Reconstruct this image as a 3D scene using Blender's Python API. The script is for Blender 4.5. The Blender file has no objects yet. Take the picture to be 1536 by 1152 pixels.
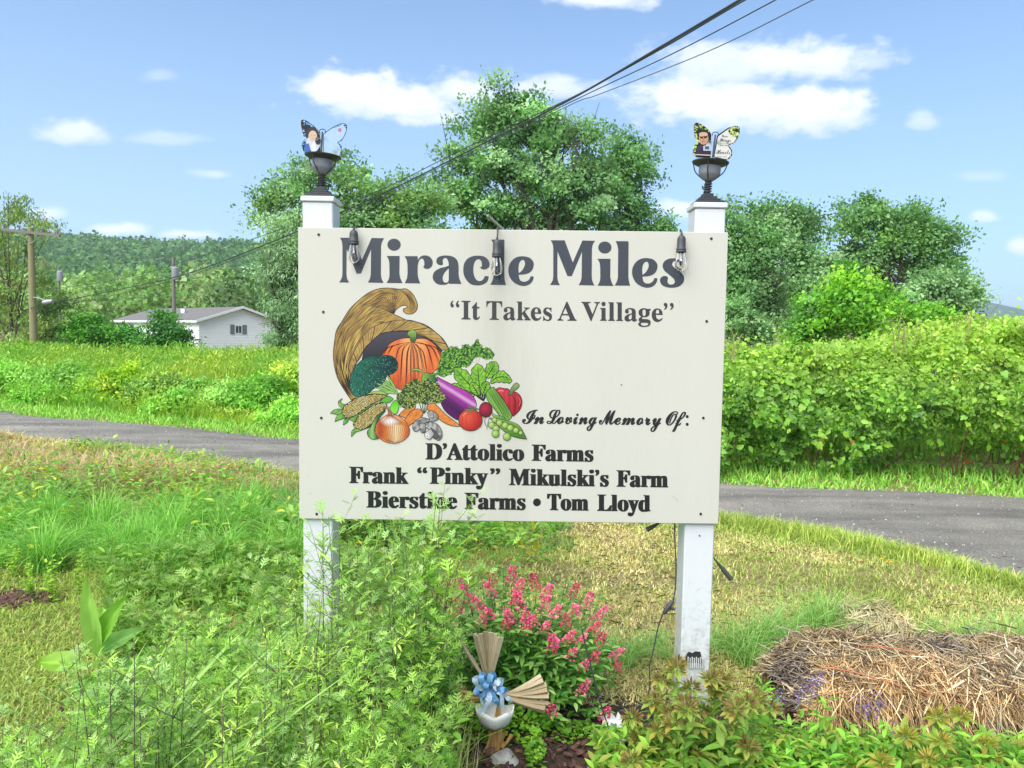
import bpy, math, random
import numpy as np
from mathutils import Vector, Matrix
from mathutils.geometry import tessellate_polygon, delaunay_2d_cdt

PI = math.pi
sc = bpy.context.scene
COL = sc.collection
RNG = np.random.default_rng(7)
random.seed(7)

# ------------------------------------------------------------------ camera
EYE = 1.5
F = 1109.3            # focal length in pixels of the 1536 px wide picture
PITCH = math.radians(3.87)
ROLL = math.radians(0.95)
fw = Vector((0, math.cos(PITCH), -math.sin(PITCH)))
u0 = Vector((0, math.sin(PITCH), math.cos(PITCH)))
rt = Vector((1, 0, 0)) * math.cos(ROLL) + u0 * math.sin(ROLL)
up = -Vector((1, 0, 0)) * math.sin(ROLL) + u0 * math.cos(ROLL)
cam = bpy.data.cameras.new('camera')
cam.sensor_width = 36.0
cam.lens = 36.0 * F / 1536.0
cam.clip_start = 0.05
cam.clip_end = 8000
co = bpy.data.objects.new('camera', cam)
COL.objects.link(co)
m3 = Matrix((rt, up, -fw)).transposed()
co.matrix_world = Matrix.Translation((0, 0, EYE)) @ m3.to_4x4()
sc.camera = co

def ray(px, py):
    return fw + rt * ((px - 768.0) / F) + up * ((576.0 - py) / F)
def at(px, py, Y):
    d = ray(px, py)
    return Vector((0, 0, EYE)) + d * (Y / d.y)
def gp(px, py, z=0.0):
    d = ray(px, py)
    return Vector((0, 0, EYE)) + d * ((z - EYE) / d.z)

# ------------------------------------------------------------------ sky, sun, exposure
SUN_EL, SUN_AZ = math.radians(52), math.radians(214)   # azimuth from +Y, clockwise: behind the camera, to the left
w = bpy.data.worlds.new('World')
sc.world = w
w.use_nodes = True
nt = w.node_tree
for n in list(nt.nodes):
    nt.nodes.remove(n)
N = nt.nodes.new
L = nt.links.new
wo = N('ShaderNodeOutputWorld')
bg = N('ShaderNodeBackground')
L(bg.outputs[0], wo.inputs[0])
sky = N('ShaderNodeTexSky')
sky.sky_type = 'NISHITA'
sky.sun_disc = False
sky.sun_elevation = SUN_EL
sky.sun_rotation = SUN_AZ
sky.altitude = 100
sky.air_density = 1.0
sky.dust_density = 0.6
sky.ozone_density = 1.2
SKY_STRENGTH = 0.066
bg.inputs['Strength'].default_value = SKY_STRENGTH
tc = N('ShaderNodeTexCoord')
sx = N('ShaderNodeSeparateXYZ')
L(tc.outputs['Generated'], sx.inputs[0])

def M_(op, a, b=None, c=None, clamp=False):
    n = N('ShaderNodeMath')
    n.operation = op
    n.use_clamp = clamp
    for i, v in enumerate((a, b, c)):
        if v is None:
            continue
        if isinstance(v, (int, float)):
            n.inputs[i].default_value = v
        else:
            L(v, n.inputs[i])
    return n.outputs[0]

ysafe = M_('MAXIMUM', sx.outputs[1], 0.02)
az = M_('DIVIDE', sx.outputs[0], ysafe)       # tangent of the azimuth
el = M_('DIVIDE', sx.outputs[2], ysafe)       # rise over run
ahead = M_('GREATER_THAN', sx.outputs[1], 0.05)
# noise used for the ragged cloud edge
nz = N('ShaderNodeTexNoise')
nz.inputs['Scale'].default_value = 17.0
nz.inputs['Detail'].default_value = 9.0
nz.inputs['Roughness'].default_value = 0.58
mp = N('ShaderNodeMapping')
mp.inputs['Scale'].default_value = (1, 1, 1.8)
L(tc.outputs['Generated'], mp.inputs['Vector'])
L(mp.outputs[0], nz.inputs['Vector'])
nz2 = N('ShaderNodeTexNoise')
nz2.inputs['Scale'].default_value = 55.0
nz2.inputs['Detail'].default_value = 7.0
L(mp.outputs[0], nz2.inputs['Vector'])
ragg = M_('ADD', M_('MULTIPLY', M_('SUBTRACT', nz.outputs[0], 0.5), 1.7), M_('MULTIPLY', M_('SUBTRACT', nz2.outputs[0], 0.5), 0.55))
# clouds: pixel x, y of the middle, half width, half height, opacity
CLOUDS = [(500, 138, 75, 30, 1.0), (590, 152, 110, 34, 1.0), (700, 140, 90, 26, .8), (820, 132, 80, 20, .7),
          (1045, 160, 100, 40, 1.1), (1130, 165, 130, 38, 1.2), (1225, 165, 90, 36, 1.2), (1200, 95, 120, 36, .85), (1080, 100, 100, 38, .7),
          (112, 196, 60, 20, .7), (245, 208, 52, 13, .28), (320, 262, 30, 9, .4), (235, 116, 26, 12, .22),
          (1382, 182, 24, 15, .4), (1478, 326, 24, 10, .6), (1534, 372, 18, 12, .7), (1470, 266, 40, 10, .2),
          (910, 2, 60, 16, .8), (175, 345, 50, 12, .9), (280, 352, 40, 9, .8), (1020, 314, 40, 14, .8), (70, 322, 26, 11, .6),
          (640, 176, 70, 18, .7), (1300, 95, 40, 20, .4)]
tot = None
low = None
for (px, py, hw, hh, op) in CLOUDS:
    d = ray(px, py)
    ca, ce = d.x / d.y, d.z / d.y
    ra, re_ = hw / F, hh / F
    dx = M_('DIVIDE', M_('SUBTRACT', az, ca), ra)
    dy = M_('DIVIDE', M_('SUBTRACT', el, ce), re_)
    # flatter below than above
    dyy = M_('MULTIPLY', dy, M_('ADD', 1.0, M_('MULTIPLY', M_('LESS_THAN', dy, 0.0), 0.35)))
    r2 = M_('ADD', M_('MULTIPLY', dx, dx), M_('MULTIPLY', dyy, dyy))
    v = M_('SUBTRACT', 1.0, M_('SQRT', r2))
    v = M_('ADD', M_('ADD', v, 0.36), M_('MULTIPLY', ragg, 1.55))
    mr = N('ShaderNodeMapRange')
    mr.interpolation_type = 'SMOOTHSTEP'
    mr.inputs['From Min'].default_value = 0.0
    mr.inputs['From Max'].default_value = 1.05
    mr.inputs['To Max'].default_value = min(op, 1.0) if op < 1 else 1.0
    L(v, mr.inputs[0])
    near_ = M_('LESS_THAN', r2, 5.0)
    c_ = M_('MULTIPLY', M_('MULTIPLY', mr.outputs[0], near_), ahead)
    tot = c_ if tot is None else M_('MAXIMUM', tot, c_)
    lo = M_('MULTIPLY', c_, M_('MULTIPLY', M_('ADD', M_('MULTIPLY', dy, -0.5), 0.35, clamp=True), 1.0))
    low = lo if low is None else M_('MAXIMUM', low, lo)
# the same sort of scattered cumulus over the rest of the sky, outside the picture
nz3 = N('ShaderNodeTexNoise')
nz3.inputs['Scale'].default_value = 3.2
nz3.inputs['Detail'].default_value = 8.0
L(mp.outputs[0], nz3.inputs['Vector'])
rest = N('ShaderNodeMapRange')
rest.interpolation_type = 'SMOOTHSTEP'
rest.inputs['From Min'].default_value = 0.50
rest.inputs['From Max'].default_value = 0.66
L(nz3.outputs[0], rest.inputs[0])
side = M_('ABSOLUTE', az)
outside = M_('MAXIMUM', M_('MAXIMUM', M_('SUBTRACT', 1.0, ahead), M_('MULTIPLY', M_('SUBTRACT', side, 0.8), 6.0, clamp=True)), M_('MULTIPLY', M_('SUBTRACT', el, 0.62), 5.0, clamp=True), clamp=True)
above = M_('MULTIPLY', sx.outputs[2], 8.0, clamp=True)
tot = M_('MAXIMUM', tot, M_('MULTIPLY', M_('MULTIPLY', rest.outputs[0], outside), above))
cl = N('ShaderNodeMix')
cl.data_type = 'RGBA'
CLOUD_WHITE = (8.6, 8.8, 9.2, 1)
CLOUD_GREY = (5.6, 6.2, 7.6, 1)
cl.inputs['A'].default_value = CLOUD_WHITE
cl.inputs['B'].default_value = CLOUD_GREY
L(M_('ADD', low, M_('MULTIPLY', M_('SUBTRACT', nz2.outputs[0], 0.45), 0.8), clamp=True), cl.inputs['Factor'])
tint = N('ShaderNodeMix')
tint.data_type = 'RGBA'
tint.blend_type = 'MULTIPLY'
tint.inputs['Factor'].default_value = 1.0
SKY_TINT = (0.54, .965, 1.28, 1)
tint.inputs['B'].default_value = SKY_TINT
L(sky.outputs[0], tint.inputs['A'])
thin = N('ShaderNodeMix')       # thin high veil that pales the blue
thin.data_type = 'RGBA'
L(M_('SUBTRACT', 0.70, M_('MULTIPLY', sx.outputs[2], 1.1), clamp=True), thin.inputs['Factor'])
thin.inputs['B'].default_value = (5.3, 6.75, 8.8, 1)
L(tint.outputs['Result'], thin.inputs['A'])
mx = N('ShaderNodeMix')
mx.data_type = 'RGBA'
L(tot, mx.inputs['Factor'])
L(thin.outputs['Result'], mx.inputs['A'])
L(cl.outputs['Result'], mx.inputs['B'])
L(mx.outputs['Result'], bg.inputs['Color'])

sun = bpy.data.lights.new('sun', 'SUN')
sun.energy = 3.0
sun.angle = math.radians(65)
sun.color = (1.0, 0.95, 0.86)
so = bpy.data.objects.new('sun', sun)
COL.objects.link(so)
sd = Vector((math.sin(SUN_AZ) * math.cos(SUN_EL), math.cos(SUN_AZ) * math.cos(SUN_EL), math.sin(SUN_EL)))
so.rotation_euler = sd.to_track_quat('Z', 'Y').to_euler()

sc.view_settings.view_transform = 'Standard'
sc.view_settings.look = 'None'
sc.view_settings.exposure = 1.2
sc.view_settings.gamma = 1.0
sc.view_settings.use_curve_mapping = False
sc.render.engine = 'CYCLES'
sc.cycles.max_bounces = 8
sc.cycles.transparent_max_bounces = 12
sc.cycles.use_denoising = True

# ------------------------------------------------------------------ helpers
def s2l(c):
    c = c / 255.0
    return c / 12.92 if c <= 0.04045 else ((c + 0.055) / 1.055) ** 2.4
def C(r, g, b, k=1.0):
    return (s2l(r) * k, s2l(g) * k, s2l(b) * k)

def tag(o, label=None, cat=None, group=None, kind=None):
    if label: o['label'] = label
    if cat: o['category'] = cat
    if group: o['group'] = group
    if kind: o['kind'] = kind
    return o

def empty(name, loc, label, cat, group=None):
    o = bpy.data.objects.new(name, None)
    o.empty_display_size = 0.1
    COL.objects.link(o)
    o.location = loc
    return tag(o, label, cat, group)

def link(name, me, parent=None, world=True):
    o = bpy.data.objects.new(name, me)
    COL.objects.link(o)
    if parent is not None:
        o.parent = parent
        if world:
            p = parent
            off = Vector((0, 0, 0))
            while p is not None:
                if p.type == 'EMPTY':
                    off += p.location
                p = p.parent
            if parent.type == 'EMPTY':
                o.matrix_parent_inverse = Matrix.Translation(-off)
    return o

def copy_tree(o, parent=None):
    c = o.copy()
    COL.objects.link(c)
    if parent is not None:
        c.parent = parent
    for ch in o.children:
        copy_tree(ch, c)
    return c

def mesh_np(name, V, Fs, mat=None, col=None, smooth=False):
    """V (n,3); Fs (m,k) or a list of such arrays; col (n,3) point colours."""
    if not isinstance(Fs, (list, tuple)):
        Fs = [Fs]
    V = np.asarray(V, dtype=np.float32)
    me = bpy.data.meshes.new(name)
    me.vertices.add(len(V))
    me.vertices.foreach_set('co', V.ravel())
    loops = np.concatenate([np.asarray(f, dtype=np.int32).ravel() for f in Fs])
    counts = np.concatenate([np.full(len(f), np.asarray(f).shape[1], dtype=np.int32) for f in Fs])
    me.loops.add(len(loops))
    me.loops.foreach_set('vertex_index', loops)
    me.polygons.add(len(counts))
    starts = np.concatenate([[0], np.cumsum(counts)[:-1]]).astype(np.int32)
    me.polygons.foreach_set('loop_start', starts)
    if smooth:
        me.polygons.foreach_set('use_smooth', np.ones(len(counts), dtype=bool))
    if col is not None:
        a = me.color_attributes.new('Col', 'FLOAT_COLOR', 'POINT')
        cc = np.ones((len(V), 4), dtype=np.float32)
        cc[:, :3] = col
        a.data.foreach_set('color', cc.ravel())
    me.update(calc_edges=True)
    if mat is not None:
        me.materials.append(mat)
    return me

class MB:
    """collects solids into one mesh (with point colours when given)"""
    def __init__(s):
        s.v, s.f, s.c = [], [], []
        s.cur = (1, 1, 1)
    def add(s, V, Fc):
        b = len(s.v)
        s.v += [tuple(p) for p in V]
        s.c += [s.cur] * len(V)
        s.f += [tuple(i + b for i in f) for f in Fc]
        return s
    def box(s, a, b):
        x0, y0, z0 = a
        x1, y1, z1 = b
        V = [(x0, y0, z0), (x1, y0, z0), (x1, y1, z0), (x0, y1, z0), (x0, y0, z1), (x1, y0, z1), (x1, y1, z1), (x0, y1, z1)]
        return s.add(V, [(3, 2, 1, 0), (4, 5, 6, 7), (0, 1, 5, 4), (1, 2, 6, 5), (2, 3, 7, 6), (3, 0, 4, 7)])
    def cbox(s, a, b, ch=0.003):
        """box with its four upright edges and top edges chamfered"""
        x0, y0, z0 = a
        x1, y1, z1 = b
        def ring(e, z):
            return [(x0 + e + ch, y0 + e, z), (x1 - e - ch, y0 + e, z), (x1 - e, y0 + e + ch, z), (x1 - e, y1 - e - ch, z),
                    (x1 - e - ch, y1 - e, z), (x0 + e + ch, y1 - e, z), (x0 + e, y1 - e - ch, z), (x0 + e, y0 + e + ch, z)]
        R = [ring(ch, z0), ring(0, z0 + ch), ring(0, z1 - ch), ring(ch, z1)]
        V = [p for r in R for p in r]
        Fc = []
        for k in range(3):
            for i in range(8):
                j = (i + 1) % 8
                Fc.append((k * 8 + i, k * 8 + j, k * 8 + 8 + j, k * 8 + 8 + i))
        Fc.append(tuple(range(7, -1, -1)))
        Fc.append(tuple(range(24, 32)))
        return s.add(V, Fc)
    def lathe(s, prof, c=(0, 0, 0), n=24, rot=None, caps=True):
        V, Fc = [], []
        for (r, z) in prof:
            for i in range(n):
                a = 2 * PI * i / n
                p = Vector((r * math.cos(a), r * math.sin(a), z))
                if rot is not None:
                    p = rot @ p
                V.append((p.x + c[0], p.y + c[1], p.z + c[2]))
        for k in range(len(prof) - 1):
            for i in range(n):
                j = (i + 1) % n
                Fc.append((k * n + i, k * n + j, k * n + n + j, k * n + n + i))
        if caps:
            Fc.append(tuple(range(n - 1, -1, -1)))
            Fc.append(tuple((len(prof) - 1) * n + i for i in range(n)))
        return s.add(V, Fc)
    def tube(s, pts, r, n=6):
        pts = [Vector(p) for p in pts]
        rr = r if isinstance(r, (list, tuple)) else [r] * len(pts)
        V, Fc = [], []
        ref = Vector((0.13, 0.31, 0.94))
        for k, p in enumerate(pts):
            d = (pts[min(k + 1, len(pts) - 1)] - pts[max(k - 1, 0)])
            if d.length < 1e-9:
                d = Vector((0, 0, 1))
            d.normalize()
            a = d.cross(ref)
            if a.length < 0.05:
                a = d.cross(Vector((1, 0, 0)))
            a.normalize()
            b = d.cross(a)
            for i in range(n):
                t = 2 * PI * i / n
                V.append(p + a * (math.cos(t) * rr[k]) + b * (math.sin(t) * rr[k]))
        for k in range(len(pts) - 1):
            for i in range(n):
                j = (i + 1) % n
                Fc.append((k * n + i, k * n + j, k * n + n + j, k * n + n + i))
        Fc.append(tuple(range(n - 1, -1, -1)))
        Fc.append(tuple((len(pts) - 1) * n + i for i in range(n)))
        return s.add(V, Fc)
    def mesh(s, name, mat, smooth=False):
        me = bpy.data.meshes.new(name)
        me.from_pydata(s.v, [], s.f)
        if smooth:
            me.polygons.foreach_set('use_smooth', [True] * len(me.polygons))
        a = me.color_attributes.new('Col', 'FLOAT_COLOR', 'POINT')
        a.data.foreach_set('color', np.array([(c[0], c[1], c[2], 1) for c in s.c], dtype=np.float32).ravel())
        if mat is not None:
            me.materials.append(mat)
        me.update()
        return me
    def build(s, name, mat, parent=None, smooth=False, world=True):
        me = s.mesh(name, mat, smooth)
        if smooth:
            try:
                me.set_sharp_from_angle(angle=math.radians(40))
            except Exception:
                pass
        return link(name, me, parent, world)

def catmull(P, n=8, closed=False):
    P = [Vector(p) for p in P]
    out = []
    m = len(P)
    rng = range(m) if closed else range(m - 1)
    for i in rng:
        p0 = P[(i - 1) % m] if (closed or i > 0) else P[0]
        p1, p2 = P[i], P[(i + 1) % m]
        p3 = P[(i + 2) % m] if (closed or i + 2 < m) else P[-1]
        for k in range(n):
            t = k / n
            out.append(0.5 * ((2 * p1) + (p2 - p0) * t + (2 * p0 - 5 * p1 + 4 * p2 - p3) * t * t + (3 * p1 - p0 - 3 * p2 + p3) * t ** 3))
    if not closed:
        out.append(P[-1])
    return out

# value noise on the plane
_H = np.random.default_rng(99).random((256, 256))
def vnoise(x, y, s=1.0, o=0):
    x = np.asarray(x, float) * s + 31.7 * (o + 1)
    y = np.asarray(y, float) * s + 17.3 * (o + 1)
    xi, yi = np.floor(x).astype(int), np.floor(y).astype(int)
    fx, fy = x - xi, y - yi
    fx, fy = fx * fx * (3 - 2 * fx), fy * fy * (3 - 2 * fy)
    g = lambda a, b: _H[a % 256, b % 256]
    return (g(xi, yi) * (1 - fx) + g(xi + 1, yi) * fx) * (1 - fy) + (g(xi, yi + 1) * (1 - fx) + g(xi + 1, yi + 1) * fx) * fy
def fnoise(x, y, s=1.0, o=0):
    return (vnoise(x, y, s, o) + 0.5 * vnoise(x, y, s * 2.1, o + 1) + 0.25 * vnoise(x, y, s * 4.3, o + 2)) / 1.75

# ------------------------------------------------------------------ materials
def new_mat(name):
    m = bpy.data.materials.new(name)
    m.use_nodes = True
    n = m.node_tree
    b = n.nodes['Principled BSDF']
    return m, n, b

def simple(name, col, rough=0.5, var=0.08, scale=30.0, metal=0.0, bump=0.0, bscale=200.0, spec=0.5, col2=None, c2lo=0.55, c2hi=0.7, attr=False, streak=None, gain=1.0):
    """base colour (or the Col attribute) varied by noise, with an optional second colour in patches, and fine relief"""
    m, n, b = new_mat(name)
    tcn = n.nodes.new('ShaderNodeTexCoord')
    no = n.nodes.new('ShaderNodeTexNoise')
    no.inputs['Scale'].default_value = scale
    no.inputs['Detail'].default_value = 6
    src = tcn.outputs['Object']
    if streak:
        mpn = n.nodes.new('ShaderNodeMapping')
        mpn.inputs['Scale'].default_value = streak
        n.links.new(src, mpn.inputs['Vector'])
        src = mpn.outputs[0]
    n.links.new(src, no.inputs['Vector'])
    hs = n.nodes.new('ShaderNodeHueSaturation')
    if attr:
        at_ = n.nodes.new('ShaderNodeAttribute')
        at_.attribute_name = 'Col'
        n.links.new(at_.outputs['Color'], hs.inputs['Color'])
    else:
        hs.inputs['Color'].default_value = (*col, 1)
    mr = n.nodes.new('ShaderNodeMapRange')
    mr.inputs['From Min'].default_value = 0.3
    mr.inputs['From Max'].default_value = 0.7
    mr.inputs['To Min'].default_value = gain * (1 - var)
    mr.inputs['To Max'].default_value = gain * (1 + var)
    n.links.new(no.outputs[0], mr.inputs[0])
    n.links.new(mr.outputs[0], hs.inputs['Value'])
    out = hs.outputs[0]
    if col2 is not None:
        n2 = n.nodes.new('ShaderNodeTexNoise')
        n2.inputs['Scale'].default_value = scale * 0.37
        n2.inputs['Detail'].default_value = 8
        n2.inputs['Roughness'].default_value = 0.65
        n.links.new(src, n2.inputs['Vector'])
        m2 = n.nodes.new('ShaderNodeMapRange')
        m2.inputs['From Min'].default_value = c2lo
        m2.inputs['From Max'].default_value = c2hi
        n.links.new(n2.outputs[0], m2.inputs[0])
        mixn = n.nodes.new('ShaderNodeMix')
        mixn.data_type = 'RGBA'
        n.links.new(m2.outputs[0], mixn.inputs['Factor'])
        n.links.new(out, mixn.inputs['A'])
        mixn.inputs['B'].default_value = (*col2, 1)
        out = mixn.outputs['Result']
    n.links.new(out, b.inputs['Base Color'])
    b.inputs['Roughness'].default_value = rough
    b.inputs['Metallic'].default_value = metal
    b.inputs['Specular IOR Level'].default_value = spec
    if bump > 0:
        n3 = n.nodes.new('ShaderNodeTexNoise')
        n3.inputs['Scale'].default_value = bscale
        n3.inputs['Detail'].default_value = 5
        n.links.new(src, n3.inputs['Vector'])
        bp = n.nodes.new('ShaderNodeBump')
        bp.inputs['Strength'].default_value = bump
        bp.inputs['Distance'].default_value = 0.01
        n.links.new(n3.outputs[0], bp.inputs['Height'])
        n.links.new(bp.outputs[0], b.inputs['Normal'])
    return m

LEAFGAIN = 1.85
def leafmat(name, gain=1.0, sat=1.0, warm=(1.07, 1.0, .84), trans=0.38, rough=0.5, spec=0.35, scale=6.0, var=0.18, tint=(1.15, 1.2, 0.55)):
    """leaf tissue: colour from the Col attribute, light coming through it, soft sheen"""
    m, n, b = new_mat(name)
    a = n.nodes.new('ShaderNodeAttribute')
    a.attribute_name = 'Col'
    tcn = n.nodes.new('ShaderNodeTexCoord')
    no = n.nodes.new('ShaderNodeTexNoise')
    no.inputs['Scale'].default_value = scale
    no.inputs['Detail'].default_value = 4
    n.links.new(tcn.outputs['Object'], no.inputs['Vector'])
    mr = n.nodes.new('ShaderNodeMapRange')
    mr.inputs['From Min'].default_value = 0.3
    mr.inputs['From Max'].default_value = 0.7
    mr.inputs['To Min'].default_value = LEAFGAIN * gain * (1 - var)
    mr.inputs['To Max'].default_value = LEAFGAIN * gain * (1 + var)
    n.links.new(no.outputs[0], mr.inputs[0])
    hs = n.nodes.new('ShaderNodeHueSaturation')
    n.links.new(a.outputs['Color'], hs.inputs['Color'])
    hs.inputs['Saturation'].default_value = sat
    n.links.new(mr.outputs[0], hs.inputs['Value'])
    wm = n.nodes.new('ShaderNodeMix')
    wm.data_type = 'RGBA'
    wm.blend_type = 'MULTIPLY'
    wm.inputs['Factor'].default_value = 1
    n.links.new(hs.outputs[0], wm.inputs['A'])
    wm.inputs['B'].default_value = (*warm, 1)
    n.links.new(wm.outputs['Result'], b.inputs['Base Color'])
    b.inputs['Roughness'].default_value = rough
    b.inputs['Specular IOR Level'].default_value = spec
    tr = n.nodes.new('ShaderNodeBsdfTranslucent')
    mu = n.nodes.new('ShaderNodeMix')
    mu.data_type = 'RGBA'
    mu.blend_type = 'MULTIPLY'
    mu.inputs['Factor'].default_value = 1
    n.links.new(wm.outputs['Result'], mu.inputs['A'])
    mu.inputs['B'].default_value = (*tint, 1)
    n.links.new(mu.outputs['Result'], tr.inputs['Color'])
    ms = n.nodes.new('ShaderNodeMixShader')
    ms.inputs[0].default_value = trans
    n.links.new(b.outputs[0], ms.inputs[1])
    n.links.new(tr.outputs[0], ms.inputs[2])
    n.links.new(ms.outputs[0], n.nodes['Material Output'].inputs['Surface'])
    return m

LEAF = leafmat('leaf_tissue')
FARLEAF = leafmat('tree_leaf', gain=1.45, warm=(1.0, 1.0, .88), trans=0.42, tint=(1.0, 1.05, .72), scale=0.35, var=0.25)
GRASS = leafmat('grass_blade', gain=1.12, sat=.94, tint=(1.08, 1.15, .65), trans=0.3, rough=0.6, scale=2.0, var=0.15)
PETAL = leafmat('petal', gain=.72, sat=1.0, warm=(1, 1, 1), trans=0.25, rough=0.7, scale=60, tint=(1.0, 0.9, 1.0))
STRAW = leafmat('straw_stalk', gain=.66, warm=(1, 1, 1), trans=0.1, rough=0.7, scale=14, var=0.2, tint=(1, .8, .5))
STEM = simple('plant_stem', C(110, 100, 70, .7), rough=.7, var=.25, scale=40, attr=True)
BARK = simple('tree_bark', C(105, 95, 82, .6), rough=.9, var=.3, scale=3, bump=.6, bscale=9)
VINYL = simple('white_vinyl', (0.62, 0.63, 0.65), rough=0.32, var=0.015, scale=4, bump=0.02, bscale=60, col2=(.52, .52, .50), c2lo=.72, c2hi=.95)
def splash(m, z0, z1, col, amt):
    '''dirt that sticks to the foot of the thing, thinning out with height above the ground'''
    n = m.node_tree
    b = n.nodes['Principled BSDF']
    src = b.inputs['Base Color'].links[0].from_socket
    tcn = n.nodes.new('ShaderNodeTexCoord'); sp_ = n.nodes.new('ShaderNodeSeparateXYZ')
    n.links.new(tcn.outputs['Object'], sp_.inputs[0])
    no = n.nodes.new('ShaderNodeTexNoise'); no.inputs['Scale'].default_value = 38; no.inputs['Detail'].default_value = 8; no.inputs['Roughness'].default_value = .7
    n.links.new(tcn.outputs['Object'], no.inputs['Vector'])
    mr = n.nodes.new('ShaderNodeMapRange'); mr.inputs['From Min'].default_value = z1; mr.inputs['From Max'].default_value = z0; mr.inputs['To Max'].default_value = .32
    n.links.new(sp_.outputs[2], mr.inputs[0])
    ad = n.nodes.new('ShaderNodeMath'); ad.operation = 'ADD'; n.links.new(mr.outputs[0], ad.inputs[0]); n.links.new(no.outputs[0], ad.inputs[1])
    m2 = n.nodes.new('ShaderNodeMapRange'); m2.inputs['From Min'].default_value = .62; m2.inputs['From Max'].default_value = .85; m2.inputs['To Max'].default_value = amt
    n.links.new(ad.outputs[0], m2.inputs[0])
    mi = n.nodes.new('ShaderNodeMix'); mi.data_type = 'RGBA'
    n.links.new(m2.outputs[0], mi.inputs['Factor']); n.links.new(src, mi.inputs['A']); mi.inputs['B'].default_value = (*col, 1)
    n.links.new(mi.outputs['Result'], b.inputs['Base Color'])
splash(VINYL, 0.0, .75, C(160, 150, 126, .7), .6)
BOARD = simple('painted_board', C(223, 220, 208, .71), rough=0.5, var=0.02, scale=5, bump=0.05, bscale=120, streak=(1, 1, .12), col2=C(190, 187, 172, .66), c2lo=.58, c2hi=.95)
BLACKM = simple('black_powder_coated_metal', (0.035, 0.037, 0.043), rough=0.45, var=0.2, scale=40, bump=.05)
PLAST = simple('black_rubber', (0.045, 0.048, 0.055), rough=0.55, var=0.2, scale=60)
PRINT = simple('printed_ink', (1, 1, 1), rough=0.5, var=0.03, scale=60, attr=True, spec=.3, gain=.70)

# ------------------------------------------------------------------ leaf templates (x = across, y = along, z = up)
def T_quad(wd=0.5):
    V = np.array([(0, 0, 0), (wd / 2, .45, .06), (0, 1, -.06), (-wd / 2, .45, .06)], float)
    return V, np.array([(0, 1, 2), (0, 2, 3)])
def T_ovate(wd=0.5, droop=0.18, fold=0.08):
    V = [(0, 0, 0)]
    for t, k in ((.18, .62), (.42, 1.0), (.70, .68)):
        z = -droop * t * t
        V += [(wd / 2 * k, t, z + fold * k), (0, t, z), (-wd / 2 * k, t, z + fold * k)]
    V.append((0, 1, -droop))
    Fc = [(0, 1, 2), (0, 2, 3)]
    for k in range(2):
        b = 1 + 3 * k
        Fc += [(b, b + 3, b + 4), (b, b + 4, b + 1), (b + 1, b + 4, b + 5), (b + 1, b + 5, b + 2)]
    Fc += [(7, 10, 8), (8, 10, 9)]
    return np.array(V, float), np.array(Fc)
def T_lobed():
    """deeply cut leaf with pointed lobes (mugwort)"""
    V, Fc = [], []
    def lobe(b, d, l, wd, z):
        b, d = np.array(b, float), np.array(d, float)
        d /= np.linalg.norm(d)
        p = np.array((d[1], -d[0], 0))
        i = len(V)
        V.extend([b - p * wd * .45, b + p * wd * .45, b + d * l * .5 + p * wd, b + d * l * .5 - p * wd, b + d * l + np.array((0, 0, z))])
        Fc.extend([(i, i + 1, i + 2), (i, i + 2, i + 3), (i + 3, i + 2, i + 4)])
    lobe((0, 0, 0), (0, 1, 0), 1.0, .055, -.15)
    for t, l in ((.26, .36), (.48, .42), (.68, .30)):
        for s in (1, -1):
            lobe((0, t, -.02), (s * .95, .8, 0), l, .05, .04)
    return np.array(V, float), np.array(Fc)
def T_toothed():
    """palmate leaf with a jagged rim (vine, maple)"""
    ring = [(0, 0), (.30, -.05), (.46, .18), (.40, .30), (.52, .55), (.28, .60), (.20, .82), (0, 1.05), (-.20, .82), (-.28, .60), (-.52, .55), (-.40, .30), (-.46, .18), (-.30, -.05)]
    V = [(0, .42, 0)] + [(x, y, .10 * (abs(x) * 2) - .10 * y * y) for x, y in ring]
    k = len(ring)
    return np.array(V, float), np.array([(0, i + 1, (i + 1) % k + 1) for i in range(k)])
def T_narrow(wd=.14, droop=.25):
    V, Fc = [(0, 0, 0)], []
    for t, k in ((.3, .9), (.65, .75)):
        z = -droop * t * t
        V += [(wd / 2 * k, t, z + .01), (-wd / 2 * k, t, z + .01)]
    V.append((0, 1, -droop))
    Fc = [(0, 1, 2), (1, 3, 4), (1, 4, 2), (3, 5, 4)]
    return np.array(V, float), np.array(Fc)

def unit(a):
    return a / np.maximum(np.linalg.norm(a, axis=-1, keepdims=True), 1e-9)

def place(T, pos, dirv, upv, size, col, wscale=None):
    """many copies of a template -> V, F, colours"""
    V, Fc = T
    n, k = len(pos), len(V)
    y = unit(dirv)
    x = unit(np.cross(y, upv))
    z = np.cross(x, y)
    size = np.broadcast_to(np.asarray(size, float), (n,))
    ws = np.ones(n) if wscale is None else wscale
    out = pos[:, None, :] + size[:, None, None] * (V[None, :, 0:1] * ws[:, None, None] * x[:, None, :] + V[None, :, 1:2] * y[:, None, :] + V[None, :, 2:3] * z[:, None, :])
    FF = (Fc[None, :, :] + (np.arange(n) * k)[:, None, None]).reshape(-1, Fc.shape[1])
    cc = np.repeat(np.asarray(col, float), k, axis=0)
    return out.reshape(-1, 3), FF, cc

def merge(parts):
    Vs, Fs, Cs, b = [], [], [], 0
    for V, Fc, c in parts:
        Vs.append(V); Fs.append(Fc + b); Cs.append(c)
        b += len(V)
    return np.concatenate(Vs), np.concatenate(Fs), np.concatenate(Cs)

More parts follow.
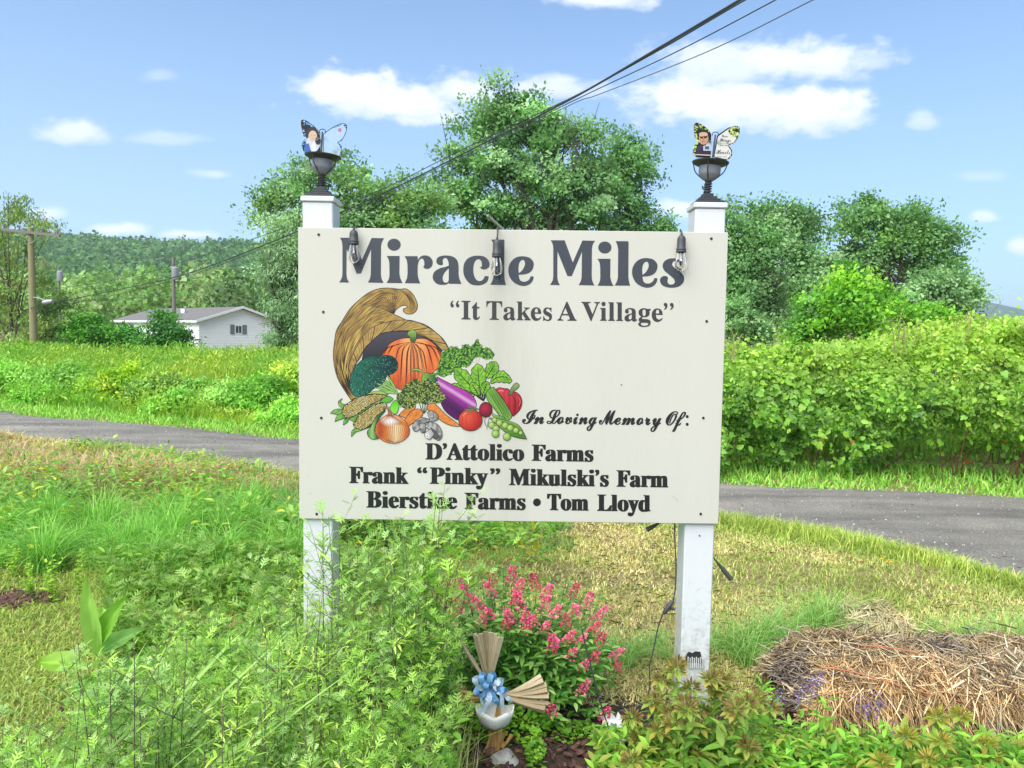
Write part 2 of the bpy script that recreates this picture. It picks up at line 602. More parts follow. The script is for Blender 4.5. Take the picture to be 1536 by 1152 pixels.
def palette(cols, n, rng, jitter=0.12, wts=None):
    cols = np.array(cols, float)
    i = rng.choice(len(cols), n, p=wts)
    j = rng.integers(0, len(cols), n)
    t = rng.random((n, 1)) * .4
    c = cols[i] * (1 - t) + cols[j] * t
    return np.clip(c * (1 + rng.normal(0, jitter, (n, 1))), 0.002, 1)

def rdir(n, rng):
    return unit(rng.normal(0, 1, (n, 3)))

def blades(pos, h, lean, width, col, rng, segs=3, curl=1.0, azim=None):
    """tapering bent blades as strips"""
    n = len(pos)
    a = rng.random(n) * 2 * PI if azim is None else azim
    h = np.broadcast_to(np.asarray(h, float), (n,))
    lean = np.broadcast_to(np.asarray(lean, float), (n,))
    width = np.broadcast_to(np.asarray(width, float), (n,))
    dx, dy = np.cos(a), np.sin(a)
    b2 = a + PI / 2 + rng.normal(0, .5, n)
    px_, py_ = np.cos(b2), np.sin(b2)
    V = np.zeros((n, 2 * segs + 1, 3))
    for k in range(segs + 1):
        t = k / segs
        horiz = lean * h * (t ** (1.6 * curl + .2))
        up_ = h * (t - .42 * np.clip(lean, 0, 1.6) * t ** 3 * curl)
        cx = pos[:, 0] + dx * horiz
        cy = pos[:, 1] + dy * horiz
        cz = pos[:, 2] + up_
        if k < segs:
            wd = width * (1 - t ** 1.7) * .5
            V[:, 2 * k] = np.stack([cx - px_ * wd, cy - py_ * wd, cz], 1)
            V[:, 2 * k + 1] = np.stack([cx + px_ * wd, cy + py_ * wd, cz], 1)
        else:
            V[:, 2 * k] = np.stack([cx, cy, cz], 1)
    Fq = []
    for k in range(segs - 1):
        a0 = 2 * k
        Fq += [(a0, a0 + 1, a0 + 3), (a0, a0 + 3, a0 + 2)]
    a0 = 2 * (segs - 1)
    Fq.append((a0, a0 + 1, a0 + 2))
    Fq = np.array(Fq)
    FF = (Fq[None] + (np.arange(n) * (2 * segs + 1))[:, None, None]).reshape(-1, 3)
    return V.reshape(-1, 3), FF, np.repeat(np.asarray(col, float), 2 * segs + 1, axis=0)

# ================================================================== TERRAIN
def sstep(a, b, x):
    t = np.clip((np.asarray(x, float) - a) / (b - a), 0, 1)
    return t * t * (3 - 2 * t)
NEARPX = [(0, 655), (150, 672), (300, 692), (447, 716), (760, 750), (1071, 780), (1251, 807), (1404, 841), (1518, 875)]
FARPX = [(0, 617), (150, 632), (300, 645), (447, 661), (760, 697), (1080, 726), (1300, 739), (1536, 749)]
npts = [(-40, 27), (-20, 17.3)] + [tuple(gp(x, y).xy) for x, y in NEARPX] + [(3.9, 3.2), (4.6, 1.6), (5.2, -2.5)]
fpts = [(-42, 36), (-22, 22.5)] + [tuple(gp(x, y).xy) for x, y in FARPX] + [(9, 5.6), (16, 4.6)]
NX, NY = [p[0] for p in npts], [p[1] for p in npts]
FX, FY = [p[0] for p in fpts], [p[1] for p in fpts]
def y_near(x): return np.interp(x, NX, NY, left=40, right=-30)
def y_far(x): return np.interp(x, FX, FY)

def height(x, y):
    x, y = np.asarray(x, float), np.asarray(y, float)
    z = -0.9 * sstep(24, 46, y)
    z = z + 0.03 * (fnoise(x, y, .9) - .5) * sstep(0, .5, np.minimum(np.abs(y - y_near(x)), 3)) * (y < y_near(x))
    z = z + 0.10 * (fnoise(x, y, .35, 5) - .5) * sstep(.3, 1.5, y - y_far(x))
    # wooded rise far behind on the left
    hl = sstep(90, 640, y) ** 1.25 * 66 * (0.93 + .07 * np.sin(x * .012 + 1.0)) * (1 - .75 * sstep(-170, 260, x)) * (1 - sstep(700, 1300, y) * .9)
    z = z + hl * (y > 60)
    return z

def axis(*segs):
    out = []
    for a, b, n in segs:
        out += list(np.linspace(a, b, n, endpoint=False))
    out.append(segs[-1][1])
    return np.array(out)
gx = axis((-4000, -900, 10), (-900, -60, 42), (-60, -12, 32), (-12, 8, 80), (8, 60, 26), (60, 900, 30), (900, 4000, 8))
gy = axis((-400, -5, 10), (-5, 1, 8), (1, 16, 75), (16, 60, 44), (60, 760, 60), (760, 1500, 14), (1500, 5000, 8))
X, Y = np.meshgrid(gx, gy)
Z = height(X, Y)
V = np.stack([X.ravel(), Y.ravel(), Z.ravel()], 1)
nx_, ny_ = len(gx), len(gy)
ii = (np.arange(ny_ - 1)[:, None] * nx_ + np.arange(nx_ - 1)[None]).ravel()
Fg = np.stack([ii, ii + 1, ii + 1 + nx_, ii + nx_], 1)

gm, n, b = new_mat('soil_and_thatch')
tcn = n.nodes.new('ShaderNodeTexCoord')
def ramp(n, src, stops):
    r = n.nodes.new('ShaderNodeValToRGB')
    e = r.color_ramp.elements
    while len(e) < len(stops):
        e.new(0.5)
    for i, (p, c) in enumerate(stops):
        e[i].position = p
        e[i].color = (*c, 1)
    n.links.new(src, r.inputs[0])
    return r.outputs[0]
def noise_node(n, scale, detail=6, rough=.6, src=None):
    q = n.nodes.new('ShaderNodeTexNoise')
    q.inputs['Scale'].default_value = scale
    q.inputs['Detail'].default_value = detail
    q.inputs['Roughness'].default_value = rough
    n.links.new(src if src is not None else tcn.outputs['Object'], q.inputs['Vector'])
    return q.outputs[0]
def mixc(n, f, a, bcol, mode='MIX'):
    q = n.nodes.new('ShaderNodeMix')
    q.data_type = 'RGBA'
    q.blend_type = mode
    if isinstance(f, float): q.inputs['Factor'].default_value = f
    else: n.links.new(f, q.inputs['Factor'])
    for k, v in (('A', a), ('B', bcol)):
        if isinstance(v, tuple): q.inputs[k].default_value = (*v, 1)
        else: n.links.new(v, q.inputs[k])
    return q.outputs['Result']
c1 = ramp(n, noise_node(n, 1.3), [(.35, C(140, 134, 84, .7)), (.55, C(176, 160, 120, .75)), (.7, C(120, 138, 70, .65))])
c2 = ramp(n, noise_node(n, 55, 8, .7), [(.3, (.45, .45, .45)), (.7, (1.25, 1.2, 1.1))])
out = mixc(n, 1.0, c1, c2, 'MULTIPLY')
n.links.new(out, b.inputs['Base Color'])
b.inputs['Roughness'].default_value = .95
b.inputs['Specular IOR Level'].default_value = .1
bp = n.nodes.new('ShaderNodeBump')
bp.inputs['Distance'].default_value = .02
bp.inputs['Strength'].default_value = .6
n.links.new(noise_node(n, 70, 6), bp.inputs['Height'])
n.links.new(bp.outputs[0], b.inputs['Normal'])
tag(link('ground', mesh_np('ground', V, Fg, gm, smooth=True)), kind='structure')

# ------------------------------------------------------------------ road
xs = axis((-36, -12, 24), (-12, 6, 120), (6, 14, 16))
rng = np.random.default_rng(3)
# the strip is laid between the near and the far verge; beyond the junction it widens toward the viewer
def edge_pts(PX, PY, n, j, o):
    P = [Vector((a, b_, 0)) for a, b_ in zip(PX, PY)]
    Q = catmull(P, 14)
    Q = np.array([(q.x, q.y) for q in Q])
    d = np.concatenate([[0], np.cumsum(np.linalg.norm(np.diff(Q, axis=0), axis=1))])
    t = np.linspace(0, d[-1], n)
    R = np.stack([np.interp(t, d, Q[:, 0]), np.interp(t, d, Q[:, 1])], 1)
    R[:, 1] += (fnoise(t, t * 0 + o, 1.5) - .5) * j
    return R
NR = 260
En = edge_pts(NX, NY, NR, .22, 2)
Ef = edge_pts(FX, FY, NR, .18, 9)
K = 14
V, fcs = [], []
for k in range(K + 1):
    t = k / K
    P = En * (1 - t) + Ef * t
    z = 0.022 + 0.03 * math.sin(PI * t) + height(P[:, 0], P[:, 1]) * 0 + (fnoise(P[:, 0], P[:, 1], 1.2, 4) - .5) * .012
    if k in (0, K):
        z = z * 0 - .02
    V.append(np.stack([P[:, 0], P[:, 1], z - 0.9 * sstep(24, 46, P[:, 1])], 1))
V = np.concatenate(V)
ii = (np.arange(K)[:, None] * NR + np.arange(NR - 1)[None]).ravel()
Fr = np.stack([ii, ii + 1, ii + 1 + NR, ii + NR], 1)
rm, n, b = new_mat('worn_chip_seal')
tcn = n.nodes.new('ShaderNodeTexCoord')
mpp = n.nodes.new('ShaderNodeMapping')
mpp.inputs['Rotation'].default_value = (0, 0, math.radians(26))
mpp.inputs['Scale'].default_value = (.35, 2.2, 1)
n.links.new(tcn.outputs['Object'], mpp.inputs['Vector'])
c1 = ramp(n, noise_node(n, 1.0, 7, .62, mpp.outputs[0]), [(.36, C(118, 115, 108)), (.5, C(138, 134, 126)), (.72, C(162, 157, 146))])
c2 = ramp(n, noise_node(n, 75, 6, .75), [(.32, (.55, .55, .56)), (.5, (.95, .95, .95)), (.68, (1.5, 1.48, 1.45))])
vor = n.nodes.new('ShaderNodeTexVoronoi')
vor.inputs['Scale'].default_value = 55
n.links.new(tcn.outputs['Object'], vor.inputs['Vector'])
spk = ramp(n, vor.outputs['Distance'], [(.10, (1.8, 1.75, 1.7)), (.22, (1, 1, 1))])
c3 = ramp(n, noise_node(n, 2.6, 9, .7), [(.3, (.80, .80, .81)), (.52, (1, 1, 1)), (.7, (1.14, 1.13, 1.1))])
out = mixc(n, 1.0, mixc(n, 1.0, mixc(n, 1.0, c1, c2, 'MULTIPLY'), spk, 'MULTIPLY'), c3, 'MULTIPLY')
n.links.new(out, b.inputs['Base Color'])
b.inputs['Roughness'].default_value = .9
b.inputs['Specular IOR Level'].default_value = .25
bp = n.nodes.new('ShaderNodeBump')
bp.inputs['Distance'].default_value = .02
bp.inputs['Strength'].default_value = 1.0
n.links.new(noise_node(n, 90, 5, .7), bp.inputs['Height'])
n.links.new(bp.outputs[0], b.inputs['Normal'])
tag(link('road', mesh_np('road', V, Fr, rm, smooth=True)), kind='structure')

# loose stones along and on the road
n_ = 20000
i = rng.integers(0, NR, n_)
t = np.where(rng.random(n_) < .55, rng.random(n_) ** 2 * .14, rng.random(n_))
t = np.where(rng.random(n_) < .2, 1 - rng.random(n_) ** 2 * .1, t)
P = En[i] * (1 - t[:, None]) + Ef[i] * t[:, None] + rng.normal(0, .05, (n_, 2))
keep = (P[:, 0] > -16) & (P[:, 0] < 9) & (P[:, 1] > 1)
P = P[keep]
m = len(P)
oct_ = np.array([(1, 0, 0), (0, 1, 0), (-1, 0, 0), (0, -1, 0), (0, 0, .8), (0, 0, -.6)], float)
of = np.array([(0, 1, 4), (1, 2, 4), (2, 3, 4), (3, 0, 4), (1, 0, 5), (2, 1, 5), (3, 2, 5), (0, 3, 5)])
ax = rdir(m, rng)
pos = np.stack([P[:, 0], P[:, 1], np.full(m, .035)], 1)
pos[:, 2] += .03 * np.sin(PI * np.clip(t[keep], 0, 1)) - .01
V, Fc, cc = place((oct_ * [1, .7, .6], of), pos, ax, rdir(m, rng), rng.uniform(.005, .016, m), palette([C(150, 148, 146, .9), C(110, 110, 112), C(186, 182, 176, .9)], m, rng))
ROCK = simple('stone_chips', (1, 1, 1), rough=.9, var=.15, scale=80, attr=True)
tag(link('gravel', mesh_np('gravel', V, Fc, ROCK, cc)), 'loose grey gravel strewn along the edges of the road', 'gravel', kind='stuff')

# ------------------------------------------------------------------ short grass of the verges and the lawn
def dry_amount(x, y):
    d = fnoise(x, y, .8, 3)
    right = sstep(-.2, .9, x)
    left_lawn = (x < -.4) & (y < 4.6)
    d = d * .95 + .21 * right - .02 * left_lawn - .03
    # greener strip along the road
    d = d - .35 * (1 - sstep(.1, .75, y_near(x) - y)) * sstep(-1.5, 0, x)
    return d
n_ = 330000
# density falls with distance
u = rng.random(n_)
yy = 2.45 * (11.0 / 2.45) ** (u ** .8)
xx = rng.uniform(-1, 1, n_) * (yy * .78 + .25)
ok = (yy < y_near(xx) + .06) & ~((yy < 2.9) & (xx > -.2) & (xx < 2.2))
xx, yy = xx[ok], yy[ok]
m = len(xx)
dry = dry_amount(xx, yy) + rng.normal(0, .10, m)
bare = fnoise(xx, yy, 1.6, 12) > .66
keep = ~(bare & (rng.random(m) < .6))
xx, yy, dry = xx[keep], yy[keep], dry[keep]
m = len(xx)
pos = np.stack([xx, yy, height(xx, yy) - .004], 1)
g1 = palette([C(142, 166, 72, .62), C(118, 152, 62, .62), C(160, 178, 92, .62)], m, rng)
g2 = palette([C(204, 192, 148, .74), C(188, 174, 130, .72), C(212, 202, 166, .74), C(176, 178, 104, .66)], m, rng)
f = sstep(.40, .66, dry)[:, None]
cc = g1 * (1 - f) + g2 * f
edge = 1 - sstep(.0, .35, y_near(xx) - yy)
h = rng.uniform(.022, .05, m) * (1 - .35 * f[:, 0]) * (1 + 1.6 * edge)
h *= 1 + .05 * yy
V, Fc, cc = blades(pos, h, rng.uniform(.2, 1.5, m), rng.uniform(.0035, .0055, m) * (1 + .16 * yy), cc, rng, segs=2)
tag(link('lawn_grass', mesh_np('lawn_grass', V, Fc, GRASS, cc)), 'short mown grass, part green part dried to straw colour, around the sign', 'grass', kind='stuff')

# fallen dry thatch, dead leaves
n_ = 8000
yy = rng.uniform(2.5, 6.5, n_)
xx = rng.uniform(-1, 1, n_) * yy * .8
ok = (yy < y_near(xx)) & (dry_amount(xx, yy) > .52)
xx, yy = xx[ok], yy[ok]
m = len(xx)
pos = np.stack([xx, yy, height(xx, yy) + rng.uniform(0.004, .02, m)], 1)
dv = rdir(m, rng); dv[:, 2] *= .15
V, Fc, cc = place(T_quad(.06), pos, dv, np.tile((0, 0, 1.), (m, 1)) + rdir(m, rng) * .3, rng.uniform(.03, .09, m), palette([C(205, 190, 150, .7), C(170, 150, 112, .6), C(140, 118, 90, .6)], m, rng), wscale=np.full(m, .55))
tag(link('thatch', mesh_np('thatch', V, Fc, STRAW, cc)), 'dry thatch and clippings lying in the short grass', 'dry grass', kind='stuff')

# far verge: bright green grass strip beyond the road
n_ = 60000
t = rng.random(n_)
i = rng.integers(0, NR, n_)
off = rng.random(n_) ** 1.2
xx = Ef[i, 0] + rng.normal(0, .1, n_)
yy = Ef[i, 1] + off * (1.0 + .05 * np.abs(Ef[i, 1])) - .08
ok = (np.abs(xx) < yy * .8 + 1) & (yy < 26)
xx, yy, off = xx[ok], yy[ok], off[ok]
m = len(xx)
pos = np.stack([xx, yy, height(xx, yy) - .01], 1)
V, Fc, cc = blades(pos, rng.uniform(.08, .16, m) * (.6 + off), rng.uniform(.2, 1.2, m), .010 + .0009 * yy, palette([C(122, 178, 56, .66), C(96, 160, 52, .66), C(150, 196, 84, .62)], m, rng), rng, segs=2)
tag(link('verge_grass', mesh_np('verge_grass', V, Fc, GRASS, cc)), 'bright green mown grass verge on the far side of the road', 'grass', kind='stuff')

# ------------------------------------------------------------------ rough growth, left of the sign, this side of the road
def scatter(px_poly_x, n, y0, y1, rng):
    yy = rng.uniform(y0, y1, n)
    return yy
n_ = 90000
yy = rng.uniform(4.3, 13, n_) 
xx = -rng.random(n_) * (yy * .78) + .45
ok = (yy < y_near(xx) - .05) & (yy > 4.75 + .5 * fnoise(xx, yy, .8, 21)) & (xx < .55)
xx, yy = xx[ok], yy[ok]
m = len(xx)
brown = fnoise(xx, yy, .8, 7) + .05 + .62 * sstep(5.4, 7.4, yy) * sstep(.9, 2.6, -xx) - .14
brown += rng.normal(0, .09, m)
keep = rng.random(m) < np.where(fnoise(xx, yy, 1.4, 30) > .36, 1, .35)
xx, yy, brown = xx[keep], yy[keep], brown[keep]
m = len(xx)
pos = np.stack([xx, yy, height(xx, yy) - .01], 1)
g1 = palette([C(104, 156, 66, .6), C(84, 138, 62, .56), C(128, 170, 84, .6), C(122, 162, 100, .6)], m, rng)
g2 = palette([C(178, 158, 130, .6), C(150, 130, 112, .54), C(190, 176, 138, .6), C(156, 164, 84, .56)], m, rng)
f = sstep(.56, .78, brown)[:, None]
cc = g1 * (1 - f) + g2 * f
clump = .45 + 1.1 * sstep(.35, .7, fnoise(xx, yy, 1.1, 9))
h = rng.uniform(.14, .36, m) * clump * (1 + .35 * (1 - sstep(6, 8, yy))) * (1 - .3 * f[:, 0]) * (1 - .4 * (1 - sstep(.1, .8, y_near(xx) - yy))) * (1 - .45 * sstep(-.9, 0, xx))
V, Fc, cc = blades(pos, h, rng.uniform(.3, 1.7, m), rng.uniform(.006, .012, m) * (1 + .05 * yy), cc, rng, segs=3)
tag(link('rough_grass', mesh_np('rough_grass', V, Fc, GRASS, cc)), 'long rough grass, green near and dried brown towards the road, left of the sign', 'rough grass', kind='stuff')
# broad-leaved low weeds mixed in
n_ = 20000
yy = rng.uniform(4.3, 10.5, n_)
xx = -rng.random(n_) * yy * .78 + .3
patch = fnoise(xx, yy, 1.0, 40)
ok = (yy < y_near(xx) - .2) & (patch > .42 + .16 * sstep(6.3, 7.6, yy)) & (xx < .4)
xx, yy = xx[ok], yy[ok]
m = len(xx)
pos = np.stack([xx, yy, height(xx, yy) + rng.uniform(.02, .2, m) * (1 + .9 * (yy < 7))], 1)
dv = rdir(m, rng); dv[:, 2] = np.abs(dv[:, 2]) * .5
V, Fc, cc = place(T_ovate(.42), pos, dv, np.tile((0, 0, 1.), (m, 1)) + rdir(m, rng) * .4, rng.uniform(.03, .085, m), palette([C(120, 170, 76, .6), C(90, 150, 62, .6), C(150, 190, 100, .6), C(190, 190, 60, .55)], m, rng, wts=[.35, .35, .2, .1]))
tag(link('low_weeds', mesh_np('low_weeds', V, Fc, LEAF, cc)), 'low leafy weeds growing through the rough grass left of the sign', 'weeds', kind='stuff')

# straggling weeds where the lawn meets the planting, left of the sign
n_ = 15000
yy = rng.uniform(2.6, 4.5, n_)
pxx = rng.uniform(150, 620, n_)
xx = (pxx - 768) / F * yy
ok = (fnoise(xx, yy, 1.8, 44) + .16 * sstep(170, 420, pxx) + .1 * sstep(3.9, 4.4, yy) > .58)
xx, yy = xx[ok], yy[ok]
m = len(xx)
hh = rng.random(m) ** 1.2 * (.10 + .22 * fnoise(xx, yy, 2.5, 46))
pos = np.stack([xx, yy, height(xx, yy) + hh], 1)
dv = rdir(m, rng); dv[:, 2] = np.abs(dv[:, 2]) * .6
V1 = place(T_lobed(), pos[::2], dv[::2], np.tile((0, 0, 1.), (len(pos[::2]), 1)) + rdir(len(pos[::2]), rng) * .4, rng.uniform(.04, .10, len(pos[::2])), palette([C(128, 168, 84, .62), C(104, 150, 70, .58), C(150, 180, 112, .64)], len(pos[::2]), rng))
V2 = place(T_ovate(.4), pos[1::2], dv[1::2], np.tile((0, 0, 1.), (len(pos[1::2]), 1)) + rdir(len(pos[1::2]), rng) * .4, rng.uniform(.03, .06, len(pos[1::2])), palette([C(116, 166, 72, .6), C(96, 148, 62, .56), C(150, 184, 90, .62)], len(pos[1::2]), rng))
b0 = pos[::2].copy(); b0[:, 2] = 0
V3 = blades(b0, rng.uniform(.08, .30, len(b0)), rng.uniform(.2, 1.3, len(b0)), rng.uniform(.003, .007, len(b0)), palette([C(124, 170, 76, .6), C(150, 178, 96, .62), C(100, 152, 66, .58)], len(b0), rng), rng)
V, Fc, cc = merge([V1, V2, V3])
tag(link('straggling_weeds', mesh_np('straggling_weeds', V, Fc, LEAF, cc)), 'straggling low weeds spreading over the lawn edge round the left post', 'weeds', kind='stuff')

# ------------------------------------------------------------------ weed bank beyond the road on the left
n_ = 120000
yy = 10 + 26 * rng.random(n_) ** 1.6
xx = rng.uniform(-1, .15, n_) * yy * .8
ok = (yy > y_far(xx) + .8) & (xx < .6 + 0 * yy)
xx, yy = xx[ok], yy[ok]
m = len(xx)
tall = sstep(.3, .68, fnoise(xx, yy, .42, 15))
hmax = (.18 + .78 * tall + .25 * (fnoise(xx, yy, 2.2, 19) - .5)) * (0.35 + .65 * sstep(.7, 3.0, yy - y_far(xx)))
k = rng.random(m) ** .6
pos = np.stack([xx, yy, height(xx, yy) + hmax * k], 1)
dv = rdir(m, rng); dv[:, 2] = np.abs(dv[:, 2]) + .3
yel = sstep(.5, .72, fnoise(xx, yy, .55, 17))[:, None]
cA = palette([C(112, 168, 54, .62), C(140, 186, 62, .62), C(84, 142, 52, .58), C(150, 190, 96, .6)], m, rng)
cB = palette([C(206, 206, 60, .62), C(176, 196, 70, .62), C(196, 204, 120, .6)], m, rng)
cc = cA * (1 - yel * .45) + cB * yel * .45
V1 = place(T_narrow(.30), pos, dv, rdir(m, rng), rng.uniform(.035, .10, m) * (.6 + yy * .045), cc)
p2 = pos.copy(); p2[:, 2] = height(xx, yy)
V2 = blades(p2, hmax * rng.uniform(.6, 1.15, m), rng.uniform(.1, .7, m), .007 + yy * .0008, cc, rng, segs=2)
V, Fc, cc = merge([V1, V2])
tag(link('weed_bank', mesh_np('weed_bank', V, Fc, LEAF, cc)), 'tall tangle of weeds with yellow flower heads on the bank beyond the road, left', 'weeds', kind='stuff')

# grassy field under the trees behind the hedge (right), out to the houses
n_ = 30000
yy = 9 + 50 * rng.random(n_) ** 1.3
xx = rng.uniform(-.9, .9, n_) * yy
ok = (yy > y_far(xx) + 1.2) & ((xx > 0) | (yy > 30))
xx, yy = xx[ok], yy[ok]
m = len(xx)
pos = np.stack([xx, yy, height(xx, yy)], 1)
V, Fc, cc = blades(pos, rng.uniform(.3, .75, m), rng.uniform(.1, .8, m), .02 + yy * .0016, palette([C(112, 160, 54, .6), C(140, 176, 70, .6), C(90, 140, 50, .58)], m, rng), rng, segs=2)
tag(link('field_grass', mesh_np('field_grass', V, Fc, GRASS, cc)), 'uncut field grass behind the weed bank and below the trees', 'field grass', kind='stuff')

# ================================================================== TREES
def crown_points(lobes, nclump, nleaf, rng, spread=.5, shell=.45):
    """leaf positions gathered in clumps near the skin of several lobes"""
    lobes = np.array(lobes, float)      # cx cy cz rx ry rz
    vol = lobes[:, 3] * lobes[:, 5]
    i = rng.choice(len(lobes), nclump, p=vol / vol.sum())
    d = rdir(nclump, rng)
    r = 1 - shell * rng.random(nclump) ** 1.3
    c = lobes[i, :3] + d * r[:, None] * lobes[i, 3:]
    j = rng.integers(0, nclump, nleaf)
    size = rng.uniform(.6, 1.3, nclump)
    p = c[j] + np.clip(rng.normal(0, 1, (nleaf, 3)), -1.7, 1.7) * (size[j] * spread)[:, None] * np.array([1, 1, .62])
    return p, d[j], j

def tree(name, label, cat, base, H, lobes, nclump, nleaf, lsize, cols, seed, trunk_r=.25, group=None, spread=.5, limbs=9, wts=None, droop=0.0, tmpl=None, shell=.45, bark=BARK, trunk_h=None, parent_extra=None):
    """lobes relative to the base"""
    rng = np.random.default_rng(seed)
    base = Vector(base)
    root = empty(name, base, label, cat, group)
    lob = np.array(lobes, float)
    p, d, j = crown_points(lob, nclump, nleaf, rng, spread, shell)
    # trunk and limbs
    mb = MB()
    th = trunk_h if trunk_h else H * .86
    lean = rng.normal(0, .03, 2) * H
    TP = [Vector((lean[0] * (t ** 1.5), lean[1] * (t ** 1.5), t * th)) for t in np.linspace(0, 1, 9)]
    mb.tube(TP, [trunk_r * (1.25 if k == 0 else 1) * (1 - .88 * k / 8) for k in range(9)], 8)
    mb.build('trunk', bark, root, smooth=True, world=False)
    ml = MB()
    for q in range(limbs):
        l = lob[rng.integers(0, len(lob))]
        t = rng.uniform(.18, .7)
        s = TP[int(t * 8)]
        e = Vector(l[:3]) + Vector(rdir(1, rng)[0] * l[3:]) * .75
        mid = s.lerp(e, .5) + Vector((0, 0, .08 * (e - s).length)) + Vector(rng.normal(0, .03 * H, 3))
        r0 = trunk_r * (1 - .8 * t) * .55
        Pm = catmull([s, mid, e], 4)
        ml.tube(Pm, [max(.012, r0 * (1 - .9 * k / (len(Pm) - 1))) for k in range(len(Pm))], 5)
        for qq in range(4):
            s2 = Pm[rng.integers(2, len(Pm) - 1)]
            e2 = s2 + Vector(rdir(1, rng)[0]) * H * rng.uniform(.06, .14) + Vector((0, 0, .05 * H))
            ml.tube([s2, s2.lerp(e2, .5) + Vector(rng.normal(0, .01 * H, 3)), e2], [r0 * .3, r0 * .2, .01], 4)
    ml.build('limb', bark, root, smooth=True, world=False)
    nleaf = len(p)
    dv = d * .35 + rdir(nleaf, rng) * .9 + np.array([0, 0, -droop])
    up_ = d * 1.3 + np.array([0, 0, .7]) + rdir(nleaf, rng) * .55
    basec = palette(cols, nclump, rng, .15, wts)
    cc = basec[j] * np.clip(1 + rng.normal(0, .09, (nleaf, 1)), .5, 1.6)
    V, Fc, cc = place(tmpl or T_quad(.62), p, dv, up_, rng.uniform(.6, 1.35, nleaf) * lsize, cc)
    o = link('crown', mesh_np('crown', V, Fc, FARLEAF, cc), root, world=False)
    tag(o, kind='stuff')
    return root

def lobes_px(base, Y, items):
    """lobes given as pixel centre and half sizes at distance Y -> metres relative to the base"""
    out = []
    for it in items:
        px, py, hw, hh = it[:4]
        dy = it[4] if len(it) > 4 else 0
        c = at(px, py, Y + dy)
        s = (Y + dy) / F
        out.append((c.x - base[0], c.y - base[1], c.z - base[2], hw * s, min(hw, hh) * s * .9, hh * s))
    return out

DK = [C(90, 130, 78, .6), C(74, 112, 66, .56), C(104, 144, 88, .6), C(118, 154, 104, .62)]
SILV = [C(100, 138, 88, .6), C(118, 152, 104, .62), C(136, 166, 124, .64), C(88, 124, 76, .57)]
YG = [C(112, 164, 52, .58), C(140, 184, 62, .6), C(88, 142, 52, .55)]
OL = [C(112, 140, 70, .55), C(128, 156, 84, .55), C(90, 122, 60, .5)]

def ground_base(px, Y):
    x = (px - 768) / F * Y
    return (x, Y, float(height(x, Y)))

b = ground_base(815, 44)
tree('maple_tree', 'tallest tree, a grey-green maple rising behind the middle of the sign', 'tree', b, 17,
     lobes_px(b, 44, [(745, 145, 28, 32), (725, 180, 42, 30), (800, 190, 72, 42), (870, 205, 38, 36), (700, 235, 52, 36), (770, 250, 80, 50), (860, 262, 70, 46),
                      (690, 290, 46, 30), (760, 320, 76, 50), (850, 330, 72, 50, 2), (800, 400, 110, 50), (880, 300, 50, 40)]),
     300, 44000, .24, DK + SILV[1:3], 11, trunk_r=.42, limbs=30, spread=.46, shell=.8)
b = ground_base(945, 47)
tree('maple_tree', 'dark rounded tree just left of the right post, joined to the tallest tree', 'tree', b, 14,
     lobes_px(b, 47, [(940, 230, 38, 36), (935, 275, 52, 40), (955, 320, 44, 40), (920, 340, 48, 44), (985, 350, 22, 24), (950, 400, 62, 50)]),
     130, 18000, .24, DK, 12, trunk_r=.3, limbs=16, spread=.5, shell=.7)
b = ground_base(545, 40)
tree('poplar_tree', 'broad grey-green tree behind the left post and the sign corner', 'tree', b, 11,
     lobes_px(b, 40, [(520, 270, 52, 34), (455, 275, 50, 34), (405, 292, 34, 18), (590, 290, 60, 36), (640, 310, 44, 34), (430, 335, 44, 34), (540, 330, 90, 50), (620, 350, 70, 40), (560, 400, 110, 50)]),
     220, 32000, .21, SILV + OL[:1], 13, trunk_r=.3, limbs=18, spread=.5, shell=.7)
b = ground_base(420, 32)
tree('willow_tree', 'pale silvery willow hanging beside the left edge of the sign', 'tree', b, 7,
     lobes_px(b, 32, [(420, 400, 34, 44), (440, 360, 36, 38), (405, 350, 26, 30), (428, 460, 34, 50), (440, 510, 40, 36), (412, 505, 22, 30), (470, 430, 50, 80)]),
     200, 17000, .17, [C(120, 150, 112, .6), C(150, 176, 142, .62), C(96, 128, 86, .55)], 14, trunk_r=.2, limbs=14, spread=.32, droop=.6, tmpl=T_narrow(.3), shell=.7)
b = ground_base(1150, 34)
tree('maple_tree', 'dense green tree right behind the right post', 'tree', b, 9,
     lobes_px(b, 34, [(1100, 330, 44, 36), (1140, 350, 44, 40), (1120, 400, 62, 50), (1100, 460, 50, 50), (1150, 470, 44, 40), (1080, 380, 40, 60)]),
     170, 26000, .16, SILV[:3] + DK[:2], 15, trunk_r=.26, limbs=12, spread=.38, shell=.6)
b = ground_base(1195, 42)
tree('maple_tree', 'thin-crowned tree standing between the post tree and the right-hand maple', 'tree', b, 11,
     lobes_px(b, 42, [(1165, 320, 36, 26), (1205, 335, 32, 34), (1190, 375, 44, 34), (1215, 420, 44, 44), (1180, 450, 60, 40)]),
     100, 13500, .21, DK, 16, trunk_r=.24, limbs=14, spread=.45, shell=.75)
b = ground_base(1350, 46)
tree('maple_tree', 'large round maple at the right with sky showing through its crown', 'tree', b, 11,
     lobes_px(b, 46, [(1300, 318, 46, 28), (1350, 335, 58, 36), (1270, 345, 26, 24), (1405, 355, 36, 34), (1330, 375, 66, 34), (1420, 400, 32, 34), (1380, 410, 50, 34), (1440, 435, 22, 22), (1290, 395, 40, 26)]),
     185, 23000, .22, DK + [C(106, 146, 66, .55)], 17, trunk_r=.34, limbs=26, spread=.5, shell=.85)
b = ground_base(1405, 33)
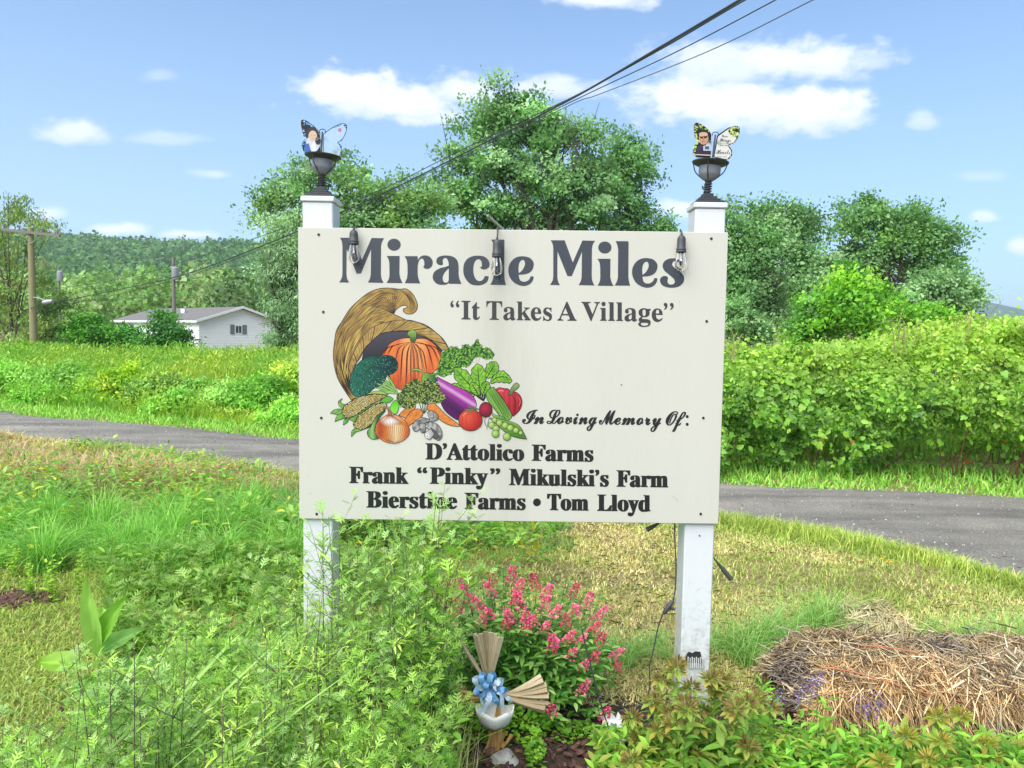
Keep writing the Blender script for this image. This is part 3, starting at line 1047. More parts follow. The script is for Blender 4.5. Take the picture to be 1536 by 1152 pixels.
tree('willow_tree', 'low grey-green willow below the right-hand maple', 'tree', b, 5,
     lobes_px(b, 33, [(1400, 440, 56, 38), (1440, 460, 34, 28), (1370, 470, 50, 34), (1420, 490, 50, 30), (1440, 430, 24, 20)]),
     130, 11000, .18, SILV[:3], 18, trunk_r=.14, limbs=9, spread=.34, shell=.6)
for q, (px, items, lab) in enumerate([
        (1290, [(1275, 415, 30, 30), (1290, 450, 36, 34), (1270, 480, 44, 30), (1300, 500, 40, 20)], 'bright yellow-green sapling in front of the big right maple'),
        (1225, [(1225, 460, 34, 28), (1230, 490, 34, 28), (1210, 500, 40, 24)], 'bright green bush nearest the right post above the hedge'),
        (1345, [(1340, 475, 30, 26), (1360, 490, 34, 24), (1320, 500, 34, 20), (1370, 500, 28, 16)], 'yellow-green bush above the middle of the hedge at the right')]):
    b = ground_base(px, 21 + q)
    tree('bush', lab, 'bush', b, 3, lobes_px(b, 21 + q, items), 60, 5200, .13, YG if q != 1 else YG[::2] + DK[2:3], 30 + q, trunk_r=.06, limbs=6, spread=.22, shell=.6)
for q, (px, items, lab, cl_) in enumerate([
        (1250, [(1250, 430, 26, 26), (1240, 400, 20, 20), (1255, 465, 34, 26)], 'mid-green young tree filling the gap between the two right-hand tree crowns', SILV),
        (1400, [(1395, 480, 34, 22), (1420, 495, 30, 18)], 'soft green bush under the low willow at the right', YG),
        (1310, [(1310, 440, 28, 26), (1325, 462, 26, 22)], 'light green sapling tucked against the right side of the bright sapling', YG),
        (1110, [(1105, 480, 30, 26), (1130, 500, 30, 22)], 'grey-green bush right beside the right post above the hedge', SILV)]):
    b = ground_base(px, 25 + q)
    tree('bush', lab, 'bush', b, 3, lobes_px(b, 25 + q, items), 46, 4200, .14, cl_, 60 + q, trunk_r=.06, limbs=6, spread=.26, shell=.6)
for q, (px, py, hw, hh, Yq, lab, cl_) in enumerate([
        (20, 560, 40, 22, 15, 'light green weed mound at the left picture edge beyond the road', [C(120, 168, 72, .6), C(148, 184, 92, .6)]),
        (95, 566, 34, 20, 14.5, 'rounded pale weed mound right of the tall utility pole', [C(136, 176, 84, .6), C(112, 156, 70, .58)]),
        (150, 585, 26, 20, 13.8, 'bright yellow-green bush on the bank left of the yellow flowering bush', [C(150, 186, 70, .6), C(120, 164, 60, .58)]),
        (228, 580, 26, 22, 13.2, 'dark-hearted bush on the bank right of the yellow flowering bush', [C(96, 140, 64, .52), C(150, 176, 80, .6)]),
        (262, 604, 24, 18, 12.6, 'small leafy mound low on the bank, nearest the road', [C(112, 164, 66, .58), C(140, 180, 84, .6)]),
        (345, 596, 30, 22, 12.4, 'light feathery bush on the bank below the gable', [C(150, 184, 104, .62), C(120, 166, 80, .6)]),
        (400, 580, 34, 26, 12.2, 'tall green bush on the bank close to the board edge', [C(104, 156, 62, .58), C(132, 176, 78, .6)]),
        (430, 618, 24, 22, 11.4, 'bright leafy bush on the bank touching the board edge', [C(120, 172, 66, .6), C(150, 190, 90, .6)]),
        (440, 560, 26, 20, 12.8, 'yellow-tipped bush behind the bushes at the board edge', [C(176, 190, 84, .6), C(132, 168, 76, .6)]),
        (60, 590, 30, 14, 14, 'low grassy mound at the foot of the bank, far left', [C(132, 180, 74, .6), C(110, 160, 64, .58)])]):
    b = ground_base(px, Yq)
    tree('bush', lab, 'bush', b, 1.2, lobes_px(b, Yq, [(px, py, hw, hh), (px + hw * .5, py + 8, hw * .8, hh), (px - hw * .6, py + 10, hw * .8, hh * .9)]), 46, 5200, .0052 * Yq, cl_, 80 + q, trunk_r=.012, limbs=3, trunk_h=.3, spread=.009 * Yq, shell=.6, tmpl=T_narrow(.42))
# left side
b = ground_base(20, 42)
tree('birch_tree', 'tall thin-leaved birch behind the utility pole at the left edge', 'tree', b, 9,
     lobes_px(b, 42, [(25, 310, 30, 28), (60, 340, 22, 28), (0, 340, 36, 40), (30, 380, 46, 40), (10, 440, 50, 40), (60, 420, 20, 30), (40, 500, 50, 36), (-30, 400, 50, 90)]),
     130, 9500, .20, OL + [C(150, 152, 96, .55)], 19, trunk_r=.12, limbs=16, spread=.36, droop=.9, tmpl=T_narrow(.34), shell=.8)
b = ground_base(70, 44)
tree('shrub', 'olive undergrowth between the utility pole and the green shrubs', 'shrub', b, 4,
     lobes_px(b, 44, [(75, 480, 26, 28), (60, 520, 40, 24), (92, 455, 12, 16)]), 50, 3600, .2, OL, 21, trunk_r=.05, limbs=5, spread=.4)
b = ground_base(150, 43)
tree('shrub', 'wide deep-green shrub in front of the mobile home roof', 'shrub', b, 4,
     lobes_px(b, 43, [(140, 498, 40, 22), (112, 515, 28, 24), (190, 508, 30, 20), (150, 525, 56, 22), (128, 486, 20, 12)]), 110, 9500, .2,
     [C(86, 150, 52, .5), C(62, 122, 46, .45), C(112, 172, 62, .55)], 22, trunk_r=.06, limbs=7, spread=.34)
b = ground_base(245, 42)
tree('shrub', 'smaller dark-green shrub against the white side wall of the mobile home', 'shrub', b, 4,
     lobes_px(b, 42, [(245, 484, 20, 16), (250, 508, 34, 24), (225, 525, 26, 18), (275, 528, 18, 14)]), 80, 6500, .19,
     [C(82, 146, 56, .5), C(60, 118, 50, .45), C(104, 162, 66, .52)], 23, trunk_r=.06, limbs=6, spread=.3)
for q, (px, py, hw, hh, lab) in enumerate([(330, 548, 26, 14, 'grey-green weed mound below the gable of the mobile home'), (375, 545, 28, 16, 'dark weed mound at the right foot of the mobile home'),
                                           (185, 570, 26, 24, 'yellow flowering bush on the bank, below the wide shrub'), (300, 585, 30, 16, 'pale leafy bush on the bank below the mobile home')]):
    Yq = 36 if q < 2 else 13.5
    b = ground_base(px, Yq)
    tree('bush', lab, 'bush', b, 1.2, lobes_px(b, Yq, [(px, py, hw, hh), (px + 10, py + 8, hw * .8, hh), (px - 14, py + 10, hw * .7, hh)]), 40, 2600, .006 * Yq,
         [[C(112, 150, 92, .58), C(86, 128, 72, .5)], [C(72, 118, 58, .5), C(96, 140, 70, .52)], [C(176, 190, 60, .6), C(130, 172, 56, .55)], [C(140, 180, 96, .58), C(110, 160, 70, .55)]][q], 40 + q, trunk_r=.012, limbs=3, trunk_h=.3, spread=.0085 * Yq, shell=.6)

# ------------------------------------------------------------------ wooded hillside: nobody could count these trees
rng = np.random.default_rng(51)
def crowns(n_, ya, yb, pw, K, lf):
    yy = ya + (yb - ya) * rng.random(n_) ** pw
    xx = -yy * rng.uniform(.16, .74, n_)
    zz = height(xx, yy)
    rad = rng.uniform(2.0, 4.0, n_) * (1 + .0014 * yy)
    d = rdir(n_ * K, rng).reshape(n_, K, 3)
    d[:, :, 2] = np.abs(d[:, :, 2]) * 1.05 - .12
    r = rng.uniform(.70, 1.10, (n_, K, 1))
    hgt = rng.uniform(1.0, 1.8, n_)
    p = np.stack([xx, yy, zz + rad * .9], 1)[:, None] + d * r * rad[:, None, None] * np.stack([np.ones(n_), np.ones(n_), hgt], 1)[:, None]
    low_ = sstep(330, 170, yy)
    cdark = palette([C(80, 116, 72, .56), C(94, 132, 78, .56), C(68, 102, 66, .52)], n_, rng, .13)
    cl_ = palette([C(116, 152, 84, .56), C(98, 138, 74, .52), C(136, 164, 102, .56), C(146, 160, 116, .56), C(84, 124, 74, .5)], n_, rng, .14)
    tt = np.clip(low_ + rng.normal(0, .12, n_), 0, 1)[:, None]
    cc = np.repeat(cdark * (1 - tt) + cl_ * tt, K, axis=0) * np.clip(1 + rng.normal(0, .14, (n_ * K, 1)), .5, 1.5)
    dd = d.reshape(-1, 3)
    return place(T_quad(.8), p.reshape(-1, 3), dd * .3 + rdir(n_ * K, rng), dd + rdir(n_ * K, rng) * .4, np.repeat(rad * lf, K) * rng.uniform(.6, 1.4, n_ * K), cc)
V, Fc, cc = merge([crowns(420, 82, 240, .9, 420, .17), crowns(3600, 230, 655, .85, 56, .42)])
tag(link('hillside_wood', mesh_np('hillside_wood', V, Fc, FARLEAF, cc)), 'wooded hillside, pale green below and dark along the ridge, far left', 'woodland', kind='stuff')

# far blue ridge at the right edge
xs = np.linspace(700, 2600, 60)
Yr = 1900
V, Fq = [], []
for k, (x) in enumerate(xs):
    px = 768 + x / Yr * F
    top = np.interp(px, [1180, 1380, 1465, 1536, 1700, 2100, 2400], [500, 470, 450, 478, 505, 470, 495])
    zt = at(px, top, Yr).z + 3 * math.sin(k * 2.1) + 2 * math.sin(k * 5.3)
    V += [(x, Yr - 500, -5), (x, Yr - 120, zt * .8), (x, Yr, zt), (x, Yr + 500, -5)]
for k in range(len(xs) - 1):
    for q in range(3):
        a = 4 * k + q
        Fq.append((a, a + 4, a + 5, a + 1))
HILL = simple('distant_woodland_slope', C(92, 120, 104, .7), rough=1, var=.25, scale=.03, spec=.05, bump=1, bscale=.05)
tag(link('distant_ridge', mesh_np('distant_ridge', np.array(V), np.array(Fq), HILL, smooth=True)), kind='structure')

# ------------------------------------------------------------------ the air itself
hz_m = bpy.data.materials.new('damp_air')
hz_m.use_nodes = True
hn = hz_m.node_tree
for q in list(hn.nodes):
    if q.type != 'OUTPUT_MATERIAL': hn.nodes.remove(q)
pv = hn.nodes.new('ShaderNodeVolumePrincipled')
pv.inputs['Color'].default_value = (.86, .93, 1.0, 1)
pv.inputs['Density'].default_value = 0.00028
pv.inputs['Anisotropy'].default_value = .3
hn.links.new(pv.outputs[0], hn.nodes['Material Output'].inputs['Volume'])
hb = MB().box((-4300, -450, -7), (4300, 5300, 130)).build('haze', hz_m, None)
hb['kind'] = 'stuff'
# name=haze

# ================================================================== MOBILE HOME
SID = simple('vinyl_siding', C(226, 228, 228, 1.0), rough=.6, var=.03, scale=2)
SID_LIT = simple('sunlit_siding', C(238, 240, 242, 1.0), rough=.6, var=.03, scale=2)  # paler copy of the gable siding, sunlight on the long wall put into its colour
ROOFM = simple('grey_shingle', C(128, 124, 122, .7), rough=.95, var=.2, scale=6, bump=.5, bscale=20)
TRIM = simple('white_trim', C(232, 234, 234, .9), rough=.5)
GLASS = simple('dark_window_pane', C(50, 58, 66, .5), rough=.1, spec=.8)
SHUT = simple('grey_shutter', C(130, 142, 140, .6), rough=.6)
A = Vector((at(299, 500, 60).x, 60, 0))
du = Vector((.66, .75, 0)).normalized()        # along the gable
dl = Vector((-.75, .66, 0)).normalized()       # along the long wall
W_, L_, ZB, ZE, ZR = 7.2, 17.0, -.95, 2.15, 3.25
root = empty('mobile_home', (A.x, A.y, ZB), 'pale grey mobile home with a low gable roof, among the shrubs at the far left', 'house')
def P3(u, l, z): return tuple(A + du * u + dl * l + Vector((0, 0, z)))
# siding laps: long wall and gable are stacked clapboards
def laps(u0, l0, u1, l1, nrm, z0, z1, name, mat, top=None):
    H = .22
    k, z = 0, z0
    while z < z1 - 1e-6:
        zz = min(z + H, z1)
        mb = MB()
        def lim(zq):
            if top is None or zq <= ZE: return 0.0, 1.0
            f = (zq - ZE) / (ZR - ZE)
            return f * .5, 1 - f * .5
        a0, b0 = lim(z); a1, b1 = lim(zz - .001)
        pt = lambda f, q, out: tuple(Vector(P3(u0 + (u1 - u0) * f, l0 + (l1 - l0) * f, q)) + nrm * out)
        V = [pt(a0, z, .035), pt(b0, z, .035), pt(b1, zz, .015), pt(a1, zz, .015), pt(a0, z, 0), pt(b0, z, 0), pt(b1, zz, 0), pt(a1, zz, 0)]
        mb.add(V, [(0, 1, 2, 3), (1, 0, 4, 5), (3, 2, 6, 7), (0, 3, 7, 4), (1, 5, 6, 2), (5, 4, 7, 6)])
        mb.build(name, mat, root)
        z = zz
laps(0, 0, W_, 0, -dl, -.3, ZR - .03, 'siding_board', SID, top=True)
laps(0, L_, 0, 0, -du, -.3, ZE, 'siding_board', SID_LIT)
mb = MB()
mb.add([P3(0.01, 0.01, ZB - .3), P3(W_, 0.01, ZB - .3), P3(W_, L_, ZB - .3), P3(0.01, L_, ZB - .3), P3(0.01, 0.01, ZE), P3(W_, 0.01, ZE), P3(W_, L_, ZE), P3(0.01, L_, ZE), P3(W_ / 2, 0.01, ZR - .02), P3(W_ / 2, L_, ZR - .02)],
       [(0, 1, 5, 8, 4), (1, 2, 6, 5), (2, 3, 7, 9, 6), (3, 0, 4, 7), (4, 8, 9, 7), (8, 5, 6, 9)])
mb.build('wall', SID, root)
mb = MB()
for s in (0, 1):
    e = (-.35, ZE - .10) if s == 0 else (W_ + .35, ZE - .10)
    r_ = (W_ / 2, ZR + .05)
    V = []
    for l in (-.35, L_ + .3):
        V += [P3(e[0], l, e[1]), P3(r_[0], l, r_[1]), P3(r_[0], l, r_[1] + .12), P3(e[0], l, e[1] + .12)]
    mb.add(V, [(0, 1, 2, 3), (7, 6, 5, 4), (0, 4, 5, 1), (3, 2, 6, 7), (0, 3, 7, 4), (1, 5, 6, 2)])
rf = mb.build('roof', ROOFM, root)
mb = MB()
for s in (0, 1):
    e = (-.4, ZE - .14) if s == 0 else (W_ + .4, ZE - .14)
    r_ = (W_ / 2, ZR + .02)
    V = []
    for l in (-.42, -.352):
        V += [P3(e[0], l, e[1]), P3(r_[0], l, r_[1]), P3(r_[0], l, r_[1] + .2), P3(e[0], l, e[1] + .2)]
    mb.add(V, [(0, 1, 2, 3), (7, 6, 5, 4), (0, 4, 5, 1), (3, 2, 6, 7), (0, 3, 7, 4), (1, 5, 6, 2)])
mb.build('barge_board', TRIM, root)
mb = MB()
V = [P3(-.42, -.3, ZE - .16), P3(-.36, -.3, ZE - .16), P3(-.36, L_ + .2, ZE - .16), P3(-.42, L_ + .2, ZE - .16), P3(-.42, -.3, ZE + .02), P3(-.36, -.3, ZE + .02), P3(-.36, L_ + .2, ZE + .02), P3(-.42, L_ + .2, ZE + .02)]
mb.add(V, [(3, 2, 1, 0), (4, 5, 6, 7), (0, 1, 5, 4), (1, 2, 6, 5), (2, 3, 7, 6), (3, 0, 4, 7)])
mb.build('gutter', TRIM, root)
def gbox(name, u0, u1, z0, z1, o0, o1, mat, parent=root):
    mb = MB()
    V = [P3(u0, -o0, z0), P3(u1, -o0, z0), P3(u1, -o1, z0), P3(u0, -o1, z0), P3(u0, -o0, z1), P3(u1, -o0, z1), P3(u1, -o1, z1), P3(u0, -o1, z1)]
    mb.add(V, [(3, 2, 1, 0), (4, 5, 6, 7), (0, 1, 5, 4), (1, 2, 6, 5), (2, 3, 7, 6), (3, 0, 4, 7)])
    o = mb.build(name, mat, None)
    o.parent = parent
    o.matrix_parent_inverse = Matrix.Translation(-root.location)
    return o
wu = 3.05
wf = gbox('window_frame', wu, wu + .62, 1.15, 1.85, .02, .07, TRIM)
for k in range(2):
    g_ = gbox('pane', wu + .06 + k * .27, wu + .29 + k * .27, 1.21, 1.79, .07, .075, GLASS)
gbox('shutter', wu - .42, wu - .06, 1.1, 1.9, .03, .08, SHUT)
gbox('shutter', wu + .68, wu + 1.04, 1.1, 1.9, .03, .08, SHUT)
gbox('corner_trim', -.05, .1, -.3, ZE, .03, .06, TRIM)
gbox('corner_trim', W_ - .1, W_ + .05, -.3, ZE, .03, .06, TRIM)
SKIRT = simple('concrete_block_skirt', C(176, 174, 166, .7), rough=.9, var=.12, scale=4)
for k in range(9):
    gbox('skirting_panel', k * W_ / 9 + .02, (k + 1) * W_ / 9 - .02, -1.2, -.31, .01, .03, SKIRT)
gbox('foundation_vent', 2.2, 2.9, -.55, -.37, .03, .05, GLASS)
gbox('foundation_vent', 5.0, 5.7, -.55, -.37, .03, .05, GLASS)
# roof vent and lower wing roof at the far end
mb = MB().box(tuple(Vector(P3(1.7, 7, 2.75))), tuple(Vector(P3(1.7, 7, 2.75)) + Vector((.35, .35, .5))))
mb.build('roof_vent', TRIM, root)
# white propane tank / car glimpsed beside the pole
mb = MB()
c = at(85, 545, 47)
mb.lathe([(.05, -.9), (.42, -.8), (.5, -.5), (.5, .5), (.42, .8), (.05, .9)], (c.x, c.y, c.z + .15), 16, Matrix.Rotation(PI / 2, 3, 'Y'))
t_ = empty('gas_tank', (c.x, c.y, c.z - .5), 'white horizontal gas tank half hidden by weeds right of the utility pole', 'tank')
mb.build('tank_shell', TRIM, t_, smooth=True)
for s in (-.5, .5):
    MB().box((c.x + s - .08, c.y - .3, c.z - .7), (c.x + s + .08, c.y + .3, c.z - .25)).build('foot', SKIRT, t_)

# ================================================================== UTILITY POLES AND LINES
WOOD = simple('weathered_pole_wood', C(158, 152, 110, .7), rough=.85, var=.2, scale=12, streak=(6, 6, .5), bump=.4, bscale=30)
WOODG = simple('grey_pole_wood', C(140, 136, 128, .7), rough=.85, var=.2, scale=12, streak=(6, 6, .5))
GREYM = simple('galvanised_steel', C(180, 184, 188, .7), rough=.4, var=.1, scale=20, metal=.3)
CER = simple('insulator_glaze', C(120, 110, 100, .6), rough=.2)
def pole(px, ytop, ybot, Y, r, mat, label, arm=None, lamp=False, can=False, name='utility_pole'):
    t, bt = at(px, ytop, Y), at(px, ybot, Y)
    z0 = float(height(t.x, Y)) - .3
    root = empty(name, (t.x, Y, z0), label, 'utility pole')
    MB().tube([(t.x, Y, z0), (t.x, Y, (z0 + t.z) / 2), (t.x, Y, t.z)], [r * 1.2, r * 1.05, r * .85], 12).build('shaft', mat, root, smooth=True)
    if arm:
        a, b_ = at(arm[0], arm[1], Y - .2), at(arm[2], arm[3], Y - .2)
        d = (b_ - a)
        mb = MB()
        V = []
        for p in (a, b_):
            V += [p + Vector((0, -.06, -.07)), p + Vector((0, .06, -.07)), p + Vector((0, .06, .07)), p + Vector((0, -.06, .07))]
        mb.add(V, [(0, 3, 2, 1), (4, 5, 6, 7), (0, 1, 5, 4), (1, 2, 6, 5), (2, 3, 7, 6), (3, 0, 4, 7)])
        mb.build('crossarm', WOODG, root)
        for f in (.04, .3, .7, .96):
            p = a.lerp(b_, f)
            MB().lathe([(.03, 0), (.03, .08), (.07, .1), (.05, .15), (.07, .18), (.02, .24)], (p.x, p.y, p.z + .07), 8).build('insulator', CER, root, smooth=True)
        for s in (-1, 1):
            p = a.lerp(b_, .5 + .22 * s)
            MB().tube([p, (t.x, Y - .15, p.z - .55)], .018, 5).build('arm_brace', GREYM, root)
    if lamp:
        a, b_ = at(px + 4, 446, Y - .15), at(72, 453, Y - .15)
        MB().tube([a, a.lerp(b_, .5) + Vector((0, 0, .05)), b_], [.03, .03, .03], 6).build('lamp_arm', GREYM, root, smooth=True)
        MB().lathe([(.02, -.32), (.12, -.26), (.15, 0), (.11, .24), (.03, .3)], tuple(b_), 10, Matrix.Rotation(math.radians(80), 3, 'Y')).build('lamp_head', GREYM, root, smooth=True)
    if can:
        c = at(can[0], can[1], Y - .3)
        MB().lathe([(.05, -.5), (.24, -.46), (.26, -.4), (.26, .4), (.2, .46), (.06, .5)], tuple(c), 14).build('transformer', GREYM, root, smooth=True)
    return root
pole(46, 342, 552, 40, .17, WOOD, 'tall wooden utility pole with a crossarm and lamp arm at the left edge', arm=(3, 344, 90, 354), lamp=True)
pole(260, 386, 540, 56, .13, WOODG, 'slim grey utility pole rising behind the mobile home roof', can=(263, 410))
pole(88, 402, 500, 70, .12, WOODG, 'small far utility pole seen past the foliage between the two nearer poles', can=(90, 414))

CABLE = simple('black_cable_sheath', (0.03, 0.032, 0.036), rough=.5, var=.2)
WIRE = simple('bare_aluminium_wire', C(120, 128, 136, .6), rough=.4, metal=.4)
def cable(pts, r, label, mat=CABLE, name='overhead_cable', n=10, twist=None):
    P = catmull([at(*p) for p in pts], n)
    o = MB().tube(P, r, 6).build(name, mat, None, smooth=True)
    tag(o, label, 'cable')
    return o
cable([(1190, -48, 8.3), (1110, 0, 9.2), (985, 74, 11), (850, 152, 13.5), (700, 228, 17), (600, 278, 20), (515, 317, 22), (400, 366, 25), (272, 413, 29), (160, 438, 33), (90, 452, 37), (46, 462, 39.8)], .018, 'thickest black overhead cable, running from the top edge down behind the left post')
cable([(1192, -42, 8.3), (1107, 6, 9.2), (980, 80, 11.2), (850, 150, 13.7), (690, 226, 17.3), (590, 276, 20.4), (505, 313, 22.2), (440, 337, 24), (340, 372, 27), (230, 406, 31), (150, 424, 35), (90, 432, 39), (60, 436, 42)], .010, 'second black cable close beneath the thickest one', CABLE)
cable([(1250, -48, 8.2), (1163, 0, 9.2), (1010, 80, 11), (850, 156, 13.4), (690, 236, 17), (585, 288, 20.3), (500, 328, 22), (447, 351, 24), (360, 386, 27), (272, 417, 30), (165, 444, 34), (80, 460, 38)], .008, 'thin grey overhead wire crossing into the cable bundle from the right', CABLE)
cable([(1300, -42, 8), (1219, 0, 9), (1060, 78, 11), (900, 141, 13), (850, 160, 13.9), (700, 236, 17.4), (590, 290, 20.6), (505, 330, 24)], .007, 'outermost thin overhead wire, furthest right at the top edge', WIRE)
cable([(46, 470, 39.8), (30, 462, 45), (0, 453, 52), (-60, 440, 64)], .014, 'short cable leaving the left utility pole toward the picture edge')
cable([(46, 452, 39.8), (110, 451, 44), (190, 448, 50), (258, 441, 56)], .012, 'faint service wire between the left utility pole and the grey pole')

# ================================================================== THE SIGN
YS = 2.670           # front face of the board
def sp(px, py, lift=0.0):
    """a spot on the board's front face, lift metres proud of it"""
    p = at(px, py, YS)
    return Vector((p.x, YS - lift, p.z))
tl, tr_, bl, br = sp(447, 341), sp(1092.5, 348.5), sp(449, 778), sp(1077.5, 786)
x0, x1 = (tl.x + bl.x) / 2, (tr_.x + br.x) / 2
z0, z1 = (bl.z + br.z) / 2, (tl.z + tr_.z) / 2
sign = empty('sign_board', ((x0 + x1) / 2, YS, z0), 'large cream sign board reading Miracle Miles with a painted harvest horn', 'sign')
mb = MB()
V = [(bl.x, YS, bl.z), (br.x, YS, br.z), (tr_.x, YS, tr_.z), (tl.x, YS, tl.z)]
T = .014
VV = []
for e, yo in ((0.0015, 0), (0, .0015), (0, T)):
    cx_, cz_ = (x0 + x1) / 2, (z0 + z1) / 2
    for v in V:
        VV.append((v[0] - math.copysign(e, v[0] - cx_), v[1] + yo, v[2] - math.copysign(e, v[2] - cz_)))
mb.add(VV, [(0, 1, 2, 3)] + [(k * 4 + i, k * 4 + 4 + i, k * 4 + 4 + (i + 1) % 4, k * 4 + (i + 1) % 4) for k in range(2) for i in range(4)] + [(11, 10, 9, 8)])
mb.build('board', BOARD, sign)
SCREW = simple('rusty_screw_head', C(70, 66, 60, .7), rough=.6, metal=.5, var=.3, scale=300)
for (px, py) in [(478, 352), (485, 468), (482, 627), (475, 771), (1067, 358), (1060, 482), (1055, 627), (1051, 771), (932, 577)]:
    r = .0042 if px != 932 else .0018
    p = sp(px, py)
    mb = MB().lathe([(r * 1.25, 0), (r, .002), (r * .4, .0015)], (0, 0, 0), 10, Matrix.Rotation(PI / 2, 3, 'X'))
    mb.v = [(a + p.x, b_ + YS - .0002, c + p.z) for a, b_, c in mb.v]
    mb.build('screw', SCREW, sign)
SMUT = simple('board_scuff', C(150, 148, 140), rough=.7)
mb = MB()
rng = np.random.default_rng(5)
for (px, py, wx, wy) in [(495, 373, 1.5, 1), (474, 480, 1.2, 1), (788, 409, 1, 1), (921, 440, 1, 1), (849, 488, 1, 1), (830, 351, .5, 4), (999, 659, 1.2, 1), (1000, 674, 1.4, 1), (1019, 452, .8, 2), (510, 738, 1, 1),
                         (1044, 665, .8, .8), (787, 440, .8, .8), (463, 715, 6, .4), (465, 740, 7, .5), (990, 630, .8, .8), (1066, 741, 2, .5), (560, 396, .7, 1)]:
    c = sp(px, py, .0004)
    a = .5 * wx / 416
    b_ = .5 * wy / 416
    mb.add([(c.x + a * math.cos(t), c.y, c.z + b_ * math.sin(t)) for t in np.linspace(0, 2 * PI, 7)[:-1]], [(0, 1, 2, 3, 4, 5)])
# the curved scratch at the lower right
P = catmull([sp(1008, 744, .0004), sp(1013, 747, .0004), sp(1018, 753, .0004)], 4)
for k in range(len(P) - 1):
    q = P[k + 1] - P[k]
    o = Vector((-q.z, 0, q.x)).normalized() * .0007
    mb.add([P[k] - o, P[k + 1] - o, P[k + 1] + o, P[k] + o], [(0, 1, 2, 3)])
o = mb.build('scuff_mark', SMUT, sign)
tag(o, kind='stuff')

# ---- lettering
INK = simple('slate_lettering_vinyl', C(56, 60, 68), rough=.45, var=.03, scale=20)
INKB = simple('black_lettering_vinyl', C(20, 21, 20), rough=.5, var=.05, scale=60, streak=(1, 1, 1))
INKV = simple('charcoal_lettering_vinyl', C(52, 50, 52), rough=.5, var=.04, scale=60)
def glyph(crop, paths):
    """paths: strings of 'x,y' with a leading c on corner points; crop = (x0, y0, scale); -> list of loops in picture px"""
    loops = []
    for path in paths:
        if isinstance(path, tuple):
            cx_, cy_, rx, ry = path
            loops.append([((cx_ + rx * math.cos(t)) / crop[2] + crop[0], (cy_ + ry * math.sin(t)) / crop[2] + crop[1]) for t in np.linspace(0, 2 * PI, 33)[:-1]])
            continue
        pts = []
        for tok in path.split():
            cflag = tok[0] == 'c'
            a, b_ = tok.lstrip('c').split(',')
            pts.append((float(a), float(b_), cflag))
        loops.append([(x / crop[2] + crop[0], y / crop[2] + crop[1]) for x, y in smooth_loop(pts)])
    return loops
def smooth_loop(pts, n=6):
    m = len(pts)
    st = next((i for i, p in enumerate(pts) if p[2]), None)
    if st is None:
        return [(p.x, p.y) for p in catmull([(p[0], p[1], 0) for p in pts], n, closed=True)]
    pts = pts[st:] + pts[:st]
    out, seg = [], [pts[0]]
    for p in pts[1:] + [pts[0]]:
        seg.append(p)
        if p[2]:
            if len(seg) == 2:
                out.append((seg[0][0], seg[0][1]))
            else:
                q = catmull([(s[0], s[1], 0) for s in seg], n)
                out += [(v.x, v.y) for v in q[:-1]]
            seg = [p]
    return out
cr1, cr2, cr3 = (500, 345, 8.533), (660, 345, 8.533), (810, 345, 6.678)
G_M = glyph(cr3, ['c107,103 c247,103 c328,325 c425,105 c552,108 532,138 524,165 c520,190 c518,465 525,512 c545,555 c387,552 408,512 c417,468 c420,218 c318,462 c275,462 c175,215 c173,468 181,515 c200,552 c100,550 125,508 c133,465 c133,190 127,142'])
G_dot = glyph(cr1, [(777, 188, 85, 77)])
G_i = glyph(cr1, ['c682,332 c848,332 c846,562 860,622 c887,680 c683,677 711,622 c719,565 c718,450 710,385'])
G_r = glyph(cr1, ['c912,335 c1078,335 c1082,383 1112,345 1160,325 1220,335 1258,370 1273,415 1262,460 1230,492 1195,498 1165,489 c1150,470 1163,452 1166,430 1160,392 1143,367 1120,367 1097,393 1084,440 c1079,482 c1079,560 1090,622 c1113,683 c913,680 940,622 c950,562 c949,450 940,388'])
G_a = glyph(cr1, ['c1405,440 1375,450 1335,437 1318,400 1330,360 1370,335 1440,325 1515,335 1565,363 1593,405 c1603,465 c1603,560 1613,622 c1640,690 c1484,688 c1476,678 1445,697 1390,702 1330,690 1290,655 1272,610 1280,560 1310,520 1370,487 1430,473 c1477,457 1475,420 1462,380 1440,357 1415,362 1401,385 1400,410', 'c1478,490 1432,535 1406,580 1399,622 1411,660 1438,674 1465,665 c1477,640'])
G_c = glyph(cr2, ['c510,482 533,465 536,440 530,405 512,379 488,374 460,387 436,430 426,500 433,570 456,625 492,652 530,649 558,622 c572,590 c622,590 615,640 580,682 520,705 470,708 400,695 340,642 305,572 298,500 310,430 350,370 410,338 480,328 560,338 615,380 635,430 625,475 590,500 550,504'])
G_l = glyph(cr3, ['c757,112 c878,112 c887,120 c885,470 891,515 c903,558 c747,556 770,515 c780,470 c783,200 774,150'])
G_e = glyph(cr2, ['c1008,572 1013,612 1032,648 1070,662 1112,654 1143,630 c1160,592 c1196,594 1196,622 1178,662 1140,698 1080,716 1010,705 940,665 895,605 874,530 885,450 930,382 990,345 1060,336 1140,352 1187,395 1200,440 1186,500 1145,545 1080,567', 'c1008,552 1004,490 1012,430 1035,393 1064,383 1084,405 1085,450 1062,500 1037,530'])
G_s = glyph(cr3, ['1345,283 1290,288 1245,315 1228,360 1245,405 1290,445 1335,485 1350,515 1338,540 1305,546 1282,532 1277,507 c1284,482 1268,463 1235,462 1208,482 1202,512 1222,550 1270,573 1340,578 1400,560 1438,520 1442,470 1420,435 1380,405 1340,372 1324,345 1335,318 1358,310 1380,322 c1384,352 1410,365 1436,350 1442,318 1415,292 1380,284'])
def shift(loops, dx, dy, s=1.0):
    ox, oy = loops[0][0]
    return [[((x - ox) * s + ox + dx, (y - oy) * s + oy + dy) for x, y in l] for l in loops]
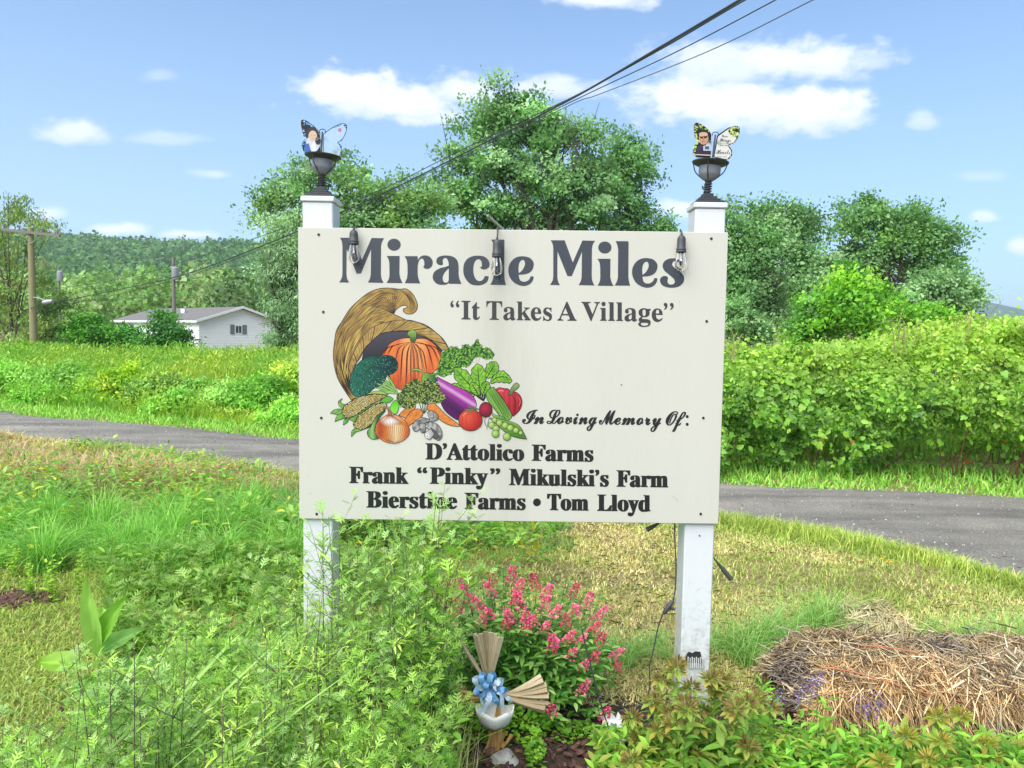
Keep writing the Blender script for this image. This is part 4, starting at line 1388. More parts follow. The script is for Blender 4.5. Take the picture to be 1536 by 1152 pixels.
def lift_glyph(mb, loops, h):
    L3 = [[Vector((x, y, 0)) for x, y in l] for l in loops]
    tris = tessellate_polygon(L3)
    flat = [p for l in loops for p in l]
    V = [sp(x, y, h) for x, y in flat]
    Fc = []
    for t in tris:
        a, b_, c = [flat[i] for i in t]
        ar = (b_[0] - a[0]) * (c[1] - a[1]) - (b_[1] - a[1]) * (c[0] - a[0])
        Fc.append(tuple(t) if ar < 0 else tuple(reversed(t)))
    mb.add(V, Fc)
# first M and first l are reached by moving the clean tracing; sign text drops slightly to the right
title = [shift(G_M, 509.8 - G_M[0][0][0], 356.6 - G_M[0][0][1]), G_dot, G_i, G_r, G_a, G_c,
         shift(G_l, 736.8 - G_l[0][0][0], 359.3 - G_l[0][0][1], 1.02), G_e,
         G_M, shift(G_dot, 316.2, 4.2), shift(G_i, 316.2, 4.2), G_l, shift(G_e, 948.1 - 762.5, 2.7), G_s]
for loops in title:
    mb = MB()
    lift_glyph(mb, loops, .0006)
    mb.build('letter', INK, sign)

def mathify(s, kind):
    o = ''
    for ch in s:
        up_, lo = (0x1D400, 0x1D41A) if kind == 'b' else (0x1D4D0, 0x1D4EA)
        if 'A' <= ch <= 'Z': ch = chr(up_ + ord(ch) - 65)
        elif 'a' <= ch <= 'z': ch = chr(lo + ord(ch) - 97)
        o += ch
    return o
def flat_text(s, kind, offset, res=5):
    """outline of a word as vertices and faces, with its extent; falls back on nothing but Blender's own type"""
    cu = bpy.data.curves.new('word', 'FONT')
    cu.body = mathify(s, kind)
    cu.size = 1.0
    cu.offset = offset
    cu.resolution_u = res
    ob = bpy.data.objects.new('word', cu)
    COL.objects.link(ob)
    dg = bpy.context.evaluated_depsgraph_get()
    me = ob.evaluated_get(dg).to_mesh()
    V = [tuple(v.co) for v in me.vertices]
    Fc = [tuple(p.vertices) for p in me.polygons]
    ob.evaluated_get(dg).to_mesh_clear()
    bpy.data.objects.remove(ob)
    bpy.data.curves.remove(cu)
    return V, Fc
CAPH = {}
def word(mb, s, kind, px0, px1, base, cap, offset, h=.0006, slant=0.0, put=None):
    V, Fc = flat_text(s, kind, offset)
    xs_ = [v[0] for v in V]
    a, b_ = min(xs_), max(xs_)
    put = put or (lambda x, y: sp(x, y, h))
    # picture px: the baseline slopes as the board does
    if kind not in CAPH:
        cv, _ = flat_text('F', kind, 0)
        CAPH[kind] = max(v[1] for v in cv)
    k = cap / CAPH[kind]
    mid = (px0 + px1) / 2
    P = []
    for v in V:
        x = px0 + (v[0] - a) / (b_ - a) * (px1 - px0)
        P.append(put(x + slant * v[1] * k, base + (x - mid) * .0145 - v[1] * k))
    # faces must look toward the viewer
    v0 = [V[i] for i in Fc[0]]
    ar = (v0[1][0] - v0[0][0]) * (v0[2][1] - v0[0][1]) - (v0[1][1] - v0[0][1]) * (v0[2][0] - v0[0][0])
    mb.add(P, Fc if ar > 0 else [tuple(reversed(f)) for f in Fc])
def bword(mb, s, kind, a, b_, base, cap, bold):
    # heavier strokes: the same print laid again a hair to either side
    n_ = 1 if bold <= 0 else 3 if bold < 1.0 else 5
    for k in range(n_):
        dx = 0 if n_ == 1 else bold * (2 * k / (n_ - 1) - 1) * .5
        dy = 0 if n_ == 1 else (k % 2) * .5 - .25
        word(mb, s, kind, a + bold * .5 + dx, b_ - bold * .5 + dx, base + dy, cap, 0, h=.0006 + .00006 * k)
def line(words, kind, mat, offset):
    mb = MB()
    for wd in words:
        bword(mb, wd[0], kind, *wd[1:5], offset if len(wd) < 6 else wd[5])
    mb.build('lettering', mat, sign)
line([('“', 675.5, 689, 479, 27.5), ('It', 692, 720, 479, 27.5), ('Takes', 729.5, 828, 480, 27.5), ('A', 836, 865, 480.8, 27.5), ('Village', 872, 994, 481.3, 27.5), ('”', 995.5, 1010.5, 482.6, 27.5)], 'b', INKV, .3)
line([('D’Attolico', 637.7, 786.4, 690, 24), ('Farms', 797.4, 890.3, 691.6, 24)], 'b', INKB, 2.5)
line([('Frank', 523.6, 613, 725, 24.2), ('“', 625.7, 641, 725.4, 24), ('Pinky', 644.4, 732.3, 726, 24.2), ('”', 735, 750.5, 727, 24), ('Mikulski’s', 763.3, 913.3, 728.5, 24.2), ('Farm', 924.4, 1002.5, 730.3, 24.2)], 'b', INKB, 2.5)
mb = MB()
for wd in [('Bierstine', 549.2, 686, 762, 24.2), ('Farms', 696.6, 788.6, 764, 24.2), ('Tom', 820.5, 883.2, 765.3, 24.2), ('Lloyd', 895.4, 976, 766.6, 24.2)]:
    bword(mb, wd[0], 'b', *wd[1:5], 2.5)
mb.add([sp(805.4 + 5.9 * math.cos(t), 753.4 + 5.9 * math.sin(t), .0006) for t in np.linspace(2 * PI, 0, 25)[:-1]], [tuple(range(24))])
mb.build('lettering', INKB, sign)
line([('In', 783, 816.4, 635.6, 21, 1.1), ('Loving', 819.8, 895.8, 636, 21, 1.1), ('Memory', 898, 992.4, 637, 21, 1.1), ('Of:', 998.3, 1033, 638, 21, 1.1)], 's', INKB, .8)

# ---- the painted horn of plenty: flat print, one thin film over the other
class Art:
    LAY = [0.0003]
    def __init__(s, name):
        s.mb = MB()
        s.name = name
        s.k = 0
    def nxt(s):
        Art.LAY[0] += .00001 + (.000036 if s.k else 0)
        s.k = 0
        return Art.LAY[0]
    def over(s):
        s.k += 1
        return Art.LAY[0] + .000006 * (1 + (s.k - 1) % 6)
    def face(s, P, cols, tris):
        b_ = len(s.mb.v)
        s.mb.v += [tuple(sp(x, y, s.h)) for x, y in P]
        s.mb.c += cols
        for t in tris:
            a, b2, c = [P[i] for i in t]
            ar = (b2[0] - a[0]) * (c[1] - a[1]) - (b2[1] - a[1]) * (c[0] - a[0])
            s.mb.f.append(tuple(i + b_ for i in (t if ar < 0 else tuple(reversed(t)))))
    def shape(s, loop, fn, step=2.0):
        """fill the loop (picture px); fn(x, y) gives the ink colour, sampled on a grid inside"""
        s.h = s.nxt()
        if not callable(fn):
            cst = fn
            tris = tessellate_polygon([[Vector((x, y, 0)) for x, y in loop]])
            s.face(loop, [cst] * len(loop), [tuple(t) for t in tris])
            return
        xs_, ys_ = [p[0] for p in loop], [p[1] for p in loop]
        pts = [Vector(p) for p in loop]
        n = len(pts)
        for gx_ in np.arange(min(xs_), max(xs_), step):
            for gy_ in np.arange(min(ys_), max(ys_), step):
                if inside(gx_, gy_, loop):
                    pts.append(Vector((gx_, gy_)))
        r = delaunay_2d_cdt(pts, [], [list(range(n))], 1, 1e-4)
        P = [(v.x, v.y) for v in r[0]]
        s.face(P, [fn(x, y) for x, y in P], [tuple(f) for f in r[2]])
    def stroke(s, P, wd, col, n=5, taper=True, lift=True):
        """ink line through the points, width in picture px"""
        if lift: s.h = s.over()
        Q = catmull([(x, y, 0) for x, y in P], n) if len(P) > 2 else [Vector((*P[0], 0)), Vector((*P[1], 0))]
        m = len(Q)
        V = []
        for k, q in enumerate(Q):
            d = Q[min(k + 1, m - 1)] - Q[max(k - 1, 0)]
            if d.length < 1e-6: d = Vector((1, 0, 0))
            d.normalize()
            t = k / (m - 1)
            ww = wd * .5 * ((.25 + .75 * math.sin(PI * min(max(t, .02), .98))) if taper else 1)
            V.append((q.x - d.y * ww, q.y + d.x * ww))
            V.append((q.x + d.y * ww, q.y - d.x * ww))
        T_ = []
        for k in range(m - 1):
            a = 2 * k
            T_ += [(a, a + 1, a + 3), (a, a + 3, a + 2)]
        s.face(V, [col] * len(V), T_)
    def outline(s, loop, wd=1.0, col=None):
        s.stroke(list(loop) + [loop[0]], wd, col or INKC, n=1, taper=False)
    def ell(s, cx_, cy_, rx, ry, fn, n=18, rot=0.0, lift=True):
        c_, s_ = math.cos(rot), math.sin(rot)
        lp = [(cx_ + rx * math.cos(t) * c_ - ry * math.sin(t) * s_, cy_ + rx * math.cos(t) * s_ + ry * math.sin(t) * c_) for t in np.linspace(0, 2 * PI, n + 1)[:-1]]
        if lift:
            s.shape(lp, fn)
        else:
            s.face(lp, [fn] * n, [(0, i, i + 1) for i in range(1, n - 1)])
        return lp
    def done(s):
        return s.mb.build(s.name, PRINT, sign)
def inside(x, y, loop):
    r = False
    j = len(loop) - 1
    for i in range(len(loop)):
        xi, yi = loop[i]
        xj, yj = loop[j]
        if (yi > y) != (yj > y) and x < (xj - xi) * (y - yi) / (yj - yi + 1e-12) + xi:
            r = not r
        j = i
    return r
INKC = C(38, 32, 34)
K4, K5, K6, K7 = (490, 425, 6.4), (560, 490, 7.679), (640, 500, 6.775), (490, 560, 9.035)
def Z(k, *pts): return [(x / k[2] + k[0], y / k[2] + k[1]) for x, y in pts]
def LP(k, s, n=5):
    pts = []
    for tok in s.split():
        c = tok[0] == 'c'
        a, b_ = tok.lstrip('c').split(',')
        pts.append((float(a) / k[2] + k[0], float(b_) / k[2] + k[1], c))
    return smooth_loop(pts, n)
def lerp3(a, b_, t):
    t = min(max(t, 0), 1)
    return tuple(a[i] * (1 - t) + b_[i] * t for i in range(3))
RA = random.Random(4)

# horn
a = Art('cornucopia_print')
a.shape(LP(K4, '330,760 360,640 430,550 520,480 650,452 800,455 950,490 c1120,640 c900,900 c300,900'), lambda x, y: lerp3(C(78, 74, 86), C(52, 46, 52), (y - 500) / 40))
body = LP(K4, 'c235,1120 180,1040 110,920 75,800 64,680 75,560 95,450 150,360 220,250 300,170 400,92 500,52 600,45 700,56 760,52 812,87 850,142 872,210 860,262 820,292 770,293 738,270 740,243 772,232 766,214 730,213 690,233 660,263 c645,298 700,320 770,353 860,370 960,405 1060,480 1130,550 c1180,640 c1105,640 1000,545 880,480 780,461 640,462 520,485 430,560 370,620 320,720 262,800 240,900 232,1000 c285,1095')
def hornc(x, y):
    t = math.sin(x * .31 + y * .17) * .25 + float(vnoise(x, y, .12)) * .9
    d = abs((y - 500) * .6 + (x - 560)) / 90
    return lerp3(C(206, 168, 84), C(138, 108, 74), .15 + .6 * t * .8 + .25 * min(d, 1))
a.shape(body, hornc, 2.2)
O = Z(K4, (235, 1120), (110, 920), (65, 690), (90, 460), (170, 320), (300, 170), (430, 78), (560, 46), (700, 56))
I = Z(K4, (270, 1085), (228, 930), (222, 800), (290, 610), (380, 480), (480, 400), (560, 370), (620, 330), (645, 298))
Oq = catmull([(x, y, 0) for x, y in O], 10); Iq = catmull([(x, y, 0) for x, y in I], 10)
for f in np.linspace(.04, .97, 34):
    L_q = [o_.lerp(i_, f + .025 * math.sin(k * .21 + f * 9)) for k, (o_, i_) in enumerate(zip(Oq, Iq))]
    k = RA.randint(0, 6)
    while k < len(L_q) - 4:
        m = RA.randint(5, 16)
        seg = [(q.x, q.y) for q in L_q[k:k + m:2]]
        if len(seg) > 2:
            a.stroke(seg, RA.uniform(.45, .95), lerp3(INKC, C(84, 60, 38), RA.random()), n=2)
        k += m + RA.randint(1, 5)
    if RA.random() < .55:
        k = RA.randint(8, 50)
        seg = [(q.x + .5, q.y + .5) for q in L_q[k:k + 12:2]]
        a.stroke(seg, 1.1, C(226, 196, 104), n=2)
for k in range(16):   # folds radiating to the pinch under the tail
    t = k / 15
    s0 = Z(K4, (320 + 420 * t, 175 - 110 * math.sin(t * 2.2) + 20))[0]
    e0 = Z(K4, (645, 296))[0]
    a.stroke([s0, ((s0[0] + e0[0]) / 2 + 1.5 - 3 * t, (s0[1] + e0[1]) / 2 - 2), e0], .7, lerp3(INKC, C(90, 60, 60), RA.random()), n=4)
for k in range(9):    # tail curl
    t = k / 8
    a.stroke(Z(K4, (690 + 12 * k, 62 + 2 * k), (760 + 9 * k, 110 + 6 * k), (800 + 6 * k, 190 + 4 * k), (770 + 5 * k, 262 + 2 * k)), .55, lerp3(INKC, C(84, 60, 50), .5), n=4)
R1 = catmull([(x, y, 0) for x, y in Z(K4, (235, 1020), (208, 880), (222, 760), (290, 605), (390, 462), (520, 388), (700, 354), (860, 369), (1060, 480), (1180, 640))], 12)
R2 = catmull([(x, y, 0) for x, y in Z(K4, (250, 1030), (242, 890), (300, 740), (368, 625), (440, 552), (520, 486), (640, 461), (780, 461), (1000, 545), (1105, 640))], 12)
def ropec(x, y): return lerp3(C(204, 172, 92), C(150, 118, 78), float(vnoise(x, y, .2, 3)))
a.shape([(p.x, p.y) for p in R1] + [(p.x, p.y) for p in reversed(R2)], ropec, 3)
for k in range(4, len(R1) - 8, 3):
    o_, i_ = R1[min(k + 6, len(R1) - 1)], R2[max(k - 3, 0)]
    big = (k // 3) % 4 == 0
    m_ = o_.lerp(i_, .5)
    tx = R1[min(k + 1, len(R1) - 1)] - R1[k]
    tx.normalize()
    a.stroke([(o_.x, o_.y), (m_.x + tx.x * 1.2, m_.y + tx.y * 1.2), (i_.x, i_.y)], 1.15 if big else .55, INKC if big else C(96, 70, 42), n=4, taper=not big)
a.stroke([(p.x, p.y) for p in R1], .9, INKC, n=1, taper=False)
a.stroke([(p.x, p.y) for p in R2], .9, INKC, n=1, taper=False)
a.outline(body, 1.0)
a.done()

# pumpkin
a = Art('pumpkin_print')
pk = LP(K5, '105,325 140,258 200,190 290,145 400,129 480,138 600,140 700,200 770,290 792,370 770,440 720,500 650,560 540,640 430,690 330,732 255,690 200,600 150,450')
def pkc(x, y):
    u = (x - 621) / 42
    rib = abs(math.sin(u * 5.2 * (1 + .12 * abs(u))))
    c = lerp3(C(240, 128, 62), C(250, 186, 116), max(0, .95 - abs(u + .02) * 1.3) * (1 - (y - 510) / 90))
    c = lerp3(C(196, 62, 34), c, .35 + .65 * rib ** .6)
    return lerp3(c, C(196, 58, 34), (y - 545) / 60)
a.shape(pk, pkc, 1.6)
for (mx, my, ex, ey) in [(190, 230, 115, 330), (240, 215, 160, 330), (300, 240, 250, 420), (345, 260, 315, 640), (395, 300, 380, 690), (430, 320, 430, 690), (520, 240, 580, 520), (560, 280, 610, 540), (600, 210, 690, 500), (660, 230, 760, 440), (500, 300, 520, 600), (460, 330, 475, 640), (700, 230, 785, 370)]:
    for q in range(3):
        j = RA.uniform(-9, 9)
        a.stroke(Z(K5, (440 + (mx - 440) * .12, 178), (mx + j, my), ((mx + ex) / 2 + (ex - 440) * .05 + j, (my + ey) / 2), (ex + j * 1.5, ey)), RA.uniform(.5, 1.0) if q else 1.1, lerp3(C(110, 30, 20), INKC, RA.random()), n=5)
for q in range(26):
    x = RA.uniform(200, 520)
    a.stroke(Z(K5, (x, 540 + RA.random() * 60), (x + 10, 700)), .8, C(130, 26, 30))
a.outline(pk, .9)
st = LP(K5, '390,85 415,48 450,36 490,55 496,120 480,176 445,180 428,160 420,118')
a.shape(st, lambda x, y: lerp3(C(146, 178, 84), C(66, 104, 56), (y - 498) / 12))
for q in range(4): a.stroke(Z(K5, (420 + 18 * q, 60), (440 + 12 * q, 170)), .5, C(40, 70, 36))
a.outline(st, .7)
a.done()

# broccoli
a = Art('broccoli_print')
br_ = LP(K4, '225,1000 228,900 262,820 330,742 410,702 470,694 520,700 575,690 640,705 682,760 675,830 630,870 582,880 560,930 520,980 455,1010 400,1055 300,1090 248,1060')
a.shape(br_, lambda x, y: lerp3(C(34, 104, 84), C(18, 52, 58), (x - 540) / 50 + .3 * float(vnoise(x, y, .3)) - .1))
a.h = a.nxt()
for q in range(900):
    x, y = RA.uniform(525, 597), RA.uniform(533, 596)
    if inside(x, y, br_):
        r = RA.uniform(.3, .7)
        a.h += 1e-6
        a.ell(x, y, r, r, RA.choice([C(80, 170, 134), C(30, 84, 66), C(110, 190, 150), C(8, 32, 34), C(8, 28, 32)]), n=5, lift=False)
for pp in [[(340, 760), (380, 830), (370, 900)], [(500, 700), (490, 760), (540, 830), (590, 860)], [(270, 880), (330, 900), (360, 960), (330, 1060)], [(370, 860), (440, 800), (520, 820)], [(400, 1000), (440, 930), (520, 950)]]:
    a.stroke(Z(K4, *pp), 1.0, C(10, 34, 34))
a.outline(br_, .8, C(10, 40, 36))
a.done()

# leek tops behind the corn
a = Art('leek_print')
for (x, y) in [(20, 700), (40, 655), (95, 622), (60, 740), (120, 600), (158, 560), (190, 640), (10, 760)]:
    for q, (c_, w_) in enumerate([(INKC, 4.4), (C(112, 168, 76), 3.4), (C(170, 204, 120), 1.2)]):
        a.stroke(Z(K5, (x, y), ((x + 285) / 2 - 5, (y + 770) / 2 - 12), (290, 775)), w_, c_, n=6)
a.done()

# parsley
def leaflets(name, loop, n, cols, size, dark, seed):
    a = Art(name)
    a.shape(loop, dark)
    R = random.Random(seed)
    xs_, ys_ = [p[0] for p in loop], [p[1] for p in loop]
    k = 0
    while k < n:
        x, y = R.uniform(min(xs_), max(xs_)), R.uniform(min(ys_), max(ys_))
        if not inside(x, y, loop): continue
        k += 1
        t = R.uniform(0, 2 * PI)
        L_ = size * R.uniform(.7, 1.3)
        c_, s_ = math.cos(t), math.sin(t)
        def tr(p, g): return [(x + (u * c_ - v * s_) * L_ * g, y + (u * s_ + v * c_) * L_ * g) for u, v in p]
        lf = [(-.9, 0), (-.4, .5), (0, .3), (.35, .55), (.6, .25), (1.0, 0), (.6, -.25), (.35, -.55), (0, -.3), (-.4, -.5)]
        a.h = a.nxt() if k % 12 == 0 else a.h + .000004
        P = tr(lf, 1.22)
        a.face(P, [dark if not callable(dark) else C(34, 70, 30)] * 10, [(0, i, i + 1) for i in range(1, 9)])
        a.h += .000004
        P = tr(lf, .92)
        c0, c1_ = R.choice(cols), R.choice(cols)
        a.face(P, [lerp3(c0, c1_, i / 9) for i in range(10)], [(0, i, i + 1) for i in range(1, 9)])
    return a
par = LP(K6, '110,385 160,200 240,145 300,135 345,160 390,110 450,135 480,105 512,62 545,110 570,150 630,150 690,215 650,255 590,262 540,230 490,250 460,290 430,330 330,350 230,420 150,440')
a = leaflets('parsley_print', par, 300, [C(142, 198, 74), C(112, 172, 66), C(168, 214, 96), C(92, 150, 60)], 2.3, C(42, 88, 36), 8)
for pp in [[(440, 250), (475, 300)], [(505, 215), (500, 305)], [(545, 240), (520, 300)]]:
    a.stroke(Z(K6, *pp), .9, INKC)
a.done()

# beet greens, big veined leaves
a = Art('beet_greens_print')
for base, tip, wd, seed in [((520, 640), (250, 520), 95, 1), ((540, 640), (285, 355), 150, 2), ((600, 470), (705, 292), 130, 4), ((545, 630), (515, 312), 150, 3), ((625, 520), (865, 480), 120, 5), ((545, 650), (450, 500), 90, 6), ((560, 650), (620, 490), 90, 7)]:
    bx, by = base; tx, ty = tip
    dx, dy = tx - bx, ty - by
    Ln = math.hypot(dx, dy)
    ux, uy = dx / Ln, dy / Ln
    bend = 60 if seed == 5 else 0
    def pt(t, o):
        x = bx + dx * t - uy * o
        y = by + dy * t + ux * o - bend * math.sin(PI * t)
        return (x / 6.775 + 640, y / 6.775 + 500)
    lp = []
    for side in (1, -1):
        ts = np.linspace(.12, 1, 12) if side == 1 else np.linspace(1, .12, 12)
        for q, t in enumerate(ts):
            lp.append(pt(t, side * wd * .5 * (math.sin(PI * min(t, .995) ** 1.5) ** .6) * (1 + .13 * math.sin(q * 2.4 + seed))))
    lp = [(p.x, p.y) for p in catmull([(x, y, 0) for x, y in lp], 3, closed=True)]
    a.shape(lp, lambda x, y: lerp3(C(156, 212, 66), C(96, 160, 50), float(vnoise(x, y, .35, seed)) * 1.2 - .1))
    a.outline(lp, 1.0, C(22, 44, 20))
    a.stroke([pt(0, 0), pt(.35, 0), pt(.7, 0), pt(.93, 0)], 1.4, C(24, 40, 22), n=4)
    for t in (.3, .45, .6, .75):
        for s_ in (1, -1):
            a.stroke([pt(t, 0), pt(t + .07, s_ * wd * .2), pt(t + .16, s_ * wd * .36)], .7, C(30, 56, 24), n=3)
for x in (470, 500, 530, 560, 590, 610):
    a.stroke(Z(K6, (578, 690), ((578 + x) / 2, 650), (x, 600)), 1.4, C(36, 30, 40))
a.done()

# pepper
a = Art('pepper_print')
pp_ = LP(K6, '690,585 735,552 790,560 830,565 855,605 900,595 948,630 970,700 945,780 c878,845 850,790 790,700 700,630')
a.shape(pp_, lambda x, y: lerp3(C(214, 62, 72), C(150, 20, 36), ((x - 745) + (y - 590)) / 60 + .25 * math.sin(x * .8)))
a.stroke(Z(K6, (860, 620), (905, 700), (890, 820)), 1.1, C(80, 12, 22)); a.stroke(Z(K6, (790, 600), (820, 560), (850, 605)), 1.0, C(90, 14, 22))
a.stroke(Z(K6, (720, 600), (750, 580), (790, 590)), 1.6, C(240, 140, 140)); a.stroke(Z(K6, (930, 640), (950, 690), (935, 750)), 1.2, C(226, 110, 110))
a.outline(pp_, .9)
sm = LP(K6, 'c828,622 850,572 885,520 915,503 942,530 920,562 885,590 c862,636')
a.shape(sm, lambda x, y: lerp3(C(150, 168, 104), C(84, 104, 60), (y - 575) / 18))
a.outline(sm, .8)
a.done()

# celery / okra bunch
a = Art('celery_print')
ck = LP(K6, 'c598,610 640,560 c680,545 745,630 810,720 862,820 c860,858 c815,898 760,860 690,770 620,680')
a.shape(ck, lambda x, y: lerp3(C(158, 202, 92), C(60, 124, 44), .5 + .5 * math.sin((x - y * .62) * 1.25)))
for q in range(7):
    a.stroke(Z(K6, (620 + 13 * q, 590 - 6 * q), (700 + 15 * q, 700 - 2 * q), (810 + 7 * q, 885 - 8 * q)), .8, C(26, 62, 26))
a.outline(ck, .9)
lf2 = LP(K6, 'c650,790 700,830 780,850 c815,895 c740,890 680,850')
a.shape(lf2, lambda x, y: lerp3(C(176, 204, 120), C(96, 150, 66), (y - 618) / 10)); a.outline(lf2, .7)
a.done()

# eggplant
a = Art('eggplant_print')
eg = LP(K6, 'c103,440 160,470 260,520 370,570 450,620 495,680 503,740 470,795 400,845 320,878 260,850 190,790 150,720 140,640 120,540')
def egc(x, y):
    v = ((y - 500) * 6.775 - 440) - ((x - 640) * 6.775 - 103) * .62     # distance below the upper edge
    c = lerp3(C(178, 62, 168), C(84, 24, 92), v / 230)
    return lerp3(C(226, 170, 222), c, abs(v - 50) / 34)
a.shape(eg, egc, 1.6)
for k in range(30):
    t = k / 29
    x, y = 112 + 370 * t, 450 + 210 * t
    a.stroke(Z(K6, (x, y + 8), (x + 2, y + 26 + 10 * math.sin(k))), .6, C(60, 30, 90))
for k in range(34):
    t = k / 33
    x, y = 140 + 330 * t, 560 + 250 * t
    a.stroke(Z(K6, (x, y + 10), (x - 18, y + 60), (x - 46, y + 100)) if t < .75 else Z(K6, (x, y - 30), (x - 20, y + 20)), .9, C(40, 10, 52))
a.outline(eg, .9)
a.done()
a = Art('green_pepper_print')
cap_ = LP(K5, '565,560 600,530 660,540 710,570 730,620 700,650 650,600 600,620 560,650')
a.shape(cap_, lambda x, y: lerp3(C(140, 184, 80), C(48, 104, 44), (x - 632) / 20)); a.outline(cap_, .8)
for c_, w_ in ((INKC, 4.2), (C(96, 152, 62), 3.0), (C(180, 208, 130), .9)):
    a.stroke(Z(K5, (435, 512), (480, 492), (540, 505), (590, 560)), w_, c_, n=5)
    a.stroke(Z(K5, (650, 560), (700, 548), (765, 545)), w_ * .9, c_, n=5)
a.done()

# carrots
a = Art('carrot_print')
def carc(x, y): return lerp3(C(238, 158, 78), C(206, 108, 48), float(vnoise(x, y, .4, 2)))
for lp in (LP(K5, 'c290,1020 380,940 c490,912 450,985 c375,1055'), LP(K5, 'c360,1075 430,980 490,948 545,955 572,1000 545,1050 470,1100 c405,1148'),
           LP(K6, '0,745 30,716 80,714 130,758 200,828 280,888 c350,945 250,938 150,890 75,830 20,785')):
    a.shape(lp, carc); a.outline(lp, .9)
for k in range(9):
    a.stroke(Z(K6, (40 + 30 * k, 740 + 22 * k), (28 + 30 * k, 762 + 22 * k)), .6, C(130, 60, 30))
    a.stroke(Z(K5, (520 - 14 * k, 965 + 17 * k), (545 - 14 * k, 985 + 17 * k)), .5, C(130, 60, 30))
a.done()

# herb bunch
hb = LP(K5, '270,790 330,740 350,690 400,650 450,620 500,600 560,640 620,600 690,640 760,660 770,740 825,800 800,865 720,880 650,860 600,900 560,880 500,880 470,920 400,950 340,930 290,880')
a = leaflets('herb_bunch_print', hb, 330, [C(188, 200, 104), C(150, 172, 78), C(206, 214, 136), C(124, 150, 62)], 1.75, C(52, 76, 34), 9)
for (x, y) in ((520, 890), (560, 900), (600, 880), (640, 870)):
    a.stroke(Z(K5, (585, 1000), ((585 + x) / 2, 950), (x, y - 60)), 1.3, C(60, 84, 50), n=4)
a.done()

# corn
a = Art('corn_print')
for s_ in ['c50,540 110,490 c200,480 220,560', 'c110,655 150,560 c230,545 c300,600 200,620', 'c225,700 240,630 c310,600 280,660', 'c170,440 160,380 c215,340 190,380 210,410 c290,430 c220,480', 'c380,740 c610,720 470,770 390,800 c335,860 340,790', 'c300,620 460,540 560,520 620,500 c540,600 c380,660']:
    lp = LP(K7, s_)
    a.shape(lp, lambda x, y: lerp3(C(150, 200, 92), C(70, 140, 60), float(vnoise(x, y, .5, 6)) * 1.2)); a.outline(lp, .7)
for k_, (s_, ax0, ax1, hw) in enumerate([('c200,520 240,440 300,395 400,338 520,300 640,280 760,290 c835,312 720,365 560,450 420,550 320,595 250,590', (225, 545), (830, 315), 66), ('c360,700 420,590 520,500 620,440 720,400 800,402 815,440 780,500 690,610 600,705 490,755 400,745', (385, 720), (815, 425), 66)]):
    lp = LP(K7, s_)
    a.shape([(x - .8, y - 1.0) for x, y in lp] if k_ else lp, C(104, 150, 60))
    a.shape(lp, C(70, 50, 28))
    ux, uy = ax1[0] - ax0[0], ax1[1] - ax0[1]
    Ln = math.hypot(ux, uy); ux /= Ln; uy /= Ln
    a.h = a.nxt()
    for r in range(-7, 8):
        for c in range(0, 34):
            s1 = c * 24 + (r % 2) * 12
            x = ax0[0] + ux * s1 - uy * r * 17
            y = ax0[1] + uy * s1 + ux * r * 17
            X_, Y_ = x / 9.035 + 490, y / 9.035 + 560
            if s1 < Ln and inside(X_, Y_, lp) and inside(X_ + .6, Y_ + .6, lp) and inside(X_ - .6, Y_ - .6, lp):
                a.ell(X_, Y_, 1.15, .78, RA.choice([C(240, 222, 150), C(226, 196, 110), C(246, 234, 184), C(206, 178, 92)]), n=6, rot=math.atan2(uy, ux), lift=False)
    a.outline(lp, .8, C(48, 70, 30))
tp = LP(K7, 'c520,290 620,250 740,240 c840,290 760,285 640,275')
a.shape(tp, C(160, 196, 92)); a.outline(tp, .7)
lf3 = LP(K7, 'c720,385 780,330 850,310 c905,345 860,385 800,400')
a.shape(lf3, C(92, 178, 60)); a.outline(lf3, .7)
a.done()

# cucumber slice of green and onion
a = Art('onion_print')
cu_ = LP(K7, 'c800,500 720,600 665,700 650,800 c705,885 620,890 565,850 550,790 590,740 640,640 700,560')
a.shape(cu_, lambda x, y: lerp3(C(150, 196, 112), C(44, 104, 40), abs(x - 558) / 8)); a.outline(cu_, .8)
on = LP(K7, '660,760 690,660 780,585 c830,560 c845,500 c870,500 c880,560 960,570 1060,640 1120,740 1115,830 1050,900 960,940 880,945 780,920 690,850')
def onc(x, y):
    u, v = (x - 588) / 25, (y - 643) / 21
    c = lerp3(C(226, 134, 66), C(190, 84, 44), .5 + .5 * math.sin(u * 7 + v * v * 2))
    c = lerp3(c, C(250, 222, 170), max(0, 1 - abs(u - .25) * 1.8) * (1 if v > -.3 else .2))
    return lerp3(c, C(255, 252, 240), 1.4 - math.hypot((u + .1) * 2.2, (v + .55) * 3.6))
a.shape(on, onc, 1.4)
for k in range(17):
    u = -1 + k / 8
    a.stroke(Z(K7, (858 + u * 12, 560), (890 + u * 150, 640 + 30 * abs(u)), (895 + u * 212, 760), (905 + u * 130, 890), (920 + u * 20, 938)), .55, lerp3(C(150, 60, 30), C(90, 40, 24), RA.random()), n=4)
a.outline(on, .8, C(120, 56, 30))
for k in range(8): a.stroke(Z(K7, (900 + 12 * k, 935), (895 + 14 * k, 955 + 6 * (k % 3))), .4, C(130, 110, 90))
for k in range(5): a.stroke(Z(K7, (850 + 5 * k, 575), (830 + 4 * k, 500), (780 + 18 * k, 440)), .9, C(150, 110, 100))
lo_ = LP(K7, 'c858,470 890,400 935,362 975,400 978,460 955,530 c925,555 880,525')
a.shape(lo_, lambda x, y: lerp3(C(96, 200, 40), C(130, 220, 70), (y - 603) / 12)); a.outline(lo_, .7)
a.done()

